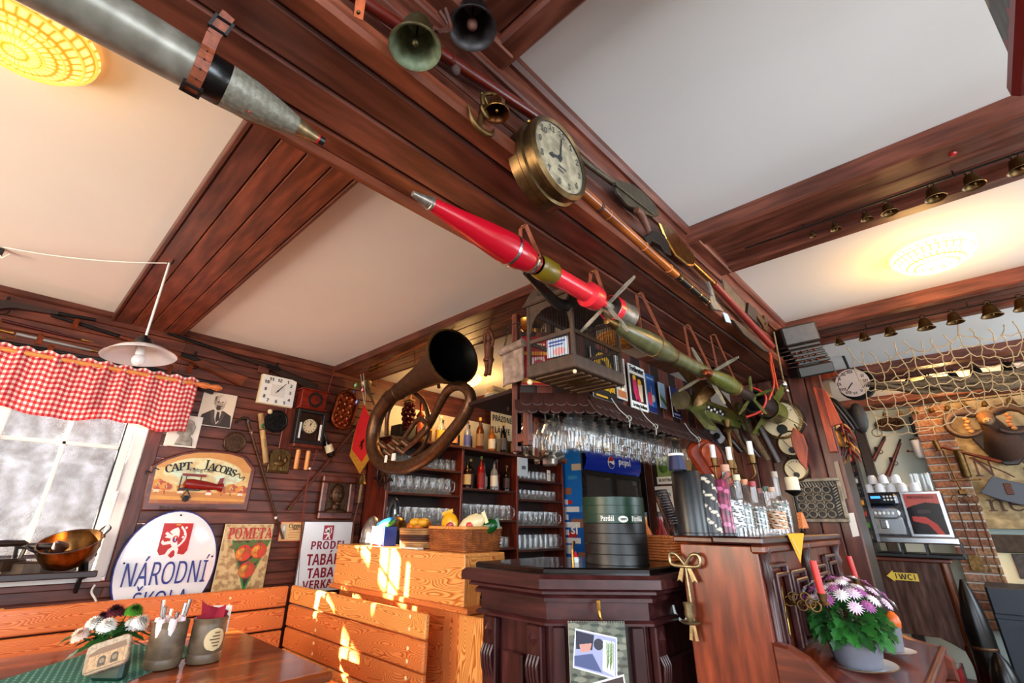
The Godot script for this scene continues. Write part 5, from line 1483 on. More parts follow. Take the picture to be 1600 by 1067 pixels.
	put("grip", mb().tube([px.call(W(-0.645, 2.382, -1.386), t), px.call(W(-0.645, 2.383, -1.416), t), px.call(W(-0.645, 2.357, -1.45), t), px.call(W(-0.645, 2.328, -1.473), t)], [0.012, 0.016, 0.014, 0.011], 10), worn(Color(0.5, 0.3, 0.22), 0.5, 0.0, 14.0), t)
	t = xplate("brass_spear", "polished brass spear blade on a red shaft running to the beam end", "spear", [W(-0.655, 2.425, -1.585), W(-0.655, 2.454, -1.667), W(-0.655, 2.443, -1.799), W(-0.655, 2.425, -1.912), W(-0.655, 2.4, -1.931), W(-0.655, 2.355, -1.894), W(-0.655, 2.33, -1.82), W(-0.655, 2.325, -1.707), W(-0.655, 2.368, -1.626)], 0.012, M.brass, null, 0.005)
	put("brass_shaft", mb().tube([px.call(W(-0.65, 2.369, -1.888), t), px.call(W(-0.65, 2.361, -2.139), t)], 0.012, 12), M.brass, t)
	put("red_shaft", mb().tube([px.call(W(-0.65, 2.361, -2.131), t), px.call(W(-0.65, 2.269, -2.969), t)], [0.016, 0.018], 12), flat(Color(0.5, 0.13, 0.1), 0.4), t)
	t = xplate("hand_saw", "old hand saw blade high on the beam beside the red spear shaft", "saw", [W(-0.66, 2.455, -2.297), W(-0.66, 2.425, -2.65), W(-0.66, 2.345, -2.585), W(-0.66, 2.382, -2.298)], 0.006, worn(Color(0.5, 0.44, 0.36), 0.5, 0.4), null, 0.0)
	xplate("grip", "", "", [W(-0.66, 2.435, -2.635), W(-0.66, 2.429, -2.781), W(-0.66, 2.337, -2.704), W(-0.66, 2.341, -2.563)], 0.02, M.darkwood_z, t)
	for q in [["short wooden bar tool high on the beam right of the saw", [W(-0.66, 2.432, -2.717), W(-0.66, 2.461, -2.777), W(-0.66, 2.409, -2.977), W(-0.66, 2.372, -2.881)]], ["narrow pale blade hanging at the beam end near the accordion", [W(-0.66, 2.465, -2.953), W(-0.66, 2.468, -3.028), W(-0.66, 2.352, -2.939), W(-0.66, 2.351, -2.868)]]]:
		xplate("hand_tool", q[0], "tool", q[1], 0.012, M.oldbrass)
	xplate("long_knife", "long grey knife with a dark handle under the red spear shaft", "knife", [W(-0.66, 2.231, -2.312), W(-0.66, 2.249, -2.4), W(-0.66, 2.234, -2.75), W(-0.66, 2.206, -2.889), W(-0.66, 2.189, -2.765), W(-0.66, 2.193, -2.463)], 0.012, worn(Color(0.25, 0.2, 0.16), 0.5, 0.3))
	xplate("paper_tag", "small white and blue ticket pinned to the beam by the halberd", "tag", [W(-0.66, 2.241, -2.216), W(-0.66, 2.252, -2.279), W(-0.66, 2.214, -2.312), W(-0.66, 2.197, -2.237)], 0.003, flat(Color(0.7, 0.8, 0.85), 0.7), null, 0.0)
	# bells
	t = thing("ship_bell", "large green-tarnished bronze bell seen from below beside the dark bell", "bell", W(-0.597, 2.2, -0.352))
	bell(t, 0.054, 0.085, worn(Color(0.33, 0.29, 0.16), 0.4, 0.7, 14.0), worn(Color(0.5, 0.56, 0.42), 0.5, 0.1, 16.0))
	t = thing("iron_bell", "dark iron bell with a wooden clapper at the top edge of the picture", "bell", W(-0.6, 2.42, -0.505))
	bell(t, 0.06, 0.1, worn(Color(0.14, 0.13, 0.13), 0.4, 0.6, 14.0), worn(Color(0.3, 0.27, 0.27), 0.45, 0.2, 14.0), false)
	put("wooden_clapper", mb().tube([W(0, 0.09, 0), W(0, 0.04, 0)], 0.003, 6).ball(W(0, 0.02, 0), W(0.015, 0.02, 0.015), 10), worn(Color(0.45, 0.25, 0.18), 0.6), t)
	t = thing("leather_thong", "twisted leather thong between the two large bells", "thong", W(-0.62, 2.373, -0.428))
	put("loop", mb().tube(spline([W(0, 0.04, 0.01), W(0, 0.02, -0.02), W(0.0, -0.02, -0.0), W(0.0, -0.03, 0.02)], 5), 0.006, 6).tube(spline([W(0.01, 0.05, 0), W(0.01, 0.0, -0.02), W(0.01, -0.04, 0.01)], 5), 0.005, 6), M.leatherdark, t)
	t = thing("hung_clapper", "small leather bag hanging from a thread before the red pole", "clapper", W(-0.635, 2.294, -0.49))
	put("bag", mb().ball(Vector3.ZERO, W(0.012, 0.016, 0.012), 10), worn(Color(0.3, 0.2, 0.18), 0.7), t)
	put("thread", mb().tube([W(0, 0.014, 0), W(-0.01, 0.075, 0)], 0.0015, 5), M.leatherdark, t)
	t = thing("anchor_bell", "small brass bell hung on a brass anchor with rope left of the round clock", "bell", W(-0.625, 2.249, -0.62))
	bell(t, 0.033, 0.055, M.brass, worn(Color(0.5, 0.27, 0.1), 0.35, 0.8, 10.0))
	var an := mb()
	var ac: Vector3 = (W(-0.655, 2.248, -0.596)) - t.position
	an.tube([ac + W(0, 0.05, -0.005), ac + W(0, -0.045, 0.005)], 0.007, 8)
	an.tube(spline([ac + W(0.0, 0.0, 0.045), ac + W(0, -0.04, 0.028), ac + W(0, -0.052, 0.0), ac + W(0, -0.04, -0.034), ac + W(0, -0.012, -0.046)], 5), [0.002, 0.003, 0.004, 0.005, 0.006, 0.007, 0.007, 0.008, 0.008, 0.009, 0.009, 0.009, 0.008, 0.008, 0.007, 0.007, 0.006, 0.005, 0.004, 0.003, 0.002], 8)
	put("anchor", an, M.oldbrass, t)
	put("rope_coil", mb().tube(spline([ac + W(0.01, 0.06, 0.01), ac + W(0.012, 0.03, -0.012), ac + W(0.012, 0.01, 0.012), ac + W(0.012, -0.01, -0.01), ac + W(0.012, 0.045, 0.01), ac + W(0.02, 0.075, -0.02), ac + W(0.02, 0.08, -0.06)], 5), 0.006, 6), M.oldbrass, t)
	# brass ship clock
	var o := W(-0.69, 2.25, -0.855)
	t = thing("ship_clock", "round brass ship clock with a cream dial on the beam side", "clock", o, LEFTWALL)
	put("brass_case", mb().at(Vector3.ZERO, W(PI / 2, 0, 0)).lathe([U(0, 0), U(0.125, 0), U(0.125, 0.03), U(0.13, 0.035), U(0.13, 0.05), U(0.122, 0.054), U(0.122, 0.07), U(0.128, 0.074), U(0.128, 0.086), U(0.118, 0.095), U(0.11, 0.09)], 48), worn(Color(0.5, 0.4, 0.26), 0.35, 0.9, 8.0), t)
	put("dial", mb().at(W(0, 0, 0.085), W(PI / 2, 0, 0)).lathe([U(0.112, 0), U(0, 0.0005)], 40), worn(Color(0.8, 0.75, 0.62), 0.5, 0.0, 8.0), t)
	var cl := Node3D.new()
	cl.free()
	for i in 12:
		var a := PI / 2 - TAU * (i + 1) / 12 - 0.12
		text(t, str(i + 1), W(cos(a) * 0.09, sin(a) * 0.09 - 0.009, 0.086), 0.019, flat(Color(0.35, 0.33, 0.28), 0.6), 0.0, "Droid Serif", false)
	for i in 2: put("maker_line", mb().box(W(0.01 - 0.008 * i, -0.03 - 0.014 * i, 0.0865), W(0.035 - 0.01 * i, 0.006, 0.0006)), flat(Color(0.3, 0.28, 0.24), 0.6), t)
	put("minute_hand", mb().at(W(0, 0, 0.088), W(0, 0, -0.12)).prism(v2([-0.004, -0.015, 0.004, -0.015, 0.0025, 0.075, -0.0025, 0.075]), 0.001), M.ink, t)
	put("hour_hand", mb().at(W(0, 0, 0.087), W(0, 0, 1.9)).prism(v2([-0.005, 0, 0.005, 0, 0.004, 0.03, 0.01, 0.036, 0, 0.056, -0.01, 0.036, -0.004, 0.03]), 0.001), M.ink, t)
	put("boss", mb().at(W(0, 0, 0.086), W(PI / 2, 0, 0)).lathe([U(0.01, 0), U(0.008, 0.004), U(0, 0.005)], 14), M.ink, t)
	put("glass", mb().at(W(0, 0, 0.092), W(PI / 2, 0, 0)).lathe([U(0.112, 0), U(0.06, 0.006), U(0, 0.008)], 40), M.pane, t)
	put("side_screw", mb().ball(W(-0.115, 0.06, 0.07), Vector3.ONE * 0.007, 8), M.brass, t)

# ---------------------------------------------------------------- things hung from the cross beams and the ceiling
func globe_lamp(label: String, p: Vector3, r: float, on: float, glow := 3.0) -> void:   # flush glass dome on a metal plate
	var t := thing("ceiling_lamp", label, "lamp", p)
	put("plate", mb().lathe([U(0, -0.02), U(r * 0.7, -0.02), U(r * 0.75, -0.01), U(r * 0.7, 0), U(0, 0)], 32), M.oldbrass, t)
	var m := flat(Color(0.9, 0.72, 0.42), 0.3)
	var gr := Art.new(128, 48, Color(1.0, 0.95, 0.8))
	for j in 12:
		gr.rect(0, j / 12.0, 1, 0.03, Color(0.75, 0.5, 0.18))
		for i in 32: gr.rect(i / 32.0 + 0.015 * (j % 2), j / 12.0, 0.008, 0.09, Color(0.8, 0.55, 0.2))
	m.albedo_texture = ImageTexture.create_from_image(gr.im)
	if on > 0.0:
		m.emission_enabled = true
		m.emission = Color(1.0, 0.83, 0.56)
		m.emission_texture = m.albedo_texture
		m.emission_operator = BaseMaterial3D.EMISSION_OP_MULTIPLY
		m.emission_energy_multiplier = glow
	put("glass_dome", mb().lathe([U(0, -r * 0.6), U(r * 0.3, -r * 0.58), U(r * 0.6, -r * 0.5), U(r * 0.85, -r * 0.34), U(r, -r * 0.12), U(r * 0.97, -0.02), U(0, -0.02)], 40), m, t)
	var rb := mb()
	for k in 4:
		var f := [0.35, 0.6, 0.82, 0.96][k] as float
		rb.at(W(0, [-0.57, -0.5, -0.37, -0.2][k] * r, 0)).tube(rim3(circle(r * (f + 0.01), 36), 0.0, true), 0.004, 4, true, true)
	put("pressed_rib", rb, m, t)
	if on > 0.0: lamp(t, W(0, -r * 0.6 - 0.12, 0), on, Color(1.0, 0.78, 0.48), 0.1)

func poster(called: String, label: String, p: Vector3, w: float, h: float, turn: float, mat: Material, cat := "poster", edge: Material = null) -> Node3D:
	var t := thing(called, label, cat, p, turn)
	put("sheet", mb().box(W(0, 0, -0.004), W(w, h, 0.006), 0.001), edge if edge else M.paper, t)
	put("print", mb().quad(W(-w / 2, -h / 2, 0.0), W(w / 2, -h / 2, 0.0), W(w / 2, h / 2, 0.0), W(-w / 2, h / 2, 0.0), Vector3.BACK), mat, t)
	return t

func build_hanging() -> void:
	var warm := 1.0
	globe_lamp("lit pressed-glass ceiling lamp in the upper left corner", W(-1.62, 2.6, 0.3), 0.17, 0.03 * warm, 0.85)
	globe_lamp("lit pressed-glass ceiling lamp between the bell beams on the right", W(0.15, 2.6, -3.0), 0.17, 0.13 * warm, 7.0)
	globe_lamp("lit pressed-glass ceiling lamp behind the fishing net", W(0.03, 2.6, -5.95), 0.19, 0.16 * warm, 6.0)
	globe_lamp("lit ceiling lamp in the bar behind the mouth of the brass horn", W(-3.3, 2.6, -2.9), 0.17, 0.2 * warm, 5.0)
	globe_lamp("unlit amber ceiling lamp in the bar behind the sage rocket", W(-1.62, 2.6, -2.95), 0.17, 0.0)
	# bamboo flute with gilt ends
	var t := pole("gilt_rod", "bamboo rod with carved gilt end hanging under the beam above the horn", "rod", W(-3.322, 2.508, -2.0), W(-2.325, 2.581, -2.0), [0.016, 0.015, 0.014], wood(Color(0.6, 0.33, 0.14), 0, 0.35))
	put("gilt_end", mb().along(Vector3.ZERO, (W(-3.569, 2.492, -2.0)) - t.position).lathe([U(0, 0), U(0.02, 0.0), U(0.024, 0.03), U(0.017, 0.05), U(0.026, 0.09), U(0.018, 0.12), U(0.027, 0.16), U(0.02, 0.19), U(0, 0.2)], 14), M.brass, t)
	for q in [W(-2.908, 2.571, -2.0), W(-2.374, 2.595, -2.0)]: put("hook", mb().tube([q - t.position + W(0, 0.1, 0), q - t.position + W(0.02, 0.02, 0.02), q - t.position + W(0, -0.02, 0)], 0.004, 6), M.steel, t)
	# brass horn
	var hw := worn(Color(0.46, 0.32, 0.22), 0.38, 0.7, 8.0)
	t = thing("brass_tuba", "large old brown brass horn with coiled tubes hanging before the bottle shelf", "horn", W(-2.8, 2.0, -2.0))
	var o: Vector3 = t.position
	var mouth: Vector3 = (W(-2.238, 2.29, -1.86)) - o
	var thr: Vector3 = (W(-3.205, 2.188, -2.0)) - o
	var L := mouth.distance_to(thr)
	put("bell_flare", mb().along(thr, mouth).lathe([U(0.05, 0), U(0.062, L * 0.25), U(0.085, L * 0.55), U(0.12, L * 0.8), U(0.185, L * 0.97), U(0.19, L)], 40), hw, t)
	put("bell_inside", mb().along(thr, mouth).lathe([U(0.19, L), U(0.18, L * 0.97), U(0.112, L * 0.8), U(0.076, L * 0.55), U(0.05, L * 0.25), U(0, L * 0.2)], 40), worn(Color(0.07, 0.06, 0.05), 0.4, 0.4, 6.0), t)
	put("rim", mb().along(mouth - (mouth - thr).normalized() * 0.004, mouth * 1.5 - thr * 0.5).lathe([U(0.184, 0), U(0.195, 0.002), U(0.195, 0.01), U(0.184, 0.012)], 40), M.oldbrass, t)
	put("garland", mb().along(thr + (mouth - thr) * 0.2, mouth).lathe([U(0.06, 0), U(0.064, 0.002), U(0.067, 0.03), U(0.064, 0.032)], 32), M.oldbrass, t)
	var pts := []
	for p in [W(-3.137, 2.208, -2.0), W(-3.311, 2.07, -2.0), W(-3.344, 1.871, -2.0), W(-3.221, 1.715, -2.0), W(-2.933, 1.645, -2.0), W(-2.614, 1.686, -1.98), W(-2.379, 1.79, -1.96), W(-2.192, 1.928, -1.95), W(-2.156, 2.033, -1.95), W(-2.252, 2.113, -1.95), W(-2.381, 2.106, -1.95), W(-2.511, 1.999, -1.97), W(-2.643, 1.897, -2.0), W(-2.832, 1.822, -2.02)]: pts.append(p - o)
	pts = spline(pts, 6)
	var rr := []
	for i in pts.size(): rr.append(lerpf(0.06, 0.022, float(i) / pts.size()))
	put("main_tube", mb().tube(pts, rr, 14), hw, t)
	for k in 2:
		pts = []
		for p in ([W(-3.214, 1.912, -2.04), W(-3.215, 2.114, -2.04), W(-2.998, 2.223, -2.04), W(-2.782, 2.122, -2.04), W(-2.686, 1.944, -2.04), W(-2.727, 1.792, -2.04), W(-2.846, 1.727, -2.04)] if k == 0 else [W(-2.876, 1.771, -1.93), W(-2.755, 1.883, -1.93), W(-2.652, 1.946, -1.93), W(-2.551, 1.876, -1.93), W(-2.683, 1.797, -1.93), W(-2.81, 1.744, -1.93)]): pts.append(p - o)
		put("loop_tube", mb().tube(spline(pts, 6), 0.017, 10), hw, t)
	for q in [W(-3.039, 1.787, -1.94), W(-2.921, 1.763, -1.94), W(-2.807, 1.731, -1.94), W(-2.962, 1.726, -1.94), W(-2.862, 1.789, -1.94), W(-2.752, 1.77, -1.94)]: put("valve", mb().at(q - o, W(0.9, 0, 0.5)).lathe([U(0, 0), U(0.02, 0), U(0.024, 0.01), U(0.02, 0.02), U(0.02, 0.07), U(0.01, 0.075), U(0, 0.075)], 12), hw, t)
	put("brace", mb().bar((W(-2.5, 2.209, -1.95)) - o, (W(-2.479, 2.141, -1.95)) - o, 0.016, 0.016), hw, t)
	put("patch", mb().along(thr + (mouth - thr) * 0.46, mouth).lathe([U(0.0775, 0), U(0.0795, 0.002), U(0.087, 0.05), U(0.085, 0.052)], 6, 1.2, 1.7), M.oldbrass, t)
	put("hanging_wire", mb().tube([(W(-2.823, 2.243, -2.0)) - o, (W(-2.876, 2.521, -2.0)) - o], 0.002, 5).tube([(W(-2.354, 2.501, -1.9)) - o, (W(-2.316, 2.572, -1.95)) - o], 0.002, 5), M.iron, t)
	put("paper_tag", mb().box((W(-2.876, 1.707, -1.9)) - o, W(0.04, 0.05, 0.012), 0.01).box((W(-2.97, 1.701, -1.9)) - o, W(0.025, 0.05, 0.012), 0.01), M.paper, t)
	# carved figure
	t = thing("carved_figure", "slim carved wooden figure with raised arms hanging from the beam right of the horn", "carving", W(-2.15, 2.196, -2.1))
	var cw := worn(Color(0.5, 0.27, 0.16), 0.6, 0.0, 20.0)
	var body := mb()
	for s in [-1, 1]: body.tube([W(s * 0.018, 0.0, 0.01), W(s * 0.016, 0.05, 0), W(s * 0.02, 0.12, 0)], [0.014, 0.012, 0.02], 8)
	body.tube([W(0, 0.1, 0), W(0, 0.14, 0), W(0, 0.2, 0), W(0, 0.235, 0)], [0.034, 0.03, 0.034, 0.018], 10)
	body.ball(W(0, 0.282, 0), W(0.026, 0.042, 0.026), 12).ball(W(0, 0.275, 0.026), W(0.006, 0.01, 0.006), 6)
	body.lathe([U(0.02, 0.305), U(0.016, 0.33), U(0.004, 0.35), U(0, 0.352)], 10)
	put("body", body, cw, t)
	for s in [-1, 1]: put("arm", mb().tube(spline([W(s * 0.028, 0.2, 0), W(s * 0.04, 0.24, 0), W(s * 0.034, 0.29, 0.01), W(s * 0.02, 0.315, 0.012)], 4), 0.01, 8), cw, t)
	put("skirt_band", mb().at(W(0, 0.1, 0)).lathe([U(0.035, 0), U(0.039, 0.012), U(0.034, 0.02)], 10), cw, t)
	put("hook", mb().tube([W(0, 0.35, 0), W(0, 0.4, 0)], 0.003, 6), M.iron, t)
	# parchment-shaped plaque on a chain
	t = thing("scroll_plaque", "plain grey scroll-shaped wooden plaque hanging on a chain", "plaque", W(-1.462, 2.002, -1.6))
	t.scale = Vector3.ONE * 0.78
	put("sheet", mb().prism([U(-0.085, -0.13), U(-0.06, -0.12), U(0.08, -0.115), U(0.088, -0.06), U(0.08, 0.0), U(0.086, 0.07), U(0.082, 0.12), U(-0.085, 0.11), U(-0.09, 0.02), U(-0.083, -0.06)], 0.014, 0.004), worn(Color(0.66, 0.56, 0.5), 0.7, 0.0, 5.0), t)
	put("rolled_top", mb().at(W(-0.1, 0.1, 0.02), W(0, 0, -PI / 2 + 0.1)).lathe([U(0, 0), U(0.026, 0), U(0.024, 0.1), U(0.027, 0.2), U(0, 0.2)], 12), worn(Color(0.64, 0.54, 0.48), 0.7, 0.0, 5.0), t)
	var ch := mb()
	for s in [-1, 1]:
		for i in 9:
			var q := W(s * (0.085 - 0.005 * i), 0.13 + 0.017 * i, 0)
			ch.at(q, W(PI / 2, 0, (i % 2) * PI / 2)).tube(rim3(circle(0.009, 8, 0.6, 1.2), 0.0, true), 0.0025, 4, true, true)
	ch.at(Vector3.ZERO)
	ch.tube([W(-0.045, 0.275, 0), W(0.045, 0.28, 0)], 0.003, 5)
	put("chain", ch, M.darksteel, t)
	# brass bowl lamp behind the cage
	t = thing("brass_bowl_lamp", "shiny brass bowl lamp hanging behind the bird cage", "lamp", W(-1.673, 2.389, -1.98))
	put("bowl", mb().lathe([U(0, -0.05), U(0.04, -0.045), U(0.075, -0.01), U(0.085, 0.02), U(0.08, 0.02), U(0.07, -0.005), U(0.0, -0.035)], 28), M.brass, t)
	put("stem", mb().lathe([U(0.02, -0.03), U(0.012, 0.01), U(0.02, 0.03), U(0.008, 0.05), U(0.006, 0.12), U(0, 0.12)], 14), M.brass, t)
	put("small_dish", mb().at(W(0.07, -0.07, 0.02)).lathe([U(0, -0.02), U(0.03, -0.01), U(0.04, 0.01), U(0.0, 0.0)], 20), M.brass, t)
	# bird cage
	t = thing("bird_cage", "wooden bird cage with wire bars and arched panels hanging at the bar corner", "cage", W(-1.12, 1.885, -1.63))
	var ww := worn(Color(0.3, 0.21, 0.15), 0.6, 0.0, 6.0)
	var X := 0.115
	var Z := 0.18
	var H := 0.3
	put("tray", mb().box(W(0, 0.0, 0), W(2 * X + 0.02, 0.055, 2 * Z + 0.02), 0.004), ww, t)
	var sl := mb()
	for i in 7: sl.box(W(0, -0.03, -Z + 0.03 + i * (2 * Z - 0.06) / 6), W(2 * X - 0.03, 0.006, 0.02))
	put("bottom_slats", sl, worn(Color(0.4, 0.27, 0.14), 0.5), t)
	put("bottom_rosette", mb().at(W(0, -0.036, 0)).lathe([U(0, -0.004), U(0.045, 0.0), U(0.05, 0.004)], 20), M.oldbrass, t)
	for sx in [-1, 1]:
		for sz in [-1, 1]: put("corner_post", mb().box(W(sx * X, H / 2, sz * Z), W(0.016, H, 0.016), 0.002), ww, t)
	for y in [0.13, 0.275]:
		for s in [-1, 1]:
			put("cross_rail", mb().box(W(s * X, y, 0), W(0.01, 0.016, 2 * Z - 0.016)), ww, t)
			put("cross_rail", mb().box(W(0, y, s * Z), W(2 * X - 0.016, 0.016, 0.01)), ww, t)
	var arch := [U(-X, 0.13), U(X, 0.13), U(X, 0.0)]
	for i in 9: arch.append(U(X * 0.9 * cos(PI * i / 8), 0.1 * sin(PI * i / 8)))
	arch.append(U(-X, 0.0))
	put("arched_panel", mb().at(W(0, 0.17, Z - 0.004)).prism(arch, 0.008), ww, t)
	var roof := mb()
	roof.at(W(0, 0.3, -Z - 0.02)).prism(v2([-X - 0.03, 0, X + 0.03, 0, X * 0.7, 0.07, -X * 0.7, 0.07]), 2 * Z + 0.04, 0.006)
	put("roof", roof, ww, t)
	put("vent_slot", mb().at(W(0, 0.337, Z + 0.018)).prism(rounded(0.1, 0.02, 0.009), 0.004), M.ink, t)
	var wires := mb()
	for i in 15:
		var x := -X + 2 * X * (i + 1) / 16.0
		for s in [-1, 1]: wires.tube([W(x, 0.02, s * Z), W(x, 0.3, s * Z)], 0.0013, 4, false)
	for i in 22:
		var z := -Z + 2 * Z * (i + 1) / 23.0
		for s in [-1, 1]: wires.tube([W(s * X, 0.02, z), W(s * X, 0.3, z)], 0.0013, 4, false)
	tag(put("wire_bars", wires, M.darksteel, t), "", "", "", "stuff")
	put("foot", mb().ball(W(X, -0.045, Z), Vector3.ONE * 0.009, 8).ball(W(-X, -0.045, Z), Vector3.ONE * 0.012, 8).ball(W(X, -0.045, -Z), Vector3.ONE * 0.009, 8), M.cream, t)
	put("hanger", mb().tube([W(0.05, 0.36, 0), W(0.07, 0.42, 0.0)], 0.004, 6), M.iron, t)
	var pa := Art.new(64, 48, Color(0.75, 0.8, 0.86))
	pa.rect(0.1, 0.15, 0.8, 0.12, Color(0.2, 0.3, 0.6)).rect(0.1, 0.35, 0.7, 0.1, Color(0.2, 0.3, 0.6)).disc(0.6, 0.75, 0.3, 0.2, Color(0.85, 0.6, 0.6))
	poster("note_card", "small blue and white printed card standing inside the bird cage", W(-1.1, 1.97, -1.47), 0.1, 0.08, 0.1, pa.mat(0.7), "card")
	# bar hood wall and posters live in build_bar; small things near the corner of the room:
	t = thing("pennant", "red pennant with gold fringe and crest hanging from the corner rope", "pennant", W(-3.655, 1.914, -2.1))
	o = t.position
	var fl := []
	for p in [W(-3.708, 2.237, -2.1), W(-3.523, 2.049, -2.1), W(-3.431, 1.84, -2.1), W(-3.644, 1.652, -2.1), W(-3.851, 1.813, -2.1), W(-3.809, 2.029, -2.1)]: fl.append(U(p.x - o.x, p.y - o.y))
	put("gold_fringe", mb().prism(fl, 0.006, 0.0), worn(Color(0.8, 0.55, 0.1), 0.8, 0.0, 25.0), t)
	fl = []
	for p in [W(-3.708, 2.237, -2.1), W(-3.523, 2.049, -2.1), W(-3.464, 1.905, -2.1), W(-3.635, 1.744, -2.1), W(-3.821, 1.865, -2.1), W(-3.798, 2.028, -2.1)]: fl.append(U(p.x - o.x, p.y - o.y))
	put("red_cloth", mb().at(W(0, 0, 0.004)).prism(fl, 0.006, 0.0), flat(Color(0.72, 0.07, 0.1), 0.6), t)
	put("crest", mb().at(W(0.0, -0.02, 0.011)).prism(v2([-0.03, 0.03, -0.01, 0.02, 0.02, 0.045, 0.03, 0.02, 0.01, 0.0, 0.02, -0.04, -0.01, -0.05, -0.01, -0.02, -0.04, -0.02, -0.02, 0.0]), 0.002), M.brass, t)
	put("cord", mb().tube([(W(-3.708, 2.237, -2.1)) - o, (W(-3.718, 2.325, -2.1)) - o, (W(-3.827, 2.605, -2.1)) - o], 0.003, 5).tube([(W(-3.724, 2.256, -2.1)) - o, (W(-3.867, 2.582, -2.1)) - o], 0.003, 5), M.string, t)
	t = thing("post_horn", "slim brass post horn hanging above the red pennant", "horn", W(-3.818, 2.448, -2.15))
	put("horn_bell", mb().along(Vector3.ZERO, (W(-3.512, 2.093, -2.15)) - t.position).lathe([U(0.06, -0.005), U(0.045, 0.01), U(0.028, 0.05), U(0.018, 0.12), U(0.01, 0.2), U(0.008, 0.27), U(0, 0.27)], 20), worn(Color(0.62, 0.55, 0.42), 0.35, 0.8, 8.0), t)
	put("horn_throat", mb().along(Vector3.ZERO, (W(-3.512, 2.093, -2.15)) - t.position).lathe([U(0.058, -0.005), U(0.04, 0.012), U(0.0, 0.04)], 20), M.iron, t)
	for q in [[556, 602, Color(0.2, 0.55, 0.15), "green enamel badge above the copper mould"], [553, 614, Color(0.2, 0.15, 0.5), "violet and gold badge above the copper mould"], [567, 609, Color(0.6, 0.06, 0.15), "red badge beside the violet one"], [558, 628, Color(0.12, 0.15, 0.5), "dark blue badge left of the pennant"]]:
		var bp: Vector3 = {556: W(-3.916, 2.456, -2.1), 553: W(-3.932, 2.385, -2.1), 567: W(-3.776, 2.388, -2.1), 558: W(-3.851, 2.288, -2.1)}[q[0]]
		var b := thing("enamel_badge", q[3], "badge", bp)
		b.rotation.z = 0.4
		put("plate", mb().box(Vector3.ZERO, W(0.05, 0.045, 0.01), 0.003), flat(q[2], 0.3), b)
		put("emblem", mb().box(W(0, 0, 0.006), W(0.026, 0.022, 0.004), 0.001), M.paper, b)
	t = thing("hand_bell", "brass hand bell on a braided rope under the red pennant", "bell", W(-3.689, 1.572, -2.15))
	bell(t, 0.045, 0.08, M.oldbrass, M.oldbrass)
	put("braided_rope", mb().tube([W(0, 0.0, 0), W(-0.006, -0.06, 0), W(-0.01, -0.14, 0)], 0.011, 8), M.rope, t)
	put("rope_strand", mb().tube(spline([W(-0.01, -0.14, 0), W(-0.03, -0.28, 0.01), W(-0.035, -0.45, 0)], 5), 0.006, 6).tube(spline([W(-0.012, -0.14, 0), W(-0.05, -0.3, 0), W(-0.05, -0.45, 0)], 5), 0.005, 6), worn(Color(0.42, 0.25, 0.17), 0.8), t)
	# ships wheel on the shelf side
	t = thing("ships_helm", "small dark wooden ship's wheel on the orange shelf side", "wheel", W(-3.667, 1.682, -2.34))
	put("rim", mb().at(Vector3.ZERO, W(PI / 2, 0, 0)).tube(rim3(circle(0.1, 24), 0, true), 0.014, 8, true, true), M.darkwood_x, t)
	put("hub", mb().at(W(0, 0, -0.015), W(PI / 2, 0, 0)).lathe([U(0.03, 0), U(0.03, 0.03), U(0, 0.035)], 16), M.oldbrass, t)
	for i in 8:
		var d := W(cos(TAU * i / 8 + 0.3), sin(TAU * i / 8 + 0.3), 0)
		put("spoke", mb().tube([d * 0.02, d * 0.1, d * 0.115, d * 0.14, d * 0.155], [0.007, 0.009, 0.007, 0.012, 0.007], 8), M.darkwood_x, t)
	# rows of small bells on rods under the right-hand beams
	var rows := [[-2.2, 2.47, [[0.404, 0.036], [0.285, 0.034], [0.178, 0.034], [0.039, 0.029], [-0.034, 0.022], [-0.141, 0.02], [-0.226, 0.014], [0.53, 0.036], [0.66, 0.038]], "bells on the rod of the nearer framed beam", "brass bell on the rod under the nearer right-hand beam, "], [-3.78, 2.46, [[-0.414, 0.03], [-0.276, 0.034], [-0.138, 0.036], [0.037, 0.046], [0.172, 0.044], [0.33, 0.05], [0.46, 0.046]], "bells along the beam above the net", "brass bell on the beam above the fishing net, "],
		[-5.2, 2.42, [[-0.42, 0.035], [-0.32, 0.035], [-0.18, 0.04], [-0.05, 0.045], [0.1, 0.05], [0.24, 0.055], [0.42, 0.06]], "dark bells behind the net", "dark bell half hidden behind the fishing net, "], [-6.4, 2.38, [[-0.5, 0.028], [-0.375, 0.03], [-0.25, 0.03], [-0.12, 0.03], [0.0, 0.032], [0.13, 0.034], [0.27, 0.034], [0.44, 0.04]], "little bells along the wall beam", "tiny brass bell under the beam at the pale wall, "]]
	var ord := ["rightmost in view", "second from the right", "third from the right", "fourth from the right", "fifth from the right", "sixth from the right", "seventh from the right", "eighth from the right", "ninth from the right"]
	for r in 4:
		var row: Array = rows[r]
		var xs := []
		for b in row[2]: xs.append(b[0])
		xs.sort()
		xs.reverse()
		var rod := thing("bell_rod", ["thin iron rod under the nearer right-hand beam", "iron rod carrying bells above the net", "iron rod behind the net", "iron rod along the wall beam"][r], "rod", W(-0.5, row[1] + 0.055, row[0]))
		put("bar", mb().tube([Vector3.ZERO, W(2.0, 0, 0)], 0.004, 6), M.iron, rod)
		for k in 4: put("staple", mb().tube([W(0.25 + 0.5 * k, -0.006, 0), W(0.25 + 0.5 * k, 0.04, 0)], 0.003, 5), M.iron, rod)
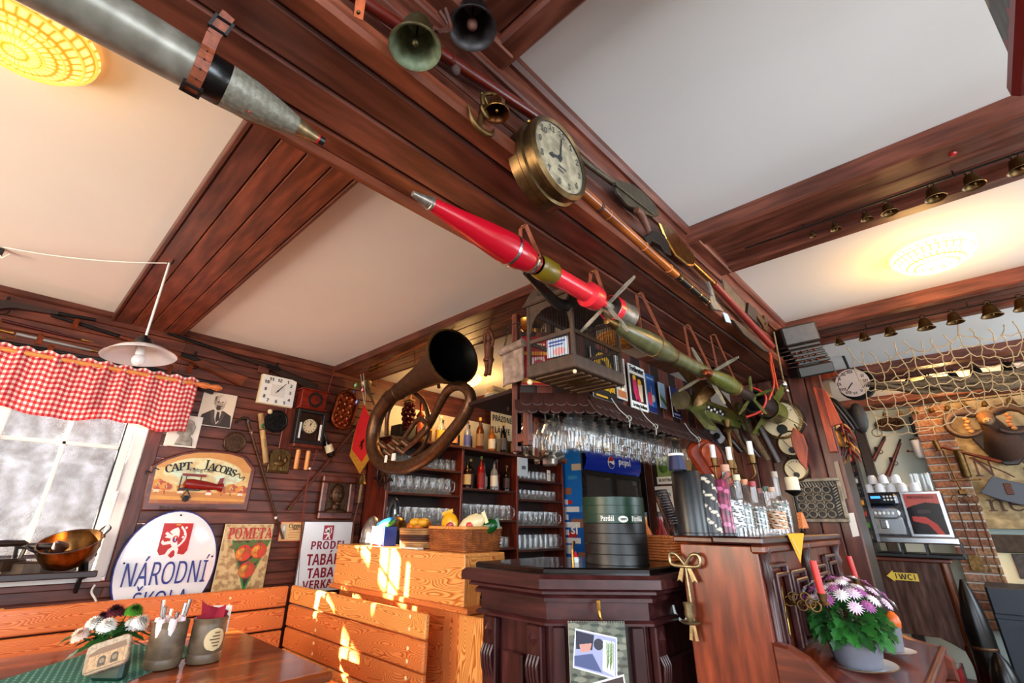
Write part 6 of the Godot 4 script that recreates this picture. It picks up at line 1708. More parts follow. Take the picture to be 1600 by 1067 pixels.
		for b in row[2]:
			var q := thing("small_bell", row[4] + ord[xs.find(b[0])], "bell", W(b[0], row[1] - b[1] * 0.6, row[0] + 0.012), 0, row[3])
			bell(q, b[1], b[1] * 1.5, M.iron if r == 2 else M.oldbrass, M.oldbrass)
			put("wire_loop", mb().at(W(0, b[1] * 1.75, 0), W(PI / 2, 0, 0)).tube(rim3(circle(b[1] * 0.3, 10), 0.0, true), 0.002, 5, true, true), M.iron, q)
	tag(put("warning_lamp", mb().ball(W(0.25, 2.515, -2.03), W(0.012, 0.008, 0.012), 8), M.red), "tiny red pilot light on the nearer right-hand beam", "light")
	# fishing net with a rolled bundle
	t = thing("fishing_net", "tan rope fishing net draped from the beam with its rolled bundle behind", "net", W(0, 0, 0))
	var net := mb()
	var nx := 18
	var ny := 9
	var node := func(i: int, j: int) -> Vector3:
		var u := float(i) / nx
		var v := float(j) / ny
		var x := -0.40 + 1.15 * u
		return W(x + 0.012 * sin(j * 1.9 + i * 2.3) + 0.05 * v * sin(u * 5.0), 2.46 - 0.56 * v * (0.88 + 0.12 * sin(u * 7.0 + 1.0)) - 0.06 * absf(sin(u * 12.5)) * (1.0 - v) + 0.01 * sin(i * 3.7 + j * 1.3), -3.95 - 0.45 * v - 0.05 * sin(u * 9.0 + v * 4.0))
	for j in ny + 1:
		for i in nx + 1:
			var a: Vector3 = node.call(i, j)
			if i < nx and j > 0: net.tube([a, a.lerp(node.call(i + 1, j), 0.5) + W(0, -0.014, 0), node.call(i + 1, j)], 0.0032, 5, false)
			if j < ny: net.tube([a, a.lerp(node.call(i, j + 1), 0.5) + W(0.008 * sin(i * 7.0), 0, 0.01), node.call(i, j + 1)], 0.0032, 5, false)
	var nr := flat(Color(0.74, 0.64, 0.48), 0.9)
	put("mesh_ropes", net, nr, t)
	var kn := mb()
	for j in ny + 1:
		for i in nx + 1: kn.ball(node.call(i, j), Vector3.ONE * 0.006, 6)
	put("knots", kn, nr, t)
	var bun := mb()
	for k in 9:
		var q := []
		for i in 14:
			var u := i / 13.0
			q.append(W(-0.40 + 1.2 * u, 2.33 - 0.1 * sin(u * PI) * (1.0 + 0.2 * sin(k)) + 0.035 * sin(k * 2.1 + u * 11.0) * minf(1.0, u * 4.0), -4.62 + 0.04 * cos(k * 1.7 + u * 9.0)))
		bun.tube(q, 0.012 + 0.004 * (k % 3), 5)
	put("rolled_bundle", bun, worn(Color(0.55, 0.47, 0.37), 0.9, 0.0, 20.0), t)
	put("lead_ring", mb().at(W(-0.42, 1.93, -4.42), W(PI / 2, 0, 0)).tube(rim3(circle(0.03, 14), 0.0, true), 0.004, 5, true, true), M.rope, t)
	# painted box under the ceiling at the right edge
	t = thing("painted_box", "dark painted folk-art box with red mouldings hanging at the upper right edge", "box", W(0.47, 1.95, -0.97))
	var pb := Art.new(128, 128, Color(0.16, 0.18, 0.17))
	for i in 46: pb.disc(fmod(i * 0.377, 1.0), fmod(i * 0.613, 1.0), 0.04 + 0.02 * (i % 3), 0.03, [Color(0.45, 0.4, 0.2), Color(0.5, 0.14, 0.14), Color(0.25, 0.3, 0.28), Color(0.1, 0.12, 0.12)][i % 4])
	pb.wear(0.5, Color(0.2, 0.21, 0.2), 12)
	put("body", mb().prism(v2([-0.245, 0.03, 0.245, 0.03, 0.22, 0.45, -0.22, 0.45]), 0.4, 0.01), pb.mat(0.5), t)
	for y in [0.012, 0.47]: put("moulding", mb().box(W(0, y, 0.2), W(0.52 - 0.02 * y, 0.035, 0.44), 0.012), flat(Color(0.42, 0.08, 0.08), 0.4), t)
	put("bracket", mb().box(W(-0.2, 0.56, 0.2), W(0.05, 0.17, 0.05), 0.005).box(W(0.2, 0.56, 0.2), W(0.05, 0.17, 0.05), 0.005), M.beam_y, t)

# ---------------------------------------------------------------- the bar: counter, hood, shelves, bottles, glasses, fridge
func facet(o: float) -> Array:   # outline of the bar front, pushed out by o (y is -z)
	return v2([-1.67 - o * 0.6, 1.65 - o, -1.33 + 0.414 * o, 1.65 - o, -1.06 + o, 1.92 - 0.414 * o, -1.06 + o, 3.3, -1.5, 3.3, -1.5, 2.3, -1.67 - o * 0.6, 2.1])

func slab(o: float, y0: float, y1: float, bev := 0.006) -> Mb:
	return mb().at(W(0, y0, 0), W(-PI / 2, 0, 0)).prism(facet(o), y1 - y0, bev)

func bottle_mesh(r: float, h: float, kind: int) -> Mb:
	var n := r * 0.34
	var p := [U(0, 0), U(r, 0), U(r, h * 0.58), U(r * 0.8, h * 0.67), U(n, h * 0.76), U(n, h * 0.95), U(0, h * 0.95)]
	if kind == 1: p = [U(0, 0), U(r, 0), U(r * 1.05, h * 0.3), U(r, h * 0.52), U(n, h * 0.6), U(n, h * 0.95), U(0, h * 0.95)]
	if kind == 2: p = [U(0, 0), U(r * 0.8, 0), U(r, h * 0.2), U(r * 0.9, h * 0.45), U(n, h * 0.7), U(n, h * 0.95), U(0, h * 0.95)]
	return mb().lathe(p, 6 if kind == 3 else 16)

func bottle(label: String, p: Vector3, r: float, h: float, c: Color, lab: Color, cap: Color, kind := 0, group := "", turn := 0.0, art: Material = null) -> Node3D:
	var t := thing("bottle", label, "bottle", p, turn, group)
	var m := flat(c, 0.08)
	if c.a < 1.0:
		m = glass(c, c.a, 0.05)
	put("bottle_glass", bottle_mesh(r, h, kind), m, t)
	put("label", mb().lathe([U(r * 1.015, h * 0.12), U(r * 1.02, h * 0.13), U(r * 1.02, h * 0.48), U(r * 1.015, h * 0.49)], 16), art if art else flat(lab, 0.6), t)
	put("cap", mb().at(W(0, h * 0.9, 0)).lathe([U(r * 0.36, 0), U(r * 0.4, h * 0.005), U(r * 0.4, h * 0.1), U(0, h * 0.1)], 12), flat(cap, 0.4), t)
	return t

func tumbler(called: String, label: String, r: float, h: float, handle: bool) -> Node3D:
	var t := thing(called, label, "glass")
	put("glass_body", mb().lathe([U(0, 0), U(r * 0.86, 0), U(r * 0.9, h * 0.06), U(r, h), U(r * 0.97, h + 0.001)], 16), M.glass, t)
	put("base_ring", mb().lathe([U(r * 0.87, 0.001), U(r * 0.93, h * 0.03), U(r * 0.87, h * 0.07)], 16), M.clear, t)
	if handle: put("handle", mb().tube(spline([W(r * 0.9, h * 0.8, 0), W(r * 1.5, h * 0.74, 0), W(r * 1.5, h * 0.3, 0), W(r * 0.88, h * 0.2, 0)], 4), h * 0.055, 6), M.clear, t)
	return t

func basket_rows(w: float, d: float, h: float, rows: int, flare := 0.0) -> Mb:   # woven strands of a rectangular basket
	var m := mb()
	for k in rows:
		var y := h * (k + 0.5) / rows
		var g := 1.0 + flare * y / h
		var q := []
		var n := 44
		for i in n:
			var s := float(i) / n * 4.0
			var f := fmod(s, 1.0)
			var e := [U(-1 + 2 * f, 1), U(1, 1 - 2 * f), U(1 - 2 * f, -1), U(-1, -1 + 2 * f)][int(s)] as Vector2
			var wob := 1.0 + 0.012 * (1.0 if (i + k) % 2 else -1.0)
			q.append(W(e.x * w / 2 * g * wob, y, e.y * d / 2 * g * wob))
		m.tube(q, h / rows * 0.5, 5, true, true)
	return m

func build_bar() -> void:
	# counter
	var t := thing("bar_counter", "dark carved octagonal bar counter with heavy moulded top", "counter", Vector3.ZERO)
	put("top_slab", slab(0.1, 1.066, 1.112, 0.014), M.bar_x, t)
	put("upper_board", slab(0.045, 1.112, 1.134, 0.006), flat(Color(0.06, 0.03, 0.03), 0.12), t)
	put("cornice", slab(0.07, 1.045, 1.066, 0.012), M.bar_x, t)
	put("cornice_roll", slab(0.045, 1.016, 1.045, 0.016), M.bar_x, t)
	put("frieze", slab(0.02, 0.955, 1.016, 0.004), M.bar_x, t)
	put("moulding", slab(0.042, 0.937, 0.955, 0.01), M.bar_x, t)
	put("carcass", slab(-0.01, 0.05, 0.937, 0.0), M.bar_y, t)
	put("plinth", slab(0.03, 0.0, 0.08, 0.006), M.bar_x, t)
	for q in [[-1.63, -1.64, 0.0], [-1.385, -1.64, 0.0], [-1.302, -1.678, PI / 4], [-1.088, -1.892, PI / 4], [-1.05, -1.98, PI / 2], [-1.05, -2.5, PI / 2]]:
		var w: float = 0.075 if q[2] != PI / 4 else 0.05
		var b := Basis(Vector3.UP, q[2])
		var o := W(q[0], 0, q[1])
		var m := mb()
		m.xf = Transform3D(b, o)
		m.box(W(0, 0.5, 0), W(w, 0.86, 0.03), 0.005)
		put("pilaster", m, M.bar_y, t)
		if w > 0.06:
			var k := mb()
			k.xf = Transform3D(b, o)
			for s in [[0, 1, 0.6], [1, 0, 0.6], [0, -1, 0.6], [-1, 0, 0.6]]:
				var c := W(0, 0.885, 0.034)
				var e0 := W(s[0] * 0.024, 0.885 + s[1] * 0.03, 0.016)
				var e1 := W(-s[1] * 0.024, 0.885 + s[0] * 0.03, 0.016)
				k.tri(c, e0, e1, W(s[0] - s[1], s[1] + s[0], 1.5), W(s[0] - s[1], s[1] + s[0], 1.5), W(s[0] - s[1], s[1] + s[0], 1.5))
			put("diamond_boss", k, M.bar_y, t)
			for i in 4:
				k = mb()
				k.xf = Transform3D(b, o)
				k.tube([W(-0.024 + i * 0.016, 0.83, 0.016), W(-0.024 + i * 0.016, 0.8, 0.03), W(-0.024 + i * 0.016, 0.76, 0.026), W(-0.024 + i * 0.016, 0.72, 0.012)], 0.0065, 6)
				put("flute", k, M.bar_y, t)
				k = mb()
				k.xf = Transform3D(b, o)
				k.tube([W(-0.024 + i * 0.016, 0.6, 0.015), W(-0.024 + i * 0.016, 0.42, 0.015)], 0.005, 6)
				put("flute", k, M.bar_y, t)
	put("field_panel", mb().box(W(-1.507, 0.45, -1.642), W(0.11, 0.74, 0.02), 0.008), M.bar_y, t)
	put("raised_panel", mb().box(W(-1.507, 0.42, -1.632), W(0.05, 0.6, 0.02), 0.008), M.bar_y, t)
	for z in [-2.24, -2.9]: put("field_panel", mb().box(W(-1.052, 0.45, z), W(0.02, 0.72, 0.4), 0.008), M.bar_y, t)
	put("coat_hook", mb().tube(spline([W(-1.04, 0.985, -2.12), W(-1.03, 0.95, -2.12), W(-1.0, 0.93, -2.12), W(-0.98, 0.955, -2.12)], 4), 0.006, 6), M.white, t)
	# calendar on a brass hook
	var cp := W(-1.168, 0.787, -1.748)
	var cb := W(1, 0, 1).normalized()
	t = thing("wall_calendar", "camouflage patterned wall calendar with two tilted photographs on the bar front", "calendar", cp + cb * 0.025, PI / 4)
	var a := Art.new(200, 340, Color(0.36, 0.38, 0.33))
	for i in 130: a.disc(fmod(i * 0.618, 1.0), i / 130.0, 0.05 + 0.03 * (i % 3), 0.014 + 0.01 * (i % 2), [Color(0.22, 0.25, 0.22), Color(0.5, 0.5, 0.44), Color(0.28, 0.27, 0.24), Color(0.42, 0.43, 0.38)][i % 4])
	a.poly([0.12, 0.06, 0.85, 0.14, 0.8, 0.5, 0.05, 0.4], Color(0.88, 0.9, 0.92)).poly([0.14, 0.075, 0.83, 0.15, 0.78, 0.485, 0.07, 0.39], Color(0.6, 0.62, 0.76))
	a.poly([0.13, 0.08, 0.45, 0.12, 0.4, 0.25, 0.12, 0.24], Color(0.17, 0.17, 0.24)).poly([0.18, 0.2, 0.4, 0.19, 0.36, 0.26, 0.2, 0.27], Color(0.75, 0.55, 0.5)).poly([0.08, 0.3, 0.4, 0.28, 0.55, 0.44, 0.08, 0.38], Color(0.3, 0.34, 0.5)).disc(0.52, 0.2, 0.09, 0.05, Color(0.2, 0.2, 0.25)).poly([0.6, 0.16, 0.8, 0.18, 0.76, 0.47, 0.56, 0.42], Color(0.9, 0.92, 0.95))
	for i in 9: a.line(0.66 + 0.015 * i, 0.18 + 0.01 * (i % 3), 0.64 + 0.013 * i, 0.42 - 0.02 * (i % 4), 0.014, Color(0.38, 0.48, 0.24))
	a.poly([0.18, 0.55, 0.92, 0.45, 1.0, 0.95, 0.25, 1.0], Color(0.86, 0.87, 0.88)).poly([0.21, 0.565, 0.9, 0.47, 0.97, 0.94, 0.27, 0.99], Color(0.26, 0.21, 0.2))
	for i in 36: a.disc(0.38 + fmod(i * 0.137, 0.46), 0.66 + fmod(i * 0.071, 0.18), 0.035, 0.018, [Color(0.2, 0.27, 0.4), Color(0.42, 0.48, 0.6), Color(0.55, 0.36, 0.38), Color(0.1, 0.12, 0.18)][i % 4])
	put("pages", mb().box(W(-0.01, -0.01, -0.006), W(0.212, 0.36, 0.008)), M.paper, t)
	put("front_page", mb().quad(W(-0.116, -0.19, 0), W(0.096, -0.19, 0), W(0.096, 0.17, 0), W(-0.116, 0.17, 0), Vector3.BACK), a.mat(0.35), t)
	var sp := mb()
	for i in 22: sp.at(W(-0.11 + i * 0.0095, 0.17, -0.002), W(0, 0, PI / 2)).tube(rim3(circle(0.005, 6), 0.0, true), 0.001, 4, true, true)
	tag(put("wire_binding", sp, M.ink, t), "", "", "", "stuff")
	t = thing("brass_latch", "little brass hook latch above the calendar", "latch", cp + cb * 0.035 + W(0, 0.19, 0), PI / 4)
	put("plate", mb().box(W(0, 0.03, 0), W(0.016, 0.045, 0.006), 0.002), M.brass, t)
	put("hook", mb().tube([W(0, 0.02, 0.006), W(0, 0.0, 0.014), W(0.006, -0.01, 0.01)], 0.006, 8), M.brass, t)
	# hood
	t = thing("bar_canopy", "dark wooden canopy over the bar with scalloped shingles and boarded upper wall", "canopy", Vector3.ZERO)
	var A := W(-1.46, 0, -1.64)
	var B := W(-1.23, 0, -1.87)
	var C := W(-1.23, 0, -3.5)
	for q in [[A, B, 4], [B, C, 14]]:
		var dv: Vector3 = (q[1] - q[0]) / q[2]
		for i in q[2]:
			var p: Vector3 = q[0] + dv * (i + 0.5)
			var m := mb()
			m.xf = Transform3D(Basis(Vector3.UP, atan2(-dv.z, dv.x)), p)
			m.box(W(0, 2.02, -0.015), W(dv.length() - 0.003, 0.34, 0.02), 0.003)
			put("wall_board", m, [M.darkwood_y, M.walldark_y][i % 2], t)
	var sh := []
	for i in 7: sh.append(U(0.029 * cos(PI + PI * i / 6), 0.029 * sin(PI + PI * i / 6)))
	sh.append_array([U(0.029, 0.06), U(-0.029, 0.06)])
	var tile := mb().prism(sh, 0.008, 0.002).mesh()
	var tm := wood(Color(0.27, 0.13, 0.095), 1, 0.5)
	for q in [[A, B, 6], [B, C, 28]]:
		var dv: Vector3 = (q[1] - q[0]) / q[2]
		var out := W(-dv.z, 0, dv.x).normalized()
		if out.dot(W(1, 0, 1)) < 0: out = -out
		for r in 2:
			for i in int(q[2]) + r:
				var o := put("shingle", tile, tm, t)
				o.transform = Transform3D(Basis(Vector3.UP, atan2(-dv.z, dv.x)) * Basis(Vector3.RIGHT, -0.55), q[0] + dv * (i + 0.5 - 0.5 * r) + out * (0.03 + 0.02 * r) + W(0, 1.82 - 0.04 * r, 0))
				o.scale = Vector3.ONE * dv.length() / 0.058
	for q in [[-1.26, -2.0], [-1.26, -3.3], [-1.5, -1.95]]: put("hanger_rod", mb().box(W(q[0], 2.38, q[1]), W(0.03, 0.4, 0.03)), M.darkwood_y, t)
	put("rack_board", mb().at(W(0, 1.9, 0), W(-PI / 2, 0, 0)).prism(v2([-1.95, 1.75, -1.46, 1.68, -1.26, 1.88, -1.26, 3.5, -1.95, 3.5]), 0.02), M.darkwood_z, t)
	for x in [-1.3, -1.42, -1.54, -1.66, -1.78]: put("glass_rail", mb().box(W(x, 1.885, -2.7), W(0.02, 0.02, 1.6)), M.darkwood_z, t)
	for q in [[-1.5, 1.95, 0.7], [-1.43, 1.71, 0.18]]: put("post", mb().box(W(q[0], q[1], -1.66), W(0.035, q[2], 0.035), 0.004), M.walldark_y, t)
	put("post", mb().box(W(-1.5, 1.7, -1.66), W(0.035, 0.16, 0.034), 0.004), M.wall_y, t)
	put("cross_piece", mb().box(W(-1.46, 1.66, -1.66), W(0.1, 0.04, 0.03), 0.004), M.wall_x, t)
	# posters on the hood wall
	var pos := func(called: String, label: String, y0: float, y1: float, z0: float, z1: float, art: Art) -> Node3D:
		return poster(called, label, W(-1.212, (y0 + y1) / 2, (z0 + z1) / 2), absf(z1 - z0), y1 - y0, LEFTWALL, art.mat(0.35))
	a = Art.new(80, 100, Color(0.06, 0.05, 0.05))
	a.disc(0.5, 0.4, 0.42, 0.36, Color(0.85, 0.66, 0.1)).poly([0.4, 0.2, 0.6, 0.2, 0.7, 0.7, 0.35, 0.7], Color(0.12, 0.1, 0.08)).rect(0.1, 0.92, 0.5, 0.04, Color(0.8, 0.6, 0.15))
	t = pos.call("poster", "black and yellow poster half hidden behind the bird cage", 1.86, 2.12, -1.9, -2.11, a)
	text(t, "OCEANIQUE", W(0, -0.085, 0), 0.026, M.yellow, 0.18)
	a = Art.new(64, 100, Color(0.78, 0.76, 0.74))
	a.poly([0.3, 0.7, 0.5, 0.35, 0.7, 0.5, 0.75, 0.75, 0.4, 0.8], Color(0.1, 0.08, 0.08)).poly([0.45, 0.5, 0.7, 0.4, 0.6, 0.75], Color(0.9, 0.9, 0.88)).rect(0.05, 0.8, 0.9, 0.16, Color(0.7, 0.42, 0.25)).line(0.25, 0.12, 0.8, 0.16, 0.04, M.ink.albedo_color).line(0.3, 0.2, 0.85, 0.24, 0.04, M.ink.albedo_color)
	pos.call("poster", "white poster with a black and white figure on orange, left of the dancers", 1.895, 2.13, -2.125, -2.225, a)
	a = Art.new(96, 128, Color(0.9, 0.89, 0.86))
	a.rect(0.06, 0.22, 0.88, 0.62, Color(0.08, 0.08, 0.09)).poly([0.2, 0.3, 0.42, 0.32, 0.5, 0.62, 0.34, 0.84, 0.2, 0.6], Color(0.8, 0.2, 0.4)).disc(0.32, 0.29, 0.1, 0.06, Color(0.88, 0.7, 0.2)).poly([0.5, 0.4, 0.78, 0.4, 0.75, 0.8, 0.55, 0.82], Color(0.88, 0.78, 0.66)).disc(0.62, 0.36, 0.12, 0.07, Color(0.86, 0.66, 0.15)).poly([0.28, 0.6, 0.5, 0.58, 0.62, 0.83, 0.5, 0.84], Color(0.72, 0.12, 0.3))
	t = pos.call("poster", "framed black poster of two dancers with white lettering bands", 1.87, 2.12, -2.262, -2.445, a)
	text(t, "Freibeuter", W(0, 0.085, 0), 0.03, M.ink, 0.15)
	text(t, "Le vins Sédlens", W(0, -0.115, 0), 0.018, M.ink, 0.15)
	a = Art.new(64, 120, Color(0.13, 0.32, 0.6))
	a.disc(0.3, 0.65, 0.24, 0.18, Color(0.78, 0.25, 0.35)).rect(0.5, 0.3, 0.06, 0.6, Color(0.75, 0.7, 0.6)).disc(0.7, 0.62, 0.18, 0.1, Color(0.8, 0.75, 0.68)).rect(0, 0.85, 1, 0.15, Color(0.08, 0.14, 0.35)).rect(0.1, 0.08, 0.8, 0.06, Color(0.5, 0.65, 0.8))
	pos.call("poster", "blue poster with pink and white balloons right of the dancers", 1.88, 2.105, -2.455, -2.56, a)
	a = Art.new(48, 80, Color(0.55, 0.68, 0.8))
	for i in 14: a.disc(fmod(i * 0.37, 1.0), 0.55 + fmod(i * 0.11, 0.3), 0.16, 0.08, [Color(0.12, 0.3, 0.1), Color(0.3, 0.45, 0.2)][i % 2])
	pos.call("poster", "small poster of green hills under a pale sky", 1.93, 2.085, -2.615, -2.69, a)
	a = Art.new(64, 120, Color(0.08, 0.12, 0.36))
	a.disc(0.5, 0.5, 0.4, 0.3, Color(0.75, 0.6, 0.2)).disc(0.6, 0.5, 0.36, 0.26, Color(0.08, 0.12, 0.36)).disc(0.45, 0.62, 0.14, 0.18, Color(0.8, 0.7, 0.6)).rect(0.1, 0.88, 0.7, 0.05, Color(0.75, 0.75, 0.8))
	pos.call("poster", "dark blue poster with a gold crescent, farthest along the bar hood", 1.9, 2.09, -2.77, -2.89, a)
	a = Art.new(80, 110, Color(0.6, 0.03, 0.05))
	a.rect(0, 0.32, 1, 0.08, Color(0.82, 0.5, 0.1)).rect(0, 0.86, 1, 0.1, Color(0.8, 0.5, 0.1)).poly([0.2, 0.45, 0.7, 0.42, 0.8, 0.82, 0.55, 0.7, 0.3, 0.84], Color(0.85, 0.7, 0.68)).disc(0.55, 0.62, 0.2, 0.14, Color(0.7, 0.2, 0.25)).rect(0.4, 0.15, 0.35, 0.05, Color(0.9, 0.75, 0.6))
	poster("poster", "red and orange poster between the grey scroll plaque and the bird cage", W(-1.385, 2.03, -1.69), 0.16, 0.25, PI / 4, a.mat(0.35))
	for q in [[-2.02, 0], [-2.3, 1], [-2.86, 2]]:
		t = thing("hanging_string", ["knotted white string dangling below the cage poster", "knotted white string dangling below the dancers poster", "knotted white string dangling below the blue crescent poster"][q[1]], "string", W(-1.19, 1.87, q[0]))
		put("string_tail", mb().tube(spline([Vector3.ZERO, W(0.01, -0.05, -0.05), W(0.03, -0.09, -0.1), W(0.02, -0.13, -0.12)], 4), 0.003, 5), M.string, t)
		put("knot", mb().at(W(0.03, -0.09, -0.1)).tube(rim3(circle(0.014, 8), 0.0), 0.003, 5, true, true), M.string, t)
	# hanging wine glasses
	var g0 := thing("wine_glass", "wine glass hanging under the canopy, first from the front in the outermost row", "glass", Vector3.ZERO, 0, "wine glasses hanging under the canopy")
	put("bowl", mb().lathe([U(0.004, -0.075), U(0.02, -0.085), U(0.04, -0.11), U(0.047, -0.145), U(0.038, -0.2)], 18), M.glass, g0)
	put("stem", mb().lathe([U(0.004, -0.08), U(0.0035, -0.01), U(0.012, -0.004)], 10), M.clear, g0)
	put("foot", mb().lathe([U(0, -0.004), U(0.034, -0.001), U(0.034, 0.001), U(0, 0.001)], 18), M.glass, g0)
	var n := 0
	var ordn := ["first", "second", "third", "fourth", "fifth", "sixth", "seventh", "eighth", "ninth", "tenth", "eleventh", "twelfth", "thirteenth"]
	var rown := ["outermost", "second", "third", "innermost"]
	for x in [-1.36, -1.5, -1.64]:
		for k in 13:
			var p := W(x, 1.874 if k > 2 else 1.9, -1.95 - k * 0.125 - 0.05 * fmod(x * 10, 1.0))
			var sc := 1.22 if k < 3 else 0.92
			var g: Node3D = g0 if n == 0 else copy(g0, p, "wine glass hanging under the canopy, %s from the front in the %s row" % [ordn[k], rown[int(n / 13.0)]], n)
			g.position = p
			g.scale = Vector3.ONE * sc
			n += 1
	# back shelves
	t = thing("bar_shelves", "tall reddish brown shelf unit in three bays full of glasses behind the bar", "shelf unit", Vector3.ZERO)
	var bays := [[-2.39, -3.22, [1.757, 1.53, 1.265, 1.05, 0.85]], [-3.25, -4.04, [1.607, 1.313, 1.05, 0.85]], [-4.07, -4.88, [1.745, 1.533, 1.26, 1.02, 0.85]]]
	for z in [-2.38, -3.235, -4.055, -4.89]: put("upright", mb().box(W(-3.82, 1.0, z), W(0.34, 1.98, 0.028), 0.004), wood(Color(0.48, 0.17, 0.08), 1, 0.35), t)
	put("top_board", mb().box(W(-3.81, 1.985, -3.63), W(0.36, 0.03, 2.55), 0.005), M.shelf_z, t)
	put("back_panel", mb().box(W(-3.98, 1.0, -3.63), W(0.015, 1.96, 2.5)), M.darkwood_z, t)
	for b in bays:
		for y in b[2]: put("shelf_board", mb().box(W(-3.82, y - 0.012, (b[0] + b[1]) / 2), W(0.33, 0.022, b[0] - b[1]), 0.003), M.shelf_z, t)
	var beer := tumbler("beer_mug", "beer mug with a handle on the middle shelf of the left bay", 0.04, 0.145, true)
	var small := tumbler("small_glass", "small tumbler on a shelf of the right bay", 0.032, 0.1, false)
	var first := {beer: true, small: true}
	for q in [[0, 1.757, small, 0.06, "upper shelf of the left bay", 0.12], [0, 1.53, beer, 0.0, "second shelf of the left bay", 0.0], [0, 1.265, beer, 0.0, "lower shelf of the left bay", 0.0], [1, 1.313, beer, 0.0, "lower shelf of the middle bay", 0.0], [1, 1.05, small, 0.0, "lowest shelf of the middle bay", 0.0], [2, 1.745, small, 0.0, "top shelf of the right bay", 0.0], [2, 1.533, small, 0.0, "second shelf of the right bay", 0.0], [2, 1.26, beer, 0.0, "third shelf of the right bay", 0.0], [2, 1.02, beer, 0.0, "bottom shelf of the right bay", 0.0]]:
		var b: Array = bays[q[0]]
		var gr: String = "glasses on the " + q[4]
		var w := 0.09 if q[2] == beer else 0.076
		var cnt := int((b[0] - b[1] - 0.06) / w)
		for r in 2:
			for k in cnt:
				var p := W(-3.7 - r * 0.1, q[1], b[0] - 0.05 - w * (k + 0.3 + 0.4 * r))
				var lab: String = ordn[k] + (" mug" if q[2] == beer else " small glass") + " from the left, " + q[4] + (", back row" if r else ", front row")
				var src: Node3D = q[2]
				if first[src]:
					first[src] = false
					src.position = p
					src.set_meta("label", lab); src.set_meta("group", gr)
				else: copy(src, p, lab, 1.0 + 0.5 * sin(k * 5.0 + r), gr)
	# bottles on top of the shelves
	var dark := Color(0.035, 0.025, 0.02)
	var dg := Color(0.04, 0.09, 0.04)
	var am := Color(0.32, 0.13, 0.03)
	var cl := Color(0.7, 0.78, 0.8, 0.35)
	var yl := Color(0.8, 0.62, 0.2)
	var wl := Color(0.82, 0.8, 0.74)
	var specs := [[yl, yl, dark, 0, "amber bottle with a wide yellow label, leftmost on the shelf top"], [am, yl, dark, 1, "round amber bottle with a yellow label beside the leftmost one"], [cl, yl, wl, 0, "clear bottle with a yellow label behind the horn's tube"], [am, yl, dark, 0, "brown bottle with a square golden label"], [dark, Color(0.75, 0.5, 0.35), dark, 0, "black bottle with a peach coloured label"], [Color(0.12, 0.14, 0.05), Color(0.5, 0.5, 0.3), dark, 1, "squat olive green bottle with a dull label"], [Color(0.5, 0.55, 0.7, 0.6), Color(0.25, 0.3, 0.6), am, 0, "clear bottle with a blue label and copper cap"], [dark, Color(0.4, 0.35, 0.3), am, 1, "small dark bottle with a wooden stopper"],
		[am, Color(0.5, 0.4, 0.3), yl, 0, "tall thin brown bottle with a gold cap"], [cl, wl, am, 1, "clear bottle with an ivory label under the pipe"], [Color(0.55, 0.3, 0.08), wl, am, 0, "golden whisky bottle with a white label"], [am, Color(0.7, 0.6, 0.4), yl, 1, "short amber bottle with a tan label"], [dark, Color(0.3, 0.28, 0.3), yl, 0, "tall black bottle with a gold capsule"], [dg, Color(0.2, 0.35, 0.2), dark, 0, "tall green bottle before the old white sign"], [am, Color(0.6, 0.45, 0.25), yl, 2, "pear shaped brown bottle beside the hanging hoop"], [dark, wl, dark, 0, "black bottle with a white label behind the hoop"],
		[dg, Color(0.25, 0.2, 0.2), dark, 0, "dark green wine bottle right of the hoop"], [cl, Color(0.5, 0.6, 0.7), wl, 1, "clear bottle with a pale blue label right of the hoop"], [dg, wl, Color(0.1, 0.3, 0.12), 0, "green bottle with a white label near the fridge"], [dark, Color(0.3, 0.25, 0.2), dark, 0, "dark bottle nearest the fridge on the shelf top"]]
	for i in specs.size():
		var s: Array = specs[i]
		bottle(s[4], W(-3.73 - 0.08 * (i % 2), 2.0, -2.8 - i * 0.092), 0.036 + 0.004 * (i % 3), 0.25 + 0.05 * ((i * 7) % 4) / 3.0 + (0.1 if i in [8, 12] else 0.0), s[0], s[1], s[2], s[3], "bottles on top of the shelves")
	var mid := [[Color(0.16, 0.06, 0.02), Color(0.8, 0.7, 0.5), dark, 3, "square whiskey bottle with a cream label in the middle bay"], [dark, Color(0.15, 0.12, 0.1), yl, 0, "black bottle with a dark label in the middle bay"], [Color(0.5, 0.05, 0.05), Color(0.5, 0.08, 0.08), Color(0.4, 0.5, 0.1), 0, "red liqueur bottle with a green neck in the middle bay"], [cl, Color(0.55, 0.5, 0.48), dark, 2, "clear bottle of odd shape in the middle bay"], [Color(0.6, 0.6, 0.6, 0.5), wl, dark, 0, "bottle with a broad white label in the middle bay"], [Color(0.3, 0.04, 0.04), Color(0.25, 0.05, 0.06), am, 1, "dark red bottle at the right of the middle bay"], [dark, Color(0.2, 0.08, 0.08), am, 0, "slim black bottle at the end of the middle bay"]]
	for i in mid.size():
		var s: Array = mid[i]
		bottle(s[4], W(-3.72 - 0.06 * (i % 2), 1.607, -3.36 - i * 0.098), 0.04, 0.27 + 0.03 * (i % 3), s[0], s[1], s[2], s[3], "bottles in the middle bay")
	a = Art.new(48, 64, Color(0.72, 0.78, 0.82))
	a.rect(0.4, 0.45, 0.4, 0.2, Color(0.3, 0.32, 0.35)).line(0.1, 0.2, 0.5, 0.9, 0.03, Color(0.6, 0.66, 0.7))
	poster("paper_note", "pale blue price note hung at the top of the right bay", W(-3.63, 1.87, -4.12), 0.17, 0.2, LEFTWALL, a.mat(0.7), "note")
	a = Art.new(48, 64, Color(0.8, 0.78, 0.74))
	a.rect(0.2, 0.3, 0.6, 0.1, Color(0.4, 0.4, 0.4))
